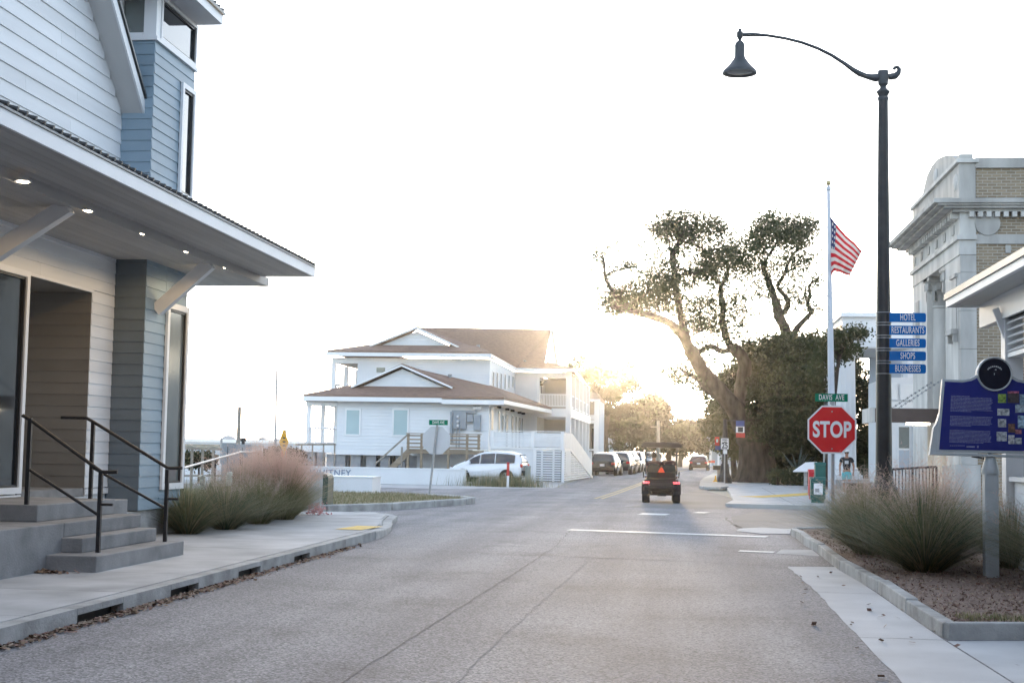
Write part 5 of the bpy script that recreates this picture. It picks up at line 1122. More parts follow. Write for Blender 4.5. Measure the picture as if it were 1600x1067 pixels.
# ================================================================ flag
FX, FY = 4.22, 40.0
fp = thing("flagpole", "tapered white flagpole with gold ball behind the stop sign", "flagpole", (FX, FY, .0))
tpz = float(P(1294.5, 298, FY)[2]); tx0 = float(P(1294.5, 298, FY)[0])
MB().tube([(FX + .03, FY, -.02), (FX + .02, FY, 3), (tx0, FY, tpz)], [.105, .095, .05], 16).build("pole", "flag_pole", fp, smooth=True)
MB().lathe((tx0, FY, 0), [(.05, tpz), (.075, tpz + .02), (.075, tpz + .1), (.03, tpz + .13), (.02, tpz + .2)], 12).build("truck", "flag_pole", fp)
MB().ball((tx0, FY, tpz + .21), .075, 12).build("ball", "gold", fp, smooth=True)
def flag_mat():
    m = bpy.data.materials.new("stars_and_stripes"); m.use_nodes = True; n = m.node_tree.nodes; l = m.node_tree.links; b = n["Principled BSDF"]
    b.inputs["Roughness"].default_value = .8
    uv = n.new("ShaderNodeUVMap"); uv.uv_map = "flag"; sp = n.new("ShaderNodeSeparateXYZ"); l.new(uv.outputs[0], sp.inputs[0])
    def mth(op, a, b_=None):
        x = n.new("ShaderNodeMath"); x.operation = op
        for i, q in enumerate((a, b_)):
            if q is None: continue
            if isinstance(q, (int, float)): x.inputs[i].default_value = q
            else: l.new(q, x.inputs[i])
        return x.outputs[0]
    st = mth('LESS_THAN', mth('FRACT', mth('MULTIPLY', sp.outputs[1], 6.5)), 0.5)
    c1 = n.new("ShaderNodeMix"); c1.data_type = 'RGBA'; c1.inputs[6].default_value = (.62, .60, .58, 1); c1.inputs[7].default_value = (.50, .022, .035, 1); l.new(st, c1.inputs[0])
    can_ = mth('MULTIPLY', mth('LESS_THAN', sp.outputs[0], 0.4), mth('GREATER_THAN', sp.outputs[1], 6 / 13))
    u = mth('FRACT', mth('MULTIPLY', sp.outputs[0], 15.0)); v = mth('FRACT', mth('MULTIPLY', sp.outputs[1], 9.3))
    dd = mth('ADD', mth('POWER', mth('SUBTRACT', u, .5), 2), mth('POWER', mth('SUBTRACT', v, .5), 2)); star = mth('LESS_THAN', dd, .06)
    c2 = n.new("ShaderNodeMix"); c2.data_type = 'RGBA'; c2.inputs[6].default_value = (.035, .045, .13, 1); c2.inputs[7].default_value = (.6, .6, .6, 1); l.new(star, c2.inputs[0])
    c3 = n.new("ShaderNodeMix"); c3.data_type = 'RGBA'; l.new(can_, c3.inputs[0]); l.new(c1.outputs[2], c3.inputs[6]); l.new(c2.outputs[2], c3.inputs[7])
    tr = n.new("ShaderNodeBsdfTranslucent"); l.new(c3.outputs[2], tr.inputs[0]); l.new(c3.outputs[2], b.inputs["Base Color"])
    ms = n.new("ShaderNodeMixShader"); ms.inputs[0].default_value = .55; l.new(b.outputs[0], ms.inputs[1]); l.new(tr.outputs[0], ms.inputs[2]); l.new(ms.outputs[0], n["Material Output"].inputs[0])
    return m
M["flag"] = flag_mat()
NU, NV = 34, 20
# edges traced as the cloth hangs: hoist on the pole, fly drooping to the right
top = [(1297, 338), (1308, 352), (1322, 368), (1336, 380), (1347, 393)]; bot = [(1299, 431), (1303, 424), (1311, 425), (1320, 429), (1328, 431)]
def path(pts, t):
    s = t * (len(pts) - 1); i = min(int(s), len(pts) - 2); f_ = s - i; return (pts[i][0] * (1 - f_) + pts[i + 1][0] * f_, pts[i][1] * (1 - f_) + pts[i + 1][1] * f_)
V = []; UV = []
for i in range(NU + 1):
    for j in range(NV + 1):
        t, s = i / NU, j / NV; a = path(top, t); b_ = path(bot, t)
        y = FY - .06 + .22 * math.sin(9 * t + 2.2 * s) * t + .10 * math.sin(17 * t - 3 * s) * t + .05 * math.sin(6 * s + 4 * t)
        V.append(P(a[0] * (1 - s) + b_[0] * s, a[1] * (1 - s) + b_[1] * s, y)); UV.append((.23 + .77 * t, 1 - s))
F = [(i * (NV + 1) + j, i * (NV + 1) + j + 1, (i + 1) * (NV + 1) + j + 1, (i + 1) * (NV + 1) + j) for i in range(NU) for j in range(NV)]
fl_ = npmesh("american_flag", np.array(V), F, "flag", smooth=True); tag(fl_, "red and white striped flag hanging half furled from the flagpole", "flag")
uvl = fl_.data.uv_layers.new(name="flag")
for lp in fl_.data.loops: uvl.data[lp.index].uv = UV[lp.vertex_index]
V = []; UV = []                                                       # the canton gathers round the far side of the pole
for i in range(9):
    for j in range(NV + 1):
        t, s = i / 8, j / NV; u = 1297 - 5.0 * math.sin(t * 3.0) + 2 * t; v = 342 + 88 * s + 3 * math.sin(5 * s)
        V.append(P(u, v, FY + .08 + .14 * t + .05 * math.sin(9 * s))); UV.append((.02 + .34 * t, 1 - s * .53 if s < .75 else .6 - s * .5))
F = [(i * (NV + 1) + j, i * (NV + 1) + j + 1, (i + 1) * (NV + 1) + j + 1, (i + 1) * (NV + 1) + j) for i in range(8) for j in range(NV)]
fc_ = npmesh("canton_fold", np.array(V), F, "flag", fl_, smooth=True); uvl = fc_.data.uv_layers.new(name="flag")
for lp in fc_.data.loops: uvl.data[lp.index].uv = UV[lp.vertex_index]

# ================================================================ boxes, bins and small street things
def newsbox(u0, u1, v0, v1, y, m, label, window=True, legs=True):
    x0, x1 = float(P(u0, 760, y)[0]), float(P(u1, 760, y)[0]); zt = float(P(u0, v0, y)[2]); w = x1 - x0
    t = thing("newspaper_box", label, "newspaper box", ((x0 + x1) / 2, y, .1), "newspaper boxes on the corner")
    m_ = MB(); m_.prism([(x0, y, .22), (x1, y, .22), (x1, y, zt - .1), (x0, y, zt - .1)], (0, .42, 0)); m_.build("cabinet", m, t, bevel=.02)
    m_ = MB(); m_.prism([(x0 - .01, y - .02, zt - .1), (x0 - .01, y + .44, zt - .1), (x0 - .01, y + .40, zt), (x0 - .01, y + .06, zt)], (w + .02, 0, 0)); m_.build("hood", m, t)
    if window:
        f = B("door", m, t, x0 + .04, x1 - .04, y - .025, y - .002, .5, zt - .14); B("window", "sign_white", f, x0 + .09, x1 - .09, y - .03, y - .026, zt - .55, zt - .2); B("print", "galv", f, x0 + .13, x1 - .2, y - .034, y - .031, zt - .48, zt - .36)
        B("label", "marker_grey", t, x0 + .14, x1 - .14, y - .008, y - .003, .36, .42)
    B("base", m, t, x0 + .03, x1 - .03, y + .05, y + .37, .1, .218)
    return t
newsbox(1267, 1290, 745, 790, 46.6, "green_box", "dark green newspaper box with white window, nearest on the corner")
newsbox(1274, 1290, 722, 760, 48.6, "green_box", "taller dark green newspaper box behind the nearest one", window=False)
newsbox(1264, 1274, 733, 762, 50.5, "red_box", "bright red newspaper box half hidden by the green ones", window=False)
ip = thing("story_panel", "white slanted story panel on a post before the round hedges", "sign", (float(P(1262, 760, 64)[0]), 64, .1))
a, b2 = P(1238, 737, 64), P(1268, 724, 64.3)
MB().prism([(a[0], 63.6, a[2]), (b2[0] + .25, 63.6, a[2] + .02), (b2[0] + .25, 64.4, b2[2] + .03), (b2[0] - .25, 64.4, b2[2])], (0, 0, .05)).build("panel", "sign_white", ip)
B("post", "galv", ip, P(1258, 0, 64)[0], P(1263, 0, 64)[0], 63.95, 64.1, .1, a[2] + .1)
tb = thing("litter_bin", "black slatted litter bin with pale rim beside the lamp base", "bin", (float(P(1341, 780, 39.5)[0]), 39.5, .0))
x0, x1 = float(P(1321, 770, 39.5)[0]), float(P(1361, 770, 39.5)[0]); zt = float(P(1340, 752.5, 39.5)[2])
B("rim", "galv", tb, x0 - .08, x1 + .02, 39.2, 39.85, zt - .03, zt); B("liner", "black", tb, x0 + .05, x1 - .05, 39.3, 39.75, .02, zt - .035)
for i in range(8): B("slat", "black_rail", tb, x0 + (x1 - x0) * i / 8 + .01, x0 + (x1 - x0) * (i + .62) / 8, 39.24, 39.28, .03, zt - .032)

# left middle distance: bollard, transformer, cabinets, poles, warning sign
bo = thing("concrete_pillar", "short pale concrete pillar with a flat cap at the end of the grass", "pillar", (float(P(491, 785, 33.2)[0]), 33.2, .1))
x0, x1 = float(P(482, 770, 33.2)[0]), float(P(499, 770, 33.2)[0]); zt = float(P(490, 741, 33.2)[2])
B("shaft", "concrete_kerb", bo, x0, x1, 33.2, 33.5, .1, zt); B("cap", "concrete_pale", bo, x0 - .03, x1 + .03, 33.16, 33.54, zt + .001, zt + .06)
gb = thing("utility_box", "dark green utility box with rounded top behind the concrete pillar", "utility box", (float(P(505, 785, 35)[0]), 35, .12))
x0, x1 = float(P(494, 770, 35)[0]), float(P(512, 770, 35)[0]); zt = float(P(505, 739, 35)[2])
pr = [(x1, 35, .1), (x1, 35, zt - .12)] + [(x1 - .12 + .12 * math.cos(math.radians(t)), 35, zt - .12 + .12 * math.sin(math.radians(t))) for t in (30, 60, 90)] + [(x0, 35, zt), (x0, 35, .1)]
MB().prism(pr, (0, .6, 0)).build("housing", mat("utility_green", (.035, .06, .045), rough=.5), gb); B("plinth", "concrete", gb, x0 - .05, x1 + .05, 34.95, 35.65, .05, .098)
uc = thing("control_cabinet", "pair of tall grey electrical cabinets behind the ramp railing", "cabinet", (float(P(366, 740, 41)[0]), 41, .1))
for u0, u1, v0 in ((347, 364, 692), (366, 391, 694)):
    a, b2 = P(u0, v0, 41), P(u1, 742, 41); c_ = B("housing", "meter", uc, a[0], b2[0], 41, 41.5, .45, a[2]); B("door_seam", "frame_dark", c_, (a[0] + b2[0]) / 2 - .008, (a[0] + b2[0]) / 2 + .008, 40.99, 40.998, .6, a[2] - .1)
    B("leg", "galv", uc, a[0] + .05, a[0] + .12, 41.1, 41.3, .0, .449)
q = P(380, 690, 41.2); MB().lathe((q[0], 41.2, 0), [(.05, P(380, 694, 41.2)[2]), (.05, q[2]), (.09, q[2] + .02), (.09, q[2] + .12)], 10).build("antenna", "frame_dark", uc)
cp = thing("white_post", "square white post standing right of the grey cabinets", "post", (float(P(401, 740, 40)[0]), 40, .1)); a, b2 = P(394, 698, 40), P(406, 740, 40); B("shaft", "house_plain", cp, a[0], b2[0], 40, 40.25, 0, a[2]); B("cap", "concrete_pale", cp, a[0] - .03, b2[0] + .03, 39.97, 40.28, a[2] + .001, a[2] + .05)
lf = thing("lot_fence", "dark rail fence along the lot left of the grey cabinets", "fence", (float(P(320, 740, 44)[0]), 44, 0))
a, b2 = P(284, 700, 44), P(350, 702, 44)
MB().beam(a, b2, .06, .07).build("top_rail", "timber_grey", lf)
for i in range(5):
    p = Vector(a).lerp(Vector(b2), i / 4); MB().beam((p.x, p.y, -.03), (p.x, p.y, p.z), .07, .07, up=(1, 0, 0)).build("post", "timber_grey", lf)
a2, b3 = P(284, 743, 44), P(350, 743, 44); MB().beam(a2, b3, .05, .06).build("lower_rail", "timber_grey", lf)
def pole(label, name, u, v0, y, r, m, lean=0):
    a = P(u, v0, y); t = thing(name, label, "pole", (float(P(u - lean, 700, y)[0]), y, 0)); MB().tube([(float(P(u - lean, 700, y)[0]), y, -.03), tuple(a)], [r, r * .8], 10).build("shaft", m, t); return t
pole("tall thin pale pole left of the white house", "light_pole", 432.5, 578, 75, .07, "galv", 2)
pole("short dark wooden pole behind the grey cabinets", "utility_pole", 374.5, 635, 60, .10, "timber_grey", 3)
pole("thin grey pole before the long white harbour building", "light_pole", 346, 684, 80, .08, "galv")
wsn = thing("warning_sign", "yellow diamond warning sign turned nearly edge-on left of the white house", "sign", (float(P(443, 740, 50)[0]), 50, 0))
c = [P(443, 669, 50), P(450, 690, 50.35), P(443, 711, 50), P(436, 690, 49.65)]
MB().prism([tuple(map(float, p)) for p in c], (.02, .03, 0)).build("diamond", "yellow_sign", wsn); sy = MB()
for v in (684, 690, 696): q = P(443, v, 49.9); sy.cbox((q[0], 49.97, q[2]), (.14, .01, .05), 1.15)
sy.build("symbol", "frame_dark", wsn)
c = [P(439, 703, 50), P(447, 703, 50.3), P(447, 715, 50.3), P(439, 715, 50)]
MB().prism([tuple(map(float, p)) for p in c], (.02, .03, 0)).build("plate", "orange", wsn); MB().tube([(c[0][0] + .1, 50.2, 0), (c[0][0] + .1, 50.2, 2.2)], .03, 8).build("post", "galv", wsn)
hb = thing("harbour_building", "long low pale building with rooftop units across the harbour lot", "building", (-60, 220, 0))
YH = 220.0
def hx(u): return float(P(u, 700, YH)[0])
def hz(u, v): return float(P(u, v, YH)[2])
B("wall", "pale_blue_wall", hb, hx(190), hx(468), YH, YH + 25, -.02, hz(400, 688)); B("parapet", "house_trim", hb, hx(190), hx(468), YH - .2, YH - .01, hz(400, 692), hz(400, 687)); B("window_band", "glass_pale", hb, hx(190), hx(400), YH - .12, YH - .02, hz(350, 700), hz(350, 694.5))
for u0, u1, v in ((392, 402, 684), (416, 424, 684.5), (394, 396, 681)): B("roof_unit", "meter", hb, hx(u0), hx(u1), YH + 4, YH + 7, hz(400, 690), hz((u0 + u1) / 2, v))
q = P(357, 690, YH + 12); MB().ball((q[0], q[1], q[2] - .3), 1.5, 16, sc=(1, 1, .95)).build("roof_dome", "meter", hb, smooth=True)
gp = thing("boardwalk_rail", "low grey boardwalk rail at the foot of the porch posts", "railing", (float(P(490, 730, 76)[0]), 76, 0))
a, b2 = P(462, 694.5, 76), P(524, 694, 76); MB().beam(a, b2, .07, .10).build("rail", "timber_grey", gp)
for i in range(4): p = Vector(a).lerp(Vector(b2), .15 + i / 3.6); MB().beam((p.x, p.y, -.03), (p.x, p.y, p.z), .07, .07, up=(1, 0, 0)).build("post", "timber_grey", gp)
rp = thing("delineator", "red topped marker post in the weeds by the van", "marker post", (float(P(794, 752, 62)[0]), 62, 0)); a, b2 = P(794, 722, 62), P(794, 743, 62)
B("shaft", "sign_white", rp, a[0] - .05, a[0] + .05, 62, 62.05, -.03, b2[2]); B("red_sleeve", "banner_red", rp, a[0] - .055, a[0] + .055, 61.99, 62.06, b2[2] + .001, a[2])
gpst = thing("gas_meter_box", "pale green box at the end of the slatted fence", "box", (float(P(825, 750, 70)[0]), 70, 0)); a, b2 = P(820.5, 729, 70), P(828, 752, 70); B("housing", mat("pale_green_box", (.26, .30, .27), rough=.6), gpst, a[0], b2[0], 70, 70.3, -.03, a[2]); B("lid", "meter", gpst, a[0] - .02, b2[0] + .02, 69.98, 70.32, a[2] + .001, a[2] + .05)

# far right side of the street
fl2 = thing("banner_lamp", "black lamp post with two town banners in front of the oak", "street lamp", (float(P(1133, 752, 75.5)[0]), 75.5, .1))
q = P(1133, 655, 75.5); MB().tube([(q[0], 75.5, .1), (q[0], 75.5, 1.0), (q[0], 75.5, q[2])], [.22, .16, .10], 12).build("pole", "lamp_black", fl2)
MB().lathe((q[0], 75.5, .1), [(.38, 0), (.38, .3), (.26, .5), (.2, 1.0)], 12).build("base", "lamp_black", fl2)
bn = thing("town_banner", "blue and red banner with a dark emblem against the oak trunk", "banner", (float(P(1157, 672, 75.5)[0]), 75.5, 4), "town banners on the lamp post")
def bpan(name, m, u0, u1, v0, v1, par, y=75.5, d=.0):
    a, b2 = P(u0, v0, y), P(u1, v1, y); return MB().box(a[0], b2[0], y - .02 - d, y + .01 - d, b2[2], a[2]).build(name, m, par)
bpan("cloth_top", "banner_blue", 1150, 1163, 657, 666, bn); bpan("cloth_middle", "sign_white", 1150, 1163, 666.1, 676, bn); bpan("cloth_foot", "banner_red", 1150, 1164, 676.1, 683.5, bn); bpan("emblem", "frame_dark", 1153, 1161, 667, 675, bn, d=.03)
MB().tube([P(1133, 657, 75.5), P(1164, 656.5, 75.5)], .03, 6).build("arm", "lamp_black", bn)
bn2 = thing("town_banner", "smaller red and dark banner left of the speed limit sign", "banner", (float(P(1119, 690, 84)[0]), 84, 3), "town banners on the lamp post")
bpan("cloth_top", "banner_red", 1117, 1124, 682, 696, bn2, 84); bpan("cloth_foot", "banner_blue", 1117.5, 1126, 696.1, 703, bn2, 84); bpan("emblem", "sign_white", 1119, 1122, 686, 691, bn2, 84, .03)
MB().tube([P(1117, 682, 84), P(1130, 682, 84)], .03, 6).build("arm", "lamp_black", bn2)
sl = thing("speed_limit_sign", "white SPEED LIMIT 25 sign with a small plate below it", "sign", (float(P(1132.5, 750, 74)[0]), 74, .1))
pl_ = bpan("plate", "sign_white", 1126.5, 1138.5, 684.5, 701.5, sl, 74); q = P(1132.5, 696.3, 74); text("25", "number", "frame_dark", pl_, (q[0], 73.97, q[2]), .40, sx=.8, bold=.012)
q = P(1132.5, 690, 74); text("SPEED\nLIMIT", "lettering", "frame_dark", pl_, (q[0], 73.97, q[2] + .03), .12, sx=.8, bold=.004)
bpan("lower_plate", "sign_white", 1130, 1136, 702.5, 709, sl, 74); q = P(1132.5, 688, 74); MB().tube([(q[0], 74.05, .1), (q[0], 74.05, q[2])], .035, 8).build("post", "galv", sl)
bt = thing("litter_bin", "dark litter bin by the kerb below the banners", "bin", (float(P(1121, 745, 83)[0]), 83, .1)); a, b2 = P(1114, 727, 83), P(1130, 734, 83)
B("hood", "black", bt, a[0], b2[0], 83, 83.7, b2[2], a[2]); B("body", "timber_grey", bt, a[0] + .25, b2[0] - .05, 83.1, 83.6, .1, b2[2] - .002)
yp = thing("kerb_delineator", "small yellow marker at the tip of the kerb nose", "marker post", (float(P(1118, 752, 76)[0]), 76, .14)); q = P(1118, 743, 76); MB().lathe((q[0], 76, .14), [(.16, 0), (.12, .06), (.06, .1), (.04, q[2] - .14)], 10).build("cone", "yellow_sign", yp)
ob = thing("road_barrier", "orange and white barrier far up the street", "barrier", (float(P(1113, 724, 150)[0]), 150, .0)); bpan("board", "orange", 1107, 1117, 719, 723, ob, 150)
for u in (1108.5, 1115.5): bpan("leg", "sign_white", u, u + 1, 718, 727, ob, 150.1)
th = thing("white_cottage", "small white building with pale sweeping roof where the street ends", "building", (6, 190, 0))
YT = 190.0
def txp(u): return float(P(u, 700, YT)[0])
def tzp(v): return float(P(1115, v, YT)[2])
B("wall", "pale_blue_wall", th, txp(1100), txp(1152), YT, YT + 14, -.02, tzp(696)); MB().prism([(txp(1089), YT - 4, tzp(697)), (txp(1110), YT - 4, tzp(693)), (txp(1121), YT - 4, tzp(685)), (txp(1136), YT - 4, tzp(681)), (txp(1156), YT - 4, tzp(685)), (txp(1156), YT - 4, tzp(697))], (0, 20, 0)).build("roof", "sign_white", th)
B("porch_opening", "frame_dark", th, txp(1099), txp(1108), YT - .1, YT - .02, 0, tzp(699)); 
for u in (1092, 1108, 1120): B("post", "house_trim", th, txp(u), txp(u) + .25, YT - 3.6, YT - 3.3, 0, tzp(697.5))
B("upper_block", "pale_blue_wall", th, txp(1094), txp(1126), YT + 18, YT + 26, 0, tzp(672))
hf = thing("pale_side_house", "plain pale blue house wall behind the parked cars", "building", (-8, 165, 0)); YV = 165.0
B("wall", "pale_blue_wall", hf, float(P(940, 690, YV)[0]), float(P(986, 690, YV)[0]), YV, YV + 12, -.02, float(P(960, 682, YV)[2])); MB().prism([(float(P(938, 0, YV)[0]), YV - .1, float(P(940, 682, YV)[2])), (float(P(988, 0, YV)[0]), YV - .1, float(P(986, 682, YV)[2])), (float(P(962, 0, YV)[0]), YV - .1, float(P(962, 664, YV)[2]))], (0, 12, 0)).build("gable_roof", "pale_blue_wall", hf)
B("window", "glass_pale", hf, float(P(970, 0, YV)[0]), float(P(976, 0, YV)[0]), YV - .05, YV - .01, 2, 4)
tf = thing("board_fence", "tan board fence behind the silver car", "fence", (-4, 150, 0)); MB().box(float(P(985, 0, 150)[0]), float(P(1003, 0, 150)[0]), 150, 150.1, -.03, float(P(993, 706, 150)[2])).build("boards", "tan_fence", tf); MB().box(float(P(984, 0, 150)[0]), float(P(1004, 0, 150)[0]), 149.95, 150.12, float(P(993, 706, 150)[2]) + .001, float(P(993, 705, 150)[2])).build("cap", "timber", tf)
po2 = thing("utility_pole", "pale utility pole rising behind the golf cart", "pole", (float(P(1029, 735, 135)[0]), 135, 0)); q = P(1028.5, 657, 135); MB().tube([(q[0] + .05, 135, -.03), tuple(q)], [.22, .15], 10).build("shaft", "timber_grey", po2); MB().beam((q[0] - .7, 135, q[2] - .6), (q[0] + .2, 135, q[2] - .6), .1, .1).build("crossarm", "timber_grey", po2)

# unseen brick block added opposite the clapboard shop to shade its porch
ac = thing("added_brick_block", "unseen brick block added across the street to shade the clapboard shop", "building", (17, -10, .1))
B("wall", "old_brick", ac, 12, 26, -40, 6.5, 0, 12.4); B("parapet", "stone", ac, 11.9, 26, -40, 6.6, 12.401, 12.9)
for i in range(9):
    y = -36 + i * 4.6
    for z0, z1, m_ in ((.6, 3.2, "glass"), (4.6, 6.6, "glass_pale"), (8.2, 10.2, "glass_pale")):
        f = B("window_frame", "white_trim", ac, 11.95, 11.998, y, y + 2.4, z0, z1); B("pane", m_, f, 11.93, 11.949, y + .12, y + 2.28, z0 + .12, z1 - .12)

eb = thing("added_end_block", "unseen tall brick block added behind the camera to shade the porch", "building", (0, -30, .1))  # unseen block added to keep low sky light off the porch
B("wall", "old_brick", eb, -30, 11, -46, -26, 0, 13.5); B("parapet", "stone", eb, -30.1, 11.05, -46, -25.9, 13.501, 14)
for i in range(8):
    x = -27 + i * 4.6
    for z0, z1 in ((.6, 3.2), (4.6, 6.6), (8.6, 10.6)):
        f = B("window_frame", "white_trim", eb, x, x + 2.2, -25.998, -25.95, z0, z1); B("pane", "glass_pale", f, x + .12, x + 2.08, -25.949, -25.93, z0 + .12, z1 - .12)
# ================================================================ vehicles (built nose along +Y at the origin, then set down)
def lerp_st(st, y):
    for a, b in zip(st[:-1], st[1:]):
        if a[0] <= y <= b[0]:
            t = (y - a[0]) / (b[0] - a[0]); return [p + (q - p) * t for p, q in zip(a, b)]
    return list(st[0] if y < st[0][0] else st[-1])
def make_car(name, label, cat, paint, st, wheels, wr, glass_side, rear, front, group=None, rear_lights=True, plate=True, lit=False, roof_rails=False):
    """st: stations (y, z bottom, z belt, z roof, half width, half width at roof) from tail to nose"""
    t = thing(name, label, cat, (0, 0, 0), group)
    vs = []; nr = 14
    for y, zb_, zl2, zr, w, wr_ in st:
        hp = [(w * .80, zb_), (w * .97, zb_ + .10), (w, zb_ + (zl2 - zb_) * .5), (w * .965, zl2), (wr_ * 1.0, zr - .09), (wr_ * .80, zr - .015), (wr_ * .3, zr)]
        vs += [(x, y, z) for x, z in hp] + [(-x, y, z) for x, z in hp[::-1]]
    n = len(st); fs = [(i * nr + k, i * nr + (k + 1) % nr, (i + 1) * nr + (k + 1) % nr, (i + 1) * nr + k) for i in range(n - 1) for k in range(nr)]
    fs += [tuple(range(nr))[::-1], tuple(range((n - 1) * nr, n * nr))]
    m = MB(); m.add(vs, fs); body = m.build("body", paint, t, smooth=True)
    sb = body.modifiers.new("round", 'SUBSURF'); sb.levels = sb.render_levels = 2
    for sgn in (-1, 1):
        for y0, y1 in glass_side:
            g = MB(); pl_, pu = [], []
            for i in range(6):
                y = y0 + (y1 - y0) * i / 5; s = lerp_st(st, y)
                pl_.append((sgn * (s[4] * .965 + .006), y, s[2] + .02)); pu.append((sgn * (s[5] * .995 + .012), y, max(s[2] + .03, s[3] - .13)))
            g.prism(pl_ + pu[::-1], (sgn * .012, 0, 0)); g.build("side_window", "car_glass", t)
        for y in wheels:
            x = st[len(st) // 2][4] * sgn
            MB().lathe((x * 1.0, y, wr), [(wr * 1.16, -.22 * sgn), (wr * 1.16, .012 * sgn)], 24, axis='X').build("wheel_arch", "black", t)
            wv = MB().lathe((x * .985, y, wr), [(wr * .62, .045 * sgn), (wr * .66, .05 * sgn), (wr * .95, .05 * sgn), (wr, .02 * sgn), (wr, -.18 * sgn), (wr * .9, -.21 * sgn)], 24, axis='X').build("wheel", "tyre", t, smooth=True)
            rm_ = MB().lathe((x * .985, y, wr), [(wr * .64, .04 * sgn), (wr * .60, .052 * sgn), (wr * .5, .03 * sgn), (.01, .03 * sgn)], 20, axis='X')
            for k in range(5):
                a = k * 2 * math.pi / 5; rm_.beam((x * .985 + .045 * sgn, y, wr), (x * .985 + .045 * sgn, y + wr * .6 * math.cos(a), wr + wr * .6 * math.sin(a)), .05, .03)
            rm_.build("rim", "rim", wv)
        s = lerp_st(st, glass_side[-1][1] - .05)
        MB().ball((sgn * (s[4] + .09), glass_side[-1][1] - .08, s[2] + .07), .11, 10, sc=(1, .5, .75)).build("mirror", paint, t, smooth=True)
    # rear glass, lamps, bumper, plate
    (ya, za, wa), (yb_, zb2, wb) = rear
    m = MB(); m.prism([(-wa, ya, za), (wa, ya, za), (wb, yb_, zb2), (-wb, yb_, zb2)], (0, -.02, .006)); m.build("rear_window", "car_glass", t)
    (ya, za, wa), (yb_, zb2, wb) = front
    m = MB(); m.prism([(-wa, ya, za), (wa, ya, za), (wb, yb_, zb2), (-wb, yb_, zb2)], (0, .02, .006)); m.build("windscreen", "car_glass", t)
    y0 = st[0][0]; w = st[1][4]; zl2 = st[1][2]
    for sgn in (-1, 1):
        MB().cbox((sgn * w * .83, y0 + .02, zl2 - .10), (w * .30, .10, .17)).build("tail_lamp", "tail_lit" if lit else "tail", t, bevel=.02)
        MB().cbox((sgn * st[-2][4] * .80, st[-1][0] - .10, st[-2][2] - .08), (st[-2][4] * .36, .14, .13)).build("headlight", "sign_white", t, bevel=.02)
    m = MB(); m.cbox((0, y0 - .015, st[1][1] + .20), (w * 1.75, .12, .24)); m.build("rear_bumper", "black", t, bevel=.03)
    if plate: MB().cbox((0, y0 - .035, zl2 - .22), (.32, .02, .16)).build("number_plate", "sign_white", t)
    m = MB(); m.cbox((0, st[-1][0] - .02, st[-1][1] + .3), (st[-2][4] * 1.1, .06, .22)); m.build("grille", "black", t)
    if roof_rails:
        for sgn in (-1, 1):
            s = lerp_st(st, 0); MB().beam((sgn * s[5] * .86, -1.2, s[3] + .03), (sgn * s[5] * .86, .7, s[3] + .03), .04, .04).build("roof_rail", "chrome", t)
    return t
SUV = [(-2.30, .42, .92, 1.10, .84, .74), (-2.26, .30, 1.00, 1.38, .90, .70), (-2.02, .26, 1.02, 1.66, .93, .70), (-1.3, .24, 1.01, 1.72, .94, .72), (-.2, .24, 1.0, 1.73, .94, .72), (.55, .24, .99, 1.66, .94, .70), (1.25, .25, .98, 1.12, .93, .70), (1.7, .27, .95, 1.03, .91, .70), (2.15, .32, .86, .93, .86, .62), (2.30, .40, .74, .80, .76, .5)]
def suv(label, paint, group=None, **k):
    return make_car("parked_car" if group else "driving_car", label, "car", paint, SUV, (-1.42, 1.42), .36, [(-1.85, -1.05), (-.98, -.05), (.02, .85)], ((-2.27, 1.06, .72), (-2.07, 1.60, .60)), ((1.22, 1.08, .76), (.62, 1.60, .62)), group=group, **k)
def put(o, x, y, rz, s=1.0, z=0.0, sz=None):
    o.location = (x, y, z); o.rotation_euler = (0, 0, rz); o.scale = (s, s, sz or s); return o
GRP = "cars parked along the left side of the street"
x, y = float(P(944.5, 730, 97)[0]), 97.0
c1 = put(suv("black SUV parked nearest, its tail beside the white slatted stair", "car_black", GRP), x, y + 2.3, math.radians(-4), 1.0, sz=.92)
c2 = put(suv("dark grey SUV parked directly ahead of the black one", "car_grey", GRP), float(P(968, 730, 103)[0]), 106.0, math.radians(-4), 1.0, sz=.97)
c3 = put(suv("black car parked third in the row, ahead of the grey SUV", "car_black", GRP), float(P(978, 730, 112)[0]), 114.0, math.radians(-4), 1.0)
c4 = put(suv("silver car parked nose towards us beyond the dark ones", "car_silver", GRP), float(P(990, 730, 122)[0]), 122.0, math.radians(176), 1.0)
c5 = put(suv("small white car farthest along the row, seen over the golf cart", "car_white", GRP), float(P(1019, 730, 150)[0]), 152.0, math.radians(178), 1.0)
c6 = put(suv("grey car parked between the silver car and the golf cart", "car_grey", GRP), float(P(1006, 730, 136)[0]), 136.0, math.radians(178), 1.0)
cr = put(suv("dark red car driving away up the street", "car_red", None), float(P(1093.5, 730, 139)[0]), 141.5, math.radians(-3), .98, sz=.84)
VAN = [(-1.86, .46, .86, .98, .74, .66), (-1.84, .30, .96, 1.25, .80, .64), (-1.68, .24, .97, 1.46, .84, .64), (-1.2, .22, .95, 1.545, .85, .66), (-.5, .22, .93, 1.57, .85, .67), (.15, .22, .91, 1.53, .85, .66), (.62, .22, .90, 1.36, .85, .64), (1.10, .23, .89, 1.04, .84, .64), (1.45, .25, .84, .93, .81, .6), (1.74, .30, .74, .80, .74, .5), (1.86, .36, .62, .66, .6, .4)]
van = make_car("minivan", "white minivan parked side-on behind the low name wall", "van", "car_white", VAN, (-1.12, 1.12), .31, [(-1.52, -.55), (-.50, .22), (.27, .82)], ((-1.85, 1.0, .62), (-1.70, 1.40, .56)), ((1.04, 1.0, .66), (.68, 1.32, .58)), roof_rails=True)
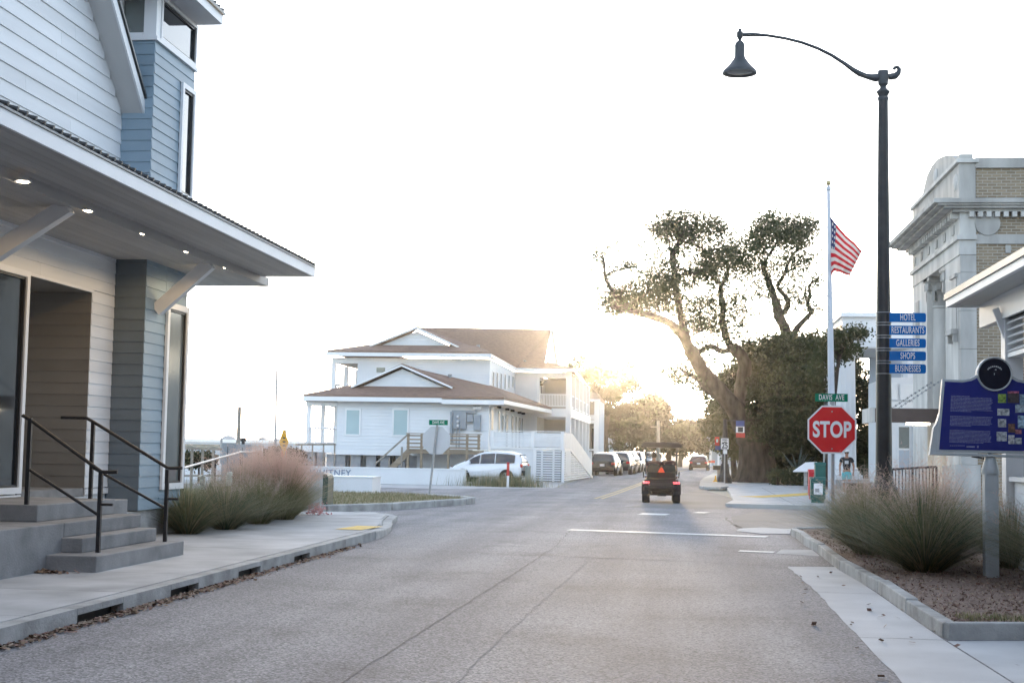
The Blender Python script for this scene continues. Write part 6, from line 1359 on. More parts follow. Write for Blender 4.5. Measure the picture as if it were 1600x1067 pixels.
put(van, float(P(764, 730, 70.6)[0]), 70.6, math.radians(82), 1.0)
for dx in (0,):
    m = MB(); m.tube([(-.875, -1.5, .70), (-.89, -.9, .72), (-.885, -.3, .60), (-.88, .5, .52), (-.87, 1.0, .50)], .012, 6)
    o = m.build("body_crease", "car_white", van, local=True)

# ---------------------------------------------------------------- people
def body(name, joints, edges, root, parent, matname, sub=2):
    """one continuous skinned figure: joints name -> (x, y, z, radius x, radius y)"""
    ks = list(joints); me = bpy.data.meshes.new(name); me.from_pydata([joints[k][:3] for k in ks], [(ks.index(a), ks.index(b)) for a, b in edges], [])
    me.materials.append(M[matname]); o = link(name, me, parent)
    sk = o.modifiers.new("skin", 'SKIN'); sk.use_smooth_shade = True
    if not me.skin_vertices: me.skin_vertices.new() if hasattr(me.skin_vertices, "new") else None
    for i, k in enumerate(ks):
        v = me.skin_vertices[0].data[i]; j = joints[k]; v.radius = (j[3], j[4] if len(j) > 4 else j[3]); v.use_root = (k == root)
    ss_ = o.modifiers.new("smooth", 'SUBSURF'); ss_.levels = ss_.render_levels = sub
    return o
def head_parts(t, hx, hy, hz, face, hair, hairmat, cap=False, longhair=False):
    """face = +1 looks along +Y, -1 towards the camera"""
    f = MB()
    for s in (-1, 1): f.ball((hx + s * .032, hy + face * .088, hz + .015), .011, 8)
    f.build("eyes", "frame_dark", t)
    MB().ball((hx, hy + face * .102, hz - .012), .016, 8, sc=(.8, 1, 1.3)).build("nose", "skin", t, smooth=True)
    MB().cbox((hx, hy + face * .092, hz - .052), (.045, .012, .010)).build("mouth", "terracotta", t)
    for s in (-1, 1): MB().ball((hx + s * .080, hy, hz), .022, 8, sc=(.4, .8, 1.2)).build("ear", "skin", t, smooth=True)
    if hair:
        h = MB(); h.ball((hx, hy - face * .014, hz + .030), .103, 14, sc=(.92, 1.0, 1.0))
        if longhair: h.ball((hx, hy - face * .06, hz - .06), .095, 12, sc=(.95, .55, 1.5))
        else: h.ball((hx, hy - face * .06, hz + .10), .05, 10)
        h.build("hair", hairmat, t, smooth=True)
    if cap:
        c = MB(); c.lathe((hx, hy, hz), [(.098, .045), (.100, .07), (.088, .11), (.05, .135), (.01, .14)], 16); c.build("cap", "cloth_white", t, smooth=True)
        MB().prism([(hx - .07, hy + face * .07, hz + .052), (hx + .07, hy + face * .07, hz + .052), (hx + .05, hy + face * .17, hz + .045), (hx - .05, hy + face * .17, hz + .045)], (0, 0, .012)).build("cap_brim", "cloth_white", t)
def fingers(J, E, side, hx, hy, hz, dx, dy, dz):
    for i, (o_, ln) in enumerate(((-.027, .070), (-.009, .082), (.009, .078), (.026, .062))):
        a, b = "f%s%d" % (side, i), "g%s%d" % (side, i)
        J[a] = (hx + dx * .05 + o_ * abs(dz), hy + dy * .05 + o_ * (1 - abs(dz)), hz + dz * .05, .010); J[b] = (hx + dx * (.05 + ln), hy + dy * (.05 + ln) + .012, hz + dz * (.05 + ln), .008); E += [("h" + side, a), (a, b)]
    s = -1 if side == "l" else 1
    J["t" + side] = (hx - s * .03, hy + dy * .03, hz + dz * .03, .011); J["u" + side] = (hx - s * .04, hy + dy * .07, hz + dz * .07, .009); E += [("h" + side, "t" + side), ("t" + side, "u" + side)]
# man standing on the corner
def standing():
    t = thing("person", "person in white cap, black shirt and aqua shorts standing on the corner", "person", (0, 0, 0))
    J = {"pel": (0, 0, .90, .135, .10), "wst": (0, 0, 1.05, .125, .095), "chs": (0, -.01, 1.28, .155, .105), "sho": (0, 0, 1.41, .11, .08), "nek": (0, -.005, 1.49, .052), "hd0": (0, -.015, 1.57, .072, .082), "hd1": (0, -.015, 1.66, .078, .09), "hd2": (0, -.01, 1.70, .06, .07)}
    E = [("pel", "wst"), ("wst", "chs"), ("chs", "sho"), ("sho", "nek"), ("nek", "hd0"), ("hd0", "hd1"), ("hd1", "hd2")]
    for n_, s in (("l", -1), ("r", 1)):
        J.update({"s" + n_: (s * .19, 0, 1.39, .062), "e" + n_: (s * .27, .02, 1.12, .046), "w" + n_: (s * .26, -.07, .90, .033), "h" + n_: (s * .255, -.09, .83, .036, .022)})
        E += [("sho", "s" + n_), ("s" + n_, "e" + n_), ("e" + n_, "w" + n_), ("w" + n_, "h" + n_)]; fingers(J, E, n_, s * .255, -.09, .83, 0, -.15, -.98)
        y = -.05 if s > 0 else .06
        J.update({"p" + n_: (s * .095, 0, .82, .092), "k" + n_: (s * .105, y, .48, .060), "c" + n_: (s * .107, y + .03, .32, .055), "a" + n_: (s * .11, y + .02, .09, .038), "o" + n_: (s * .12, y - .12, .035, .036, .03)})
        E += [("pel", "p" + n_), ("p" + n_, "k" + n_), ("k" + n_, "c" + n_), ("c" + n_, "a" + n_), ("a" + n_, "o" + n_)]
    b = body("body", J, E, "pel", t, "skin")
    S = {"a": (0, 0, .93, .155, .12), "b": (0, 0, 1.06, .145, .115), "c": (0, -.01, 1.28, .172, .122), "d": (0, 0, 1.42, .118, .09), "sl": (-.195, 0, 1.40, .078), "el": (-.235, .01, 1.25, .072), "sr": (.195, 0, 1.40, .078), "er": (.235, .01, 1.25, .072)}
    body("shirt", S, [("a", "b"), ("b", "c"), ("c", "d"), ("d", "sl"), ("sl", "el"), ("d", "sr"), ("sr", "er")], "c", b, "shirt_black")
    S = {"a": (0, 0, .95, .150, .115), "b": (0, 0, .86, .155, .12), "l": (-.10, .01, .78, .105), "m": (-.108, .02, .56, .10), "r": (.10, 0, .78, .105), "q": (.108, -.02, .56, .10)}
    body("shorts", S, [("a", "b"), ("b", "l"), ("l", "m"), ("b", "r"), ("r", "q")], "b", b, "shorts_aqua")
    MB().cbox((0, -.135, 1.27), (.15, .012, .13)).build("shirt_print", "sign_back", b)
    for s in (-1, 1): MB().cbox((s * .115, (-.05 if s > 0 else .06) - .06, .045), (.10, .27, .09)).build("shoe", "cloth_white", b, bevel=.03)
    head_parts(b, 0, -.015, 1.64, -1, True, "hair_dark", cap=True)
    return t
man = standing(); man.location = (float(P(1323, 750, 58)[0]), 58.0, .10); man.rotation_euler = (0, 0, math.radians(-8))
def seated(label, x, hairmat, longhair):
    t = thing("person", label, "person", (0, 0, 0), None)
    J = {"pel": (x, -.10, .80, .15, .12), "wst": (x, -.17, .98, .13, .10), "chs": (x, -.15, 1.16, .15, .105), "sho": (x, -.13, 1.28, .11, .08), "nek": (x, -.12, 1.36, .05), "hd0": (x, -.10, 1.43, .07, .08), "hd1": (x, -.10, 1.51, .077, .088), "hd2": (x, -.10, 1.55, .06, .07)}
    E = [("pel", "wst"), ("wst", "chs"), ("chs", "sho"), ("sho", "nek"), ("nek", "hd0"), ("hd0", "hd1"), ("hd1", "hd2")]
    for n_, s in (("l", -1), ("r", 1)):
        J.update({"s" + n_: (x + s * .18, -.13, 1.26, .062), "e" + n_: (x + s * .23, .04, 1.02, .045), "w" + n_: (x + s * .15, .26, .98, .033), "h" + n_: (x + s * .13, .33, .98, .035, .022)})
        E += [("sho", "s" + n_), ("s" + n_, "e" + n_), ("e" + n_, "w" + n_), ("w" + n_, "h" + n_)]; fingers(J, E, n_, x + s * .13, .33, .98, 0, .98, -.1)
        J.update({"p" + n_: (x + s * .10, .0, .78, .095), "k" + n_: (x + s * .12, .36, .79, .062), "c" + n_: (x + s * .12, .42, .58, .052), "a" + n_: (x + s * .12, .42, .40, .038), "o" + n_: (x + s * .13, .54, .355, .036, .028)})
        E += [("pel", "p" + n_), ("p" + n_, "k" + n_), ("k" + n_, "c" + n_), ("c" + n_, "a" + n_), ("a" + n_, "o" + n_)]
    b = body("body", J, E, "pel", t, "skin")
    S = {"a": (x, -.12, .85, .16, .13), "b": (x, -.17, .98, .145, .115), "c": (x, -.15, 1.16, .165, .12), "d": (x, -.13, 1.285, .12, .09), "sl": (x - .185, -.13, 1.27, .075), "el": (x - .21, -.06, 1.16, .07), "sr": (x + .185, -.13, 1.27, .075), "er": (x + .21, -.06, 1.16, .07)}
    body("shirt", S, [("a", "b"), ("b", "c"), ("c", "d"), ("d", "sl"), ("sl", "el"), ("d", "sr"), ("sr", "er")], "c", b, "shirt_maroon")
    S = {"a": (x, -.1, .86, .155, .125), "b": (x, -.08, .80, .155, .125), "l": (x - .10, .03, .79, .11), "m": (x - .12, .30, .80, .08), "r": (x + .10, .03, .79, .11), "q": (x + .12, .30, .80, .08)}
    body("shorts", S, [("a", "b"), ("b", "l"), ("l", "m"), ("b", "r"), ("r", "q")], "b", b, "shirt_black")
    head_parts(b, x, -.10, 1.49, 1, True, hairmat, longhair=longhair)
    return t
# ---------------------------------------------------------------- golf cart seen from behind
def golf_cart():
    t = thing("golf_cart", "black roofed golf cart with orange triangle driving away from us", "golf cart", (0, 0, 0))
    for sx in (-1, 1):
        for y in (-.75, .95):
            wv = MB().lathe((sx * .485, y, .28), [(.10, .125 * sx), (.20, .13 * sx), (.26, .12 * sx), (.28, .09 * sx), (.28, -.09 * sx), (.25, -.12 * sx)], 22, axis='X').build("wheel", "tyre", t, smooth=True)
            MB().lathe((sx * .485, y, .28), [(.17, .125 * sx), (.14, .09 * sx), (.02, .09 * sx)], 16, axis='X').build("rim", "rim", wv)
            m = MB(); prof = [(sx * .36, y + .36 * math.cos(a), .28 + .36 * math.sin(a)) for a in [math.radians(k) for k in range(0, 181, 20)]]
            m.tube(prof, .05, 6); m.add([(x_ + d, y_, z_) for x_, y_, z_ in prof for d in (0, sx * .27)], [(2 * i, 2 * i + 1, 2 * i + 3, 2 * i + 2) for i in range(len(prof) - 1)]); m.build("fender", "black", t)
    m = MB(); m.prism([(-.36, -1.18, .36), (.36, -1.18, .36), (.40, -1.16, .62), (.55, -1.12, .68), (.55, -1.08, .76), (-.55, -1.08, .76), (-.55, -1.12, .68), (-.40, -1.16, .62)], (0, 1.0, 0)); m.build("rear_body", "black", t, bevel=.03)
    m = MB(); m.prism([(-.52, -.2, .30), (-.52, 1.15, .30), (-.52, 1.5, .62), (-.52, 1.25, .80), (-.52, 1.0, .80), (-.52, .85, .38), (-.52, .15, .38), (-.52, .1, .66), (-.52, -.2, .66)], (1.04, 0, 0)); m.build("body", "black", t, bevel=.02)
    MB().cbox((0, -1.22, .50), (1.08, .10, .13)).build("rear_bumper", "black", t, bevel=.03)
    MB().beam((-.45, -.75, .28), (.45, -.75, .28), .08, .08).cbox((.02, -.8, .30), (.28, .25, .16)).build("axle", "frame_dark", t)
    for k, sx in enumerate((-1, 1)):
        s = MB(); pr = [(sx * .24 - .22, -.46, .78), (sx * .24 + .22, -.46, .78), (sx * .24 + .235, -.46, 1.05), (sx * .24 + .20, -.46, 1.20), (sx * .24 + .10, -.46, 1.245), (sx * .24 - .10, -.46, 1.245), (sx * .24 - .20, -.46, 1.20), (sx * .24 - .235, -.46, 1.05)]
        s.prism(pr, (0, .13, 0)); s.build("seat_back", "black", t, bevel=.04); MB().cbox((sx * .24, -.12, .68), (.46, .5, .11)).build("seat", "black", t, bevel=.03)
        r_ = MB(); r_.tube([(sx * .56, -.5, .80), (sx * .58, -.45, .98), (sx * .58, -.10, 1.0), (sx * .57, -.05, .8)], .022, 8); r_.build("armrest", "black", t)
        MB().ball((sx * .50, -1.16, .88), .045, 10).build("reflector", "chrome", t, smooth=True)
        for dx in (-.075, 0, .075): MB().cbox((sx * .475 + dx, -1.14, .655), (.055, .03, .065)).build("tail_lamp", "tail_lit", t)
        MB().tube([(sx * .50, -.62, .78), (sx * .50, -.60, 1.4), (sx * .53, -.5, 1.83)], .020, 8).build("roof_post", "black", t); MB().tube([(sx * .50, 1.1, .80), (sx * .50, .75, 1.83)], .020, 8).build("roof_post", "black", t)
    MB().prism([(-.45, -1.10, .76), (.45, -1.10, .76), (.45, -.55, .95), (-.45, -.55, .95)], (0, 0, .04)).build("rear_deck", "black", t)
    rf = MB(); pr = [(-.64, -.85, 1.78), (.64, -.85, 1.78), (.68, -.85, 1.86), (.55, -.85, 1.95), (-.55, -.85, 1.95), (-.68, -.85, 1.86)]
    rf.prism(pr, (0, 1.95, 0)); rf.build("roof", "black", t, bevel=.03)
    MB().prism([(-.205, -.60, .80), (.205, -.60, .80), (.03, -.60, 1.14), (-.03, -.60, 1.14)], (0, .012, 0)).build("slow_triangle", "triangle", t, bevel=.0)
    MB().prism([(-.48, 1.12, .82), (.48, 1.12, .82), (.48, .78, 1.8), (-.48, .78, 1.8)], (0, .015, 0)).build("windscreen", clear, t)
    MB().tube([(-.24, .75, .85), (-.24, .52, 1.05)], .02, 8).lathe((-.24, .50, 1.06), [(.17, -.012), (.17, .012)], 20, axis='Y').build("steering_wheel", "frame_dark", t)
    return t
clear = bpy.data.materials.new("clear_acrylic"); clear.use_nodes = True
_n = clear.node_tree.nodes; _b = _n["Principled BSDF"]; _b.inputs["Base Color"].default_value = (.9, .92, .92, 1); _b.inputs["Roughness"].default_value = .05; _b.inputs["Transmission Weight"].default_value = 1.0; _b.inputs["IOR"].default_value = 1.02
cart = golf_cart(); GX = float(P(1032, 785, 46.0)[0])
cart.location = (GX, 47.2, 0); cart.rotation_euler = (0, 0, math.radians(1))
for p, (lb_, x_, hm_, lh) in enumerate((("person with dark hair on the left seat of the golf cart", -.24, "hair_dark", False), ("person with lighter brown hair on the right seat of the golf cart", .24, "hair_light", True))):
    o = seated(lb_, x_, hm_, lh); o.location = (GX, 47.2, 0 if p == 0 else .03); o.rotation_euler = (0, 0, math.radians(1)); o["group"] = "people riding in the golf cart"
# ================================================================ vegetation
def leaf_quads(C, R, n, size, flat=.6, seed=0):
    """n leaf sprays scattered through ellipsoids (centres C, radii R): arrays of verts and quads"""
    rng = np.random.default_rng(seed); C = np.asarray(C, float); R = np.asarray(R, float)
    vol = np.prod(R, axis=1) ** .75; k = rng.choice(len(C), n, p=vol / vol.sum())
    d = rng.normal(size=(n, 3)); d /= np.linalg.norm(d, axis=1)[:, None]; r = rng.random(n) ** .45
    # break each ellipsoid up into twig-sized clusters so sky shows between them
    ctr = C[k] + R[k] * d * r[:, None]
    return leaf_at(ctr, size, rng, flat)
def leaf_at(ctr, size, rng, flat=.6):
    n = len(ctr); s = size * rng.uniform(.55, 1.4, n)
    nrm = rng.normal(size=(n, 3)); nrm[:, 2] += flat; nrm /= np.linalg.norm(nrm, axis=1)[:, None]
    t = np.cross(nrm, rng.normal(size=(n, 3))); t /= np.linalg.norm(t, axis=1)[:, None]; b = np.cross(nrm, t)
    V = np.stack([ctr - t * s[:, None] * .5, ctr + b * s[:, None] * .28 + t * s[:, None] * .05, ctr + t * s[:, None] * .5, ctr - b * s[:, None] * .28 + t * s[:, None] * .05], axis=1).reshape(-1, 3)
    return V, np.arange(4 * n).reshape(n, 4)
def twig_cloud(C, R, nclus, per, spread, size, seed, flat=.5):
    """leaves gathered in twig clusters inside ellipsoids"""
    rng = np.random.default_rng(seed); C = np.asarray(C, float); R = np.asarray(R, float)
    vol = np.prod(R, axis=1) ** .7; k = rng.choice(len(C), nclus, p=vol / vol.sum())
    d = rng.normal(size=(nclus, 3)); d /= np.linalg.norm(d, axis=1)[:, None]; r = rng.random(nclus) ** .42
    cc = C[k] + R[k] * d * r[:, None]
    ctr = np.repeat(cc, per, axis=0) + rng.normal(size=(nclus * per, 3)) * spread * np.array([1, 1, .6])
    return leaf_at(ctr, size, rng, flat)
def limb(mb, pts, y0, r0, r1, dy=None, n=8, wob=.0):
    """limb through photo-traced points at distance y0 (+ dy drift in depth)"""
    m = len(pts); out = []
    for i, (u, v) in enumerate(pts):
        t = i / max(1, m - 1); out.append(Vector(P(u, v, y0 + (dy or 0) * t + random.uniform(-wob, wob))))
    # smooth subdivide
    fine = []
    for i in range(m - 1):
        p0, p1, p2, p3 = out[max(0, i - 1)], out[i], out[i + 1], out[min(m - 1, i + 2)]
        for k in range(3):
            t = k / 3.0; fine.append(0.5 * ((2 * p1) + (p2 - p0) * t + (2 * p0 - 5 * p1 + 4 * p2 - p3) * t * t + (3 * p1 - p0 - 3 * p2 + p3) * t ** 3))
    fine.append(out[-1]); q = len(fine)
    rad = [(r0 + (r1 - r0) * (i / (q - 1)) ** .85) * random.uniform(.86, 1.14) for i in range(q)]
    mb.tube(fine, rad, n); return fine
def twigs(mb, path, rng, count, ln, r):
    ends = []
    for _ in range(count):
        i = rng.randrange(len(path) // 4, len(path)); p = path[i]; d = Vector((rng.gauss(0, 1), rng.gauss(0, 1), rng.gauss(.35, .7))).normalized() * ln * rng.uniform(.5, 1.3)
        q = p + d * .5 + Vector((rng.gauss(0, .1), rng.gauss(0, .1), rng.gauss(0, .12))); e = p + d + Vector((0, 0, rng.uniform(-.1, .25)))
        mb.tube([p, q, e], [r, r * .7, r * .35], 4, cap=False); ends += [q, e, (q + e) / 2]
    return ends
# ---- the live oak
YO = 79.0; g = P(1185, 757, YO)
oak = thing("oak_tree", "huge leaning live oak with bare winding limbs and thin backlit crown", "tree", (float(g[0]), YO, .1))
tr = MB(); rng = random.Random(3)
rt = [P(1186, 760, YO), P(1184, 745, YO), P(1183, 725, YO), P(1181, 700, YO), P(1176, 680, YO)]
base = MB(); n = 20; vs = []
for i, (p, r) in enumerate(zip(rt, (1.62, 1.15, .98, .90, .84))):
    for k in range(n):
        a = 2 * math.pi * k / n; rr_ = r * (1 + (.16 if i == 0 else .07) * math.sin(5 * a + i * .3) + .05 * math.sin(9 * a)); vs.append((p[0] + rr_ * math.cos(a), YO + rr_ * .9 * math.sin(a), p[2]))
tr.add(vs, [(i * n + k, i * n + (k + 1) % n, (i + 1) * n + (k + 1) % n, (i + 1) * n + k) for i in range(len(rt) - 1) for k in range(n)])
L1 = limb(tr, [(1176, 705), (1166, 672), (1150, 640), (1130, 618), (1108, 596), (1092, 570), (1078, 545)], YO, .72, .34, dy=-1.5, n=12)
L2 = limb(tr, [(1080, 549), (1064, 522), (1046, 505), (1024, 496), (1000, 489), (975, 484), (955, 478)], YO - 1.5, .31, .11, dy=-2)
L3 = limb(tr, [(1078, 545), (1070, 520), (1063, 490), (1057, 455), (1054, 425), (1051, 398), (1058, 384), (1062, 376)], YO - 1.5, .27, .13, dy=1)
L4 = limb(tr, [(985, 486), (966, 468), (954, 450), (946, 434), (944, 412), (941, 400)], YO - 2.8, .16, .05)
L5 = limb(tr, [(947, 430), (958, 424), (974, 421), (986, 416)], YO - 2.8, .07, .025)
L6 = limb(tr, [(1061, 378), (1062, 364), (1060, 352), (1066, 340)], YO - .5, .12, .04); L7 = limb(tr, [(1061, 378), (1076, 379), (1092, 386), (1106, 392), (1118, 389)], YO - .5, .10, .03)
L8 = limb(tr, [(1052, 402), (1046, 388), (1046, 376), (1034, 367), (1022, 360)], YO - .8, .08, .025)
L9 = limb(tr, [(1056, 432), (1070, 428), (1084, 427), (1100, 424), (1112, 430)], YO - .8, .08, .03, dy=1)
L10 = limb(tr, [(1178, 700), (1166, 660), (1158, 630), (1158, 600), (1164, 575), (1158, 555), (1143, 543)], YO + .6, .50, .30, n=12)
L11 = limb(tr, [(1143, 544), (1134, 524), (1129, 500), (1130, 478), (1126, 458), (1127, 442)], YO + .6, .23, .12, dy=1)
L12 = limb(tr, [(1144, 545), (1128, 549), (1112, 541), (1098, 546), (1086, 558)], YO + .6, .17, .12, dy=-1.5)
L13 = limb(tr, [(1127, 444), (1116, 436), (1108, 425), (1112, 405), (1106, 395)], YO + 1.4, .12, .04); L14 = limb(tr, [(1127, 444), (1136, 432), (1140, 415), (1150, 400), (1148, 385)], YO + 1.4, .11, .035)
L15 = limb(tr, [(1138, 500), (1118, 508), (1096, 516), (1080, 526)], YO + .4, .08, .05, dy=-1.5)
# right-hand uprights
L16 = limb(tr, [(1188, 690), (1200, 640), (1215, 590), (1228, 550), (1231, 528), (1226, 512), (1217, 494), (1214, 478), (1208, 460), (1201, 440), (1193, 420), (1193, 410)], YO + 1.2, .50, .12, dy=1.5, n=10)
L17 = limb(tr, [(1225, 490), (1231, 474), (1228, 464), (1219, 454), (1215, 446), (1224, 432), (1229, 418), (1236, 402), (1246, 392), (1258, 386)], YO + 2.6, .17, .045)
L18 = limb(tr, [(1236, 530), (1246, 512), (1259, 498), (1268, 486), (1262, 476), (1266, 462), (1264, 450), (1269, 440)], YO + 2.4, .19, .055)
L19 = limb(tr, [(1194, 411), (1200, 400), (1192, 388), (1184, 378)], YO + 2.6, .10, .03); L20 = limb(tr, [(1200, 400), (1210, 386), (1216, 370), (1224, 360)], YO + 2.6, .10, .03)
L21 = limb(tr, [(1224, 430), (1238, 420), (1252, 410), (1264, 404)], YO + 2.6, .06, .02); L22 = limb(tr, [(1262, 476), (1258, 462), (1259, 448)], YO + 2.4, .07, .03)
L23 = limb(tr, [(1201, 466), (1192, 462), (1184, 470)], YO + 2.2, .06, .02); L24 = limb(tr, [(1122, 622), (1100, 606), (1086, 590), (1070, 582), (1060, 574)], YO - 1, .16, .04)
ends = []
for L_, c_, ln in ((L2, 16, 1.3), (L3, 14, 1.2), (L4, 8, .8), (L5, 6, .6), (L6, 10, 1.0), (L7, 10, .9), (L8, 9, .8), (L9, 10, .9), (L11, 12, 1.1), (L13, 10, .9), (L14, 10, .9), (L15, 12, 1.0), (L12, 5, .8), (L16[20:], 12, 1.1), (L17, 14, 1.0), (L18, 10, .7), (L19, 8, .8), (L20, 8, .8), (L21, 6, .7), (L24, 10, 1.0)):
    ends += twigs(tr, L_, rng, int(c_ * 3), ln * 1.3, .024)
tr.build("trunk", "bark", oak, smooth=True)
S = YO / 2222.0                       # metres per photo pixel at the oak
def ell(lst, y, dep=1.6):
    C, R = [], []
    for u, v, ru, rv in lst: C.append(P(u, v, y)); R.append((ru * S, max(dep * .6, min(ru, rv) * S * dep), rv * S))
    return C, R
cl_a = [(1075, 348, 40, 13), (1050, 362, 24, 10), (1108, 352, 22, 9), (1040, 357, 16, 6), (1125, 362, 14, 9), (1078, 366, 22, 10), (1022, 357, 7, 4)]
cl_b = [(1020, 448, 26, 16), (1040, 430, 16, 16), (990, 462, 26, 14), (958, 474, 24, 11), (1000, 480, 40, 7), (975, 470, 30, 14), (1030, 470, 18, 10), (1045, 455, 14, 14)]
cl_c = [(942, 400, 12, 9), (936, 392, 8, 6), (990, 376, 7, 4), (984, 418, 9, 4), (962, 386, 8, 4), (945, 380, 10, 4)]
cl_d = [(1120, 404, 24, 14), (1145, 396, 20, 16), (1100, 414, 20, 10), (1160, 408, 14, 12), (1112, 432, 18, 8), (1092, 428, 14, 6), (1180, 402, 12, 14), (1168, 424, 10, 6)]
cl_e = [(1213, 354, 32, 15), (1252, 357, 22, 13), (1188, 366, 18, 12), (1225, 372, 34, 10), (1182, 378, 14, 9), (1264, 352, 14, 9), (1245, 378, 18, 7), (1205, 345, 20, 8)]
cl_f = [(1258, 404, 12, 6), (1274, 436, 8, 5), (1246, 430, 9, 6), (1184, 466, 9, 5), (1260, 366, 14, 9), (1240, 470, 10, 10), (1280, 480, 9, 7), (1232, 452, 9, 8)]
cl_i = [(1095, 440, 70, 40), (1110, 500, 50, 40), (1060, 400, 50, 50), (1150, 430, 40, 50), (1225, 400, 55, 50), (1235, 450, 45, 40), (1030, 400, 40, 30), (1000, 440, 45, 25), (1170, 490, 35, 30)]
cl_g = [(1075, 445, 16, 10), (1090, 474, 22, 8), (1108, 470, 18, 7), (1078, 485, 14, 8), (1100, 500, 22, 10), (1150, 470, 18, 8), (1160, 490, 14, 10), (1155, 520, 16, 12), (1075, 510, 14, 8), (1120, 520, 14, 10)]
cl_h = [(1068, 578, 14, 9), (1050, 586, 9, 7), (1040, 578, 6, 5), (1086, 596, 12, 10), (1110, 566, 12, 12), (1060, 596, 10, 6), (1100, 610, 10, 8)]
parts_ = []
for k, (lst0, ncl, per, sp_) in enumerate(((cl_a, 560, 12, .18), (cl_b, 900, 13, .17), (cl_c, 80, 10, .16), (cl_d, 520, 12, .17), (cl_e, 860, 13, .17), (cl_f, 120, 9, .16), (cl_g, 420, 9, .22), (cl_h, 230, 12, .17), (cl_i, 1100, 8, .2))):
    lst = [(u_, v_, a_ * 1.38, b_ * 1.75) for u_, v_, a_, b_ in lst0]; C, R = ell(lst, YO + (2.3 if lst0 in (cl_e, cl_f) else (-2.2 if lst0 in (cl_b, cl_c) else 0)), 1.7); parts_.append(twig_cloud(C, R, int(ncl * 1.9), 5, .26, .15, 100 + k, .2))
rg = np.random.default_rng(9); en = np.array([tuple(e) for e in ends]); en = np.repeat(en, 7, axis=0) + rg.normal(size=(len(en) * 7, 3)) * .16; parts_.append(leaf_at(en, .15, rg))
def merge(ps):
    V = []; F = []; b = 0
    for v, f in ps: V.append(v); F.append(f + b); b += len(v)
    return np.concatenate(V), np.concatenate(F)
V, F = merge(parts_); npmesh("crown", V, F, "leaf_oak", oak)
# ---- dense dark tree draped round the oak, with moss
YD2 = 82.0
def dense_tree(name, label, y, lst, ncl, per, spread, size, m, trunk_px, seed, r=.3, dep=1.5, group=None, cat="tree", flat=.5):
    u, v = trunk_px; g = P(u, v, y); t = thing(name, label, cat, (float(g[0]), y, 0.0), group)
    s = y / 2222.0; C, R = [], []; rn = random.Random(seed)
    for cu, cv, ru, rv in lst:
        C.append(P(cu, cv, y + rn.uniform(-.6, .6) - (4.6 if name == 'evergreen_tree' and cu < 1260 and 1205 < cu and cv < 690 else 0))); R.append((ru * s, max(.5, dep * min(ru, rv) * s), rv * s))
    tm = MB(); top = P(np.mean([q[0] for q in lst]), np.mean([q[1] for q in lst]), y)
    tm.tube([(g[0], y, -.03), (g[0] * .7 + top[0] * .3, y, top[2] * .4), tuple(top)], [r, r * .8, r * .4], 8)
    for c in C[:14]:
        b0 = Vector((g[0], y, top[2] * .45)).lerp(Vector(top), rn.random()); tm.tube([b0, b0.lerp(Vector(c), .55) + Vector((0, 0, .2)), tuple(c)], [r * .35, r * .22, r * .08], 5)
    tm.build("trunk", "bark", t)
    V, F = twig_cloud(C, R, ncl, per, spread, size, seed, flat); rr_ = np.random.default_rng(seed); mi = np.repeat(rr_.random(ncl) < .25, per).astype(int); npmesh("crown", V, F, [m, "leaf_mid" if m != "leaf_mid" else "leaf_oak"], t, mi)
    return t
dense = dense_tree("evergreen_tree", "broad dense dark evergreen massed behind and right of the oak trunk", YD2,
    [(1190, 560, 40, 30), (1230, 545, 42, 26), (1270, 550, 42, 32), (1300, 570, 36, 40), (1250, 600, 50, 40), (1205, 610, 45, 40), (1165, 600, 28, 26), (1290, 630, 40, 45), (1240, 660, 50, 45), (1200, 670, 40, 40), (1300, 690, 34, 40), (1260, 715, 50, 30), (1150, 640, 22, 24), (1330, 590, 18, 30), (1215, 560, 30, 26), (1225, 610, 26, 40), (1240, 640, 30, 40), (1222, 670, 18, 40), (1360, 640, 30, 60), (1355, 700, 30, 40), (1395, 620, 26, 40), (1170, 550, 22, 16), (1215, 730, 30, 18)],
    7600, 12, .22, .22, "leaf_dark", (1262, 745), 21, r=.45, dep=2.2)
dense_tree("light_oak_tree", "paler small-leaved tree reaching right across the portico and flagpole", 66.0,
    [(1312, 535, 14, 22), (1325, 520, 20, 14), (1343, 518, 16, 9), (1318, 555, 16, 14), (1300, 530, 12, 16), (1335, 545, 10, 10), (1290, 545, 14, 20), (1280, 570, 16, 26)], 420, 12, .16, .15, "leaf_mid", (1290, 748), 22, r=.16, dep=1.6)
dense_tree("understory_tree", "lower green tree under the oak's leaning limb", 88.0,
    [(1130, 600, 18, 18), (1150, 585, 20, 22), (1118, 640, 16, 24), (1135, 655, 22, 26), (1110, 665, 14, 16), (1145, 690, 20, 30), (1160, 660, 20, 30), (1125, 690, 14, 16), (1170, 600, 16, 24)], 1500, 11, .22, .21, "leaf_mid", (1148, 748), 23, r=.2, dep=1.6)
# moss and creeper hanging against the trunk
mo = npmesh("moss", *leaf_at(np.array([P(random.uniform(1165, 1215), random.uniform(590, 690), YO - 1.4 + random.uniform(-.4, .4)) for _ in range(900)]), .22, np.random.default_rng(4), -.2), "leaf_dark", oak)
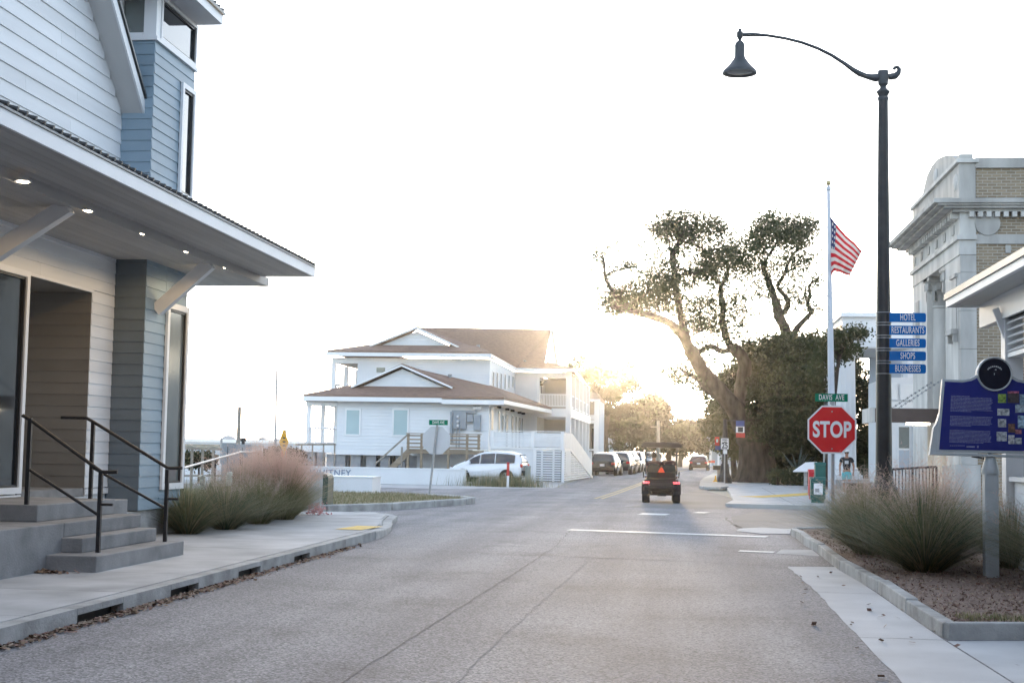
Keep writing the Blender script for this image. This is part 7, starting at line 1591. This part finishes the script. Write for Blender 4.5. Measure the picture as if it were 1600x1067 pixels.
# trees up the street
dense_tree("sunlit_tree", "thin sunlit tree rising over the roof behind the gallery house", 150.0,
    [(895, 575, 16, 8), (925, 590, 24, 14), (960, 585, 20, 12), (985, 600, 14, 14), (930, 615, 24, 14), (960, 615, 22, 14), (915, 640, 16, 14), (945, 640, 20, 12), (985, 570, 10, 8), (930, 575, 16, 8), (905, 562, 10, 5), (975, 640, 16, 12)], 720, 9, .42, .42, "leaf_far", (948, 720), 31, r=.3, dep=1.3, group="trees along the far street")
dense_tree("street_tree", "darker leafy tree beyond the parked cars left of the cart", 158.0,
    [(985, 650, 26, 20), (1010, 640, 22, 18), (1020, 625, 16, 10), (1000, 670, 30, 22), (1030, 655, 18, 16), (960, 665, 24, 16), (1038, 640, 10, 14), (1010, 690, 30, 16)], 1700, 10, .40, .40, "leaf_far", (1002, 722), 32, r=.3, dep=1.5, group="trees along the far street")
dense_tree("round_tree", "rounded dense tree standing behind the golf cart roof", 170.0,
    [(1062, 675, 30, 18), (1045, 685, 26, 18), (1080, 688, 22, 16), (1060, 695, 36, 16), (1070, 665, 18, 10), (1095, 695, 14, 12)], 1500, 10, .38, .40, "leaf_far", (1062, 724), 33, r=.3, dep=1.6, group="trees along the far street")
dense_tree("young_street_tree", "lilac-leaved young tree in front of the pale side wall", 150.0, [(968, 690, 12, 14), (975, 705, 12, 10), (982, 680, 10, 12)], 200, 8, .3, .3, "leaf_far", (972, 724), 34, r=.12, group="trees along the far street")
for k, (u, v, y, lst) in enumerate(((1100, 715, 230, [(1095, 668, 22, 12), (1115, 664, 20, 12), (1130, 668, 18, 14), (1105, 680, 20, 10)]), (900, 715, 240, [(905, 690, 30, 14), (940, 695, 30, 14)]), (1180, 720, 210, [(1170, 690, 40, 30), (1230, 690, 50, 40), (1280, 690, 50, 45)]))):
    dense_tree("distant_tree", ["hazy far tree right of the round tree, over the white cottage", "far tree low behind the gallery house", "distant trees showing under the evergreen's skirt"][k], y, lst, 900, 9, .5, .5, "leaf_far", (u, v), 40 + k, r=.3, dep=1.4, group="trees along the far street")
# far scrub along the harbour lot
for k, (u0, u1, v0, y, lb_) in enumerate(((292, 330, 703, 58, "dark low shrub seen between the tower and the cabinets"), (415, 440, 697, 62, "small palms and scrub left of the warning sign"), (446, 470, 699, 66, "rounded dark shrub right of the warning sign"))):
    lst = [(u0 + (u1 - u0) * (i + .5) / 4, v0 + 14 + (i % 2) * 3, (u1 - u0) / 5, 12) for i in range(4)]; dense_tree("shrub", lb_, y, lst, 260, 8, .14, .17, "leaf_dark" if k != 1 else "hedge", ((u0 + u1) / 2, 735), 60 + k, r=.06, dep=1.5, group="shrubs along the harbour lot", cat="shrub")
# hedges and agave by the oak
for k, (u, v, r_) in enumerate(((1215, 745, 13), (1238, 745, 13), (1258, 750, 10), (1300, 742, 14), (1362, 738, 14))):
    dense_tree("round_hedge", ["clipped dark shrub touching the right side of the oak trunk", "clipped dark shrub left of the story panel", "clipped shrub under the slanted story panel", "clipped shrub behind the stop sign post", "dark shrub between the portico column and the lamp"][k], 73.0 + .3 * k, [(u, v, r_, r_ * .95)], 520, 9, .10, .10, "hedge", (u, 762), 70 + k, r=.06, dep=1.2, group="clipped shrubs beside the oak", cat="shrub")
ag = thing("agave", "spiky grey-green agave under the dark trees left of the stop sign", "plant", (float(P(1246, 745, 74)[0]), 74, .1)); am = MB(); c = Vector(P(1246, 738, 74))
for k in range(34):
    a = random.uniform(0, 6.28); e = random.uniform(.25, 1.35); L_ = random.uniform(.9, 1.5); d = Vector((math.cos(a) * math.cos(e), math.sin(a) * math.cos(e), math.sin(e))); s = d.cross(Vector((0, 0, 1))).normalized() * .06; m_ = c + d * L_ * .5; am.add([c - s * .8, c + s * .8, m_ + s, c + d * L_, m_ - s], [(0, 1, 2, 3, 4)])
am.build("leaves", "agave", ag)

# ---- ornamental grasses
def grass_clump(name, label, x, y, z, h, spread, n, mats, wts, plume=None, pn=0, ph=1.0, seed=0, group=None, droop=.55, wind=(0, 0), pspread=None, cat="grass clump"):
    rng = np.random.default_rng(seed); t = thing(name, label, cat, (x, y, z), group)
    def blades(n, h0, h1, w, sp_, dr, base_r, seg=5):
        az = rng.uniform(0, 2 * np.pi, n) + .5 * np.sin(3 * rng.uniform(0, 2 * np.pi, n)); lean = np.abs(rng.normal(0, 1, n)) * sp_; L = h0 + (h1 - h0) * rng.random(n) ** 1.3 + np.where(rng.random(n) < .08, rng.uniform(0, .3, n) * h1, 0)
        br = base_r * np.sqrt(rng.random(n)); b0 = np.stack([x + br * np.cos(az), y + br * np.sin(az), np.full(n, z)], 1)
        V = np.zeros((n, seg + 1, 2, 3)); side = np.stack([-np.sin(az), np.cos(az), np.zeros(n)], 1)
        tw = rng.uniform(-.6, .6, n); side[:, :2] = np.stack([-np.sin(az + tw), np.cos(az + tw)], 1)
        for i in range(seg + 1):
            s = i / seg; out = lean * s * (1 + dr * s * s) ; up = s * (1 - .30 * dr * s * s * (lean / max(sp_, 1e-3)).clip(0, 2.2))
            p = b0 + np.stack([np.cos(az) * out * L + wind[0] * s * s * L, np.sin(az) * out * L + wind[1] * s * s * L, up * L], 1)
            ww = w * (1 - s * .85)
            V[:, i, 0] = p - side * ww; V[:, i, 1] = p + side * ww
        k = np.arange(n)[:, None] * (2 * (seg + 1)) + np.arange(seg)[None, :] * 2
        F = np.stack([k, k + 1, k + 3, k + 2], -1).reshape(-1, 4)
        return V.reshape(-1, 3), F, V[:, -1].mean(axis=1), np.repeat(np.arange(n), seg)
    V, F, tips, own = blades(n, h * .38, h * 1.02, .0052, spread, droop, h * .17)
    V2, F2, _, own2 = blades(n // 3, h * .35, h * .85, .0052, spread * 1.65, droop * .6, h * .2)
    mi = rng.choice(len(mats), n, p=np.array(wts) / sum(wts))[own]; mi = np.concatenate([mi, rng.choice(len(mats), n // 3, p=np.array(wts) / sum(wts))[own2]]); V, F = merge([(V, F), (V2, F2)])
    npmesh("blades", V, F, mats, t, mi)
    if plume:
        V, F, tips, own = blades(pn, ph * .7, ph, .0022, pspread or spread * .8, .35, h * .16, seg=4)
        # airy flower heads: short hair-fine strands along the top third of each stalk
        m = 14; st = V.reshape(pn, 5, 2, 3).mean(axis=2); s = rng.uniform(.52, 1.0, (pn, m)) * 4; i0 = np.clip(s.astype(int), 0, 3); f_ = s - i0
        ar = np.arange(pn)[:, None]; p = st[ar, i0] * (1 - f_)[..., None] + st[ar, i0 + 1] * f_[..., None]
        d = rng.normal(size=(pn, m, 3)) * np.array([1, 1, .8]) + np.array([0, 0, .55]); d /= np.linalg.norm(d, axis=2)[..., None]; q = p + d * rng.uniform(.04, .12, (pn, m, 1)); sd = np.cross(d, rng.normal(size=(pn, m, 3))); sd /= np.linalg.norm(sd, axis=2)[..., None]
        hv = np.stack([p - sd * .0022, p + sd * .0022, q + sd * .001, q - sd * .001], 2).reshape(-1, 3); hf = np.arange(len(hv)).reshape(-1, 4)
        Vm, Fm = merge([(V, F), (hv, hf)]); npmesh("plumes", Vm, Fm, plume, t)
    return t
GL = "ornamental grasses beside the tower"; GR = "ornamental grasses in the planting bed"
left = [(-8.0, 22.9, .80, .62, 2600, "grass_deep", None, 0, 0, "low dark green grass clump at the foot of the blue-grey tower"),
        (-8.5, 23.8, .92, .5, 2600, "grass_green", None, 0, 0, "green grass clump just behind the low one by the tower"),
        (-7.85, 24.4, .82, .66, 2600, "grass_deep", "plume_tan", 40, 1.05, "sprawling green grass clump leaning out over the walk"),
        (-8.4, 25.5, .94, .52, 2600, "grass_green", "plume_tan", 50, 1.2, "greyish green grass clump in the middle of the left row"),
        (-7.85, 26.4, .9, .6, 2600, "grass_green", "plume_tan", 70, 1.2, "olive grass clump in front of the first pink plumes"),
        (-8.5, 27.6, 1.15, .48, 2400, "grass_green", "plume_pink", 300, 1.5, "tall grass clump topped by pale pink plumes at the back"),
        (-7.9, 28.2, 1.12, .55, 2400, "grass_green", "plume_pink", 700, 1.62, "grass clump with the widest pink plumes near the walk"),
        (-8.6, 29.2, 1.15, .48, 2000, "grass_tan", "plume_pink", 800, 1.72, "straw coloured grass clump full of pink plumes"),
        (-8.3, 30.2, .95, .50, 1800, "grass_tan", "plume_pink", 550, 1.4, "last pink-plumed grass clump beside the concrete pillar")]
for k, (x, y, h, sp_, n, m, pm, pn, ph, lb_) in enumerate(left):
    grass_clump("ornamental_grass", lb_, x, y, .12, h, sp_, n, [m, "grass_tan", "grass_green"], [5, 3.2, 2], pm, pn, ph, seed=200 + k, group=GL, pspread=.30)
for k, (u, v, lb_) in enumerate(((174 * 280 / 1358 / 35.9 * 0 + 316, 762, "white pampas plume nearest the ramp railing"), (358, 756, "second white pampas plume in the green grass"))):
    y = 25.2 + k; q = P(u, v, y); t = thing("pampas_plume", lb_, "plume", (float(q[0]), y, .12), "white plumes in the left grasses"); s_ = MB(); s_.tube([(q[0], y, .12), tuple(q)], .006, 5); s_.build("stalk", "grass_tan", t)
    cc = np.array([Vector(q) + Vector((random.gauss(0, .022), random.gauss(0, .022), random.uniform(-.02, .22))) for _ in range(500)]); npmesh("plume", *leaf_at(cc, .05, np.random.default_rng(k), 0), "plume_white", t)
rs = thing("rose_plant", "low rosy flowering plant at the pink end of the grasses", "plant", (-7.85, 30.4, .12)); cc = np.array([(random.gauss(-7.75, .12), random.gauss(30.3, .22), .14 + abs(random.gauss(.1, .09))) for _ in range(260)]); npmesh("flowers", *leaf_at(cc, .06, np.random.default_rng(5), .2), "plume_rose", rs, kind="stuff")
right = [(2.95, 22.4, 1.1, .66, 3200, "grass_green", "plume_tan", 160, 1.45, "grass clump hiding the foot of the stop sign post"),
         (3.25, 19.3, 1.15, .72, 4000, "grass_deep", "plume_tan", 120, 1.5, "full dark green grass clump in front of the lamp base"),
         (3.75, 21.6, 1.15, .66, 3200, "grass_green", "plume_pink", 230, 1.65, "grass clump with a haze of pink plumes beside the lamp"),
         (4.62, 17.3, 1.12, .66, 3800, "grass_deep", "plume_pink", 150, 1.35, "dark grass clump right of the marker post"),
         (3.2, 25.3, 1.1, .5, 2600, "grass_green", "plume_tan", 140, 1.4, "farther grass clump between the stop sign and the lamp"),
         (4.6, 20.4, 1.0, .55, 2200, "grass_green", "plume_tan", 80, 1.25, "short grass clump behind the marker post")]
for k, (x, y, h, sp_, n, m, pm, pn, ph, lb_) in enumerate(right):
    grass_clump("ornamental_grass", lb_, x, y, .12, h, sp_, n, [m, "grass_tan", "grass_green"], [4, 3.4, 2], pm, pn, ph, seed=300 + k, group=GR, pspread=.30)
yc = thing("yucca", "stiff bladed yucca at the right edge beside the marker", "plant", (4.75, 18.0, .12)); am = MB(); c = Vector((4.75, 18.0, .25))
for a, e, L_ in ((2.6, .95, 1.1), (2.9, .75, 1.0), (3.4, 1.1, 1.25), (.5, .9, 1.1), (4.2, 1.2, 1.1), (5.4, .8, 1.0), (1.5, 1.2, 1.2)):
    d = Vector((math.cos(a) * math.cos(e), math.sin(a) * math.cos(e), math.sin(e))); s = d.cross(Vector((0, 0, 1))).normalized() * .022; m_ = c + d * L_ * .45; am.add([c - s, c + s, m_ + s, c + d * L_, m_ - s], [(0, 1, 2, 3, 4)])
am.build("leaves", "grass_deep", yc)
# short weedy growth: turf on the island, weeds by the van and in the bed corner
def turf(name, label, n, where, h, mats, z, parent=None):
    rng = np.random.default_rng(n); pts = np.array([where() for _ in range(n)]); L = rng.uniform(.4, 1.2, n) * h; az = rng.uniform(0, 6.28, n); ln = rng.uniform(0, .7, n)
    sd = np.stack([-np.sin(az), np.cos(az), np.zeros(n)], 1) * .007; b0 = np.stack([pts[:, 0], pts[:, 1], np.full(n, z)], 1); tip = b0 + np.stack([np.cos(az) * ln * L, np.sin(az) * ln * L, L], 1)
    V = np.stack([b0 - sd, b0 + sd, tip], 1).reshape(-1, 3); return npmesh(name, V, np.arange(3 * n).reshape(n, 3), mats, parent, RNG.integers(0, len(mats), n), kind="stuff", label=label)
def on_island():
    while True:
        x, y = random.uniform(-14, -6.2), random.uniform(34.6, 46.5)
        if x < -9 + (y - 34.6) * .36 - .15 and (y < 44 or x < -6.6 - (y - 44)): return (x, y)
turf("turf", "patchy dry turf on the grass island", 16000, on_island, .085, ["grass_green", "grass_tan", "lawn"], .125)
turf("weeds", "tall tan weeds growing in front of the white minivan", 2600, lambda: (random.gauss(float(P(785, 750, 63)[0]), .85), random.gauss(63.3, .5)), .62, ["grass_green", "grass_tan", "grass_deep"], -.03)
turf("bed_weeds", "small weeds in the near corner of the planting bed", 500, lambda: (random.uniform(2.6, 3.4), random.gauss(13.75, .12)), .06, ["grass_green", "grass_tan"], .118)
# ================================================================ evening air
hz_ = MB().box(-260, 260, -30, 420, -1.0, 26).build("haze", "white_trim", None, kind="stuff")
hm_ = bpy.data.materials.new("evening_air"); hm_.use_nodes = True; nt_ = hm_.node_tree; nt_.nodes.clear()
vo_ = nt_.nodes.new("ShaderNodeVolumePrincipled"); vo_.inputs["Color"].default_value = (.95, .95, .95, 1); vo_.inputs["Density"].default_value = HAZE; vo_.inputs["Anisotropy"].default_value = 0.955
out_ = nt_.nodes.new("ShaderNodeOutputMaterial"); nt_.links.new(vo_.outputs[0], out_.inputs["Volume"])
hz_.data.materials.clear(); hz_.data.materials.append(hm_); hz_["label"] = "thin evening haze between the camera and the far street"
# ================================================================ lettering as real meshes
bpy.context.view_layer.update()
_dg = bpy.context.evaluated_depsgraph_get()
for o in [x for x in bpy.data.objects if x.type == 'FONT']:
    me = bpy.data.meshes.new_from_object(o.evaluated_get(_dg)); nm = o.name; o.name = "spent"
    n_ = link(nm, me, o.parent); n_.location = o.location; n_.rotation_euler = o.rotation_euler; n_.scale = o.scale
    bpy.data.objects.remove(o)
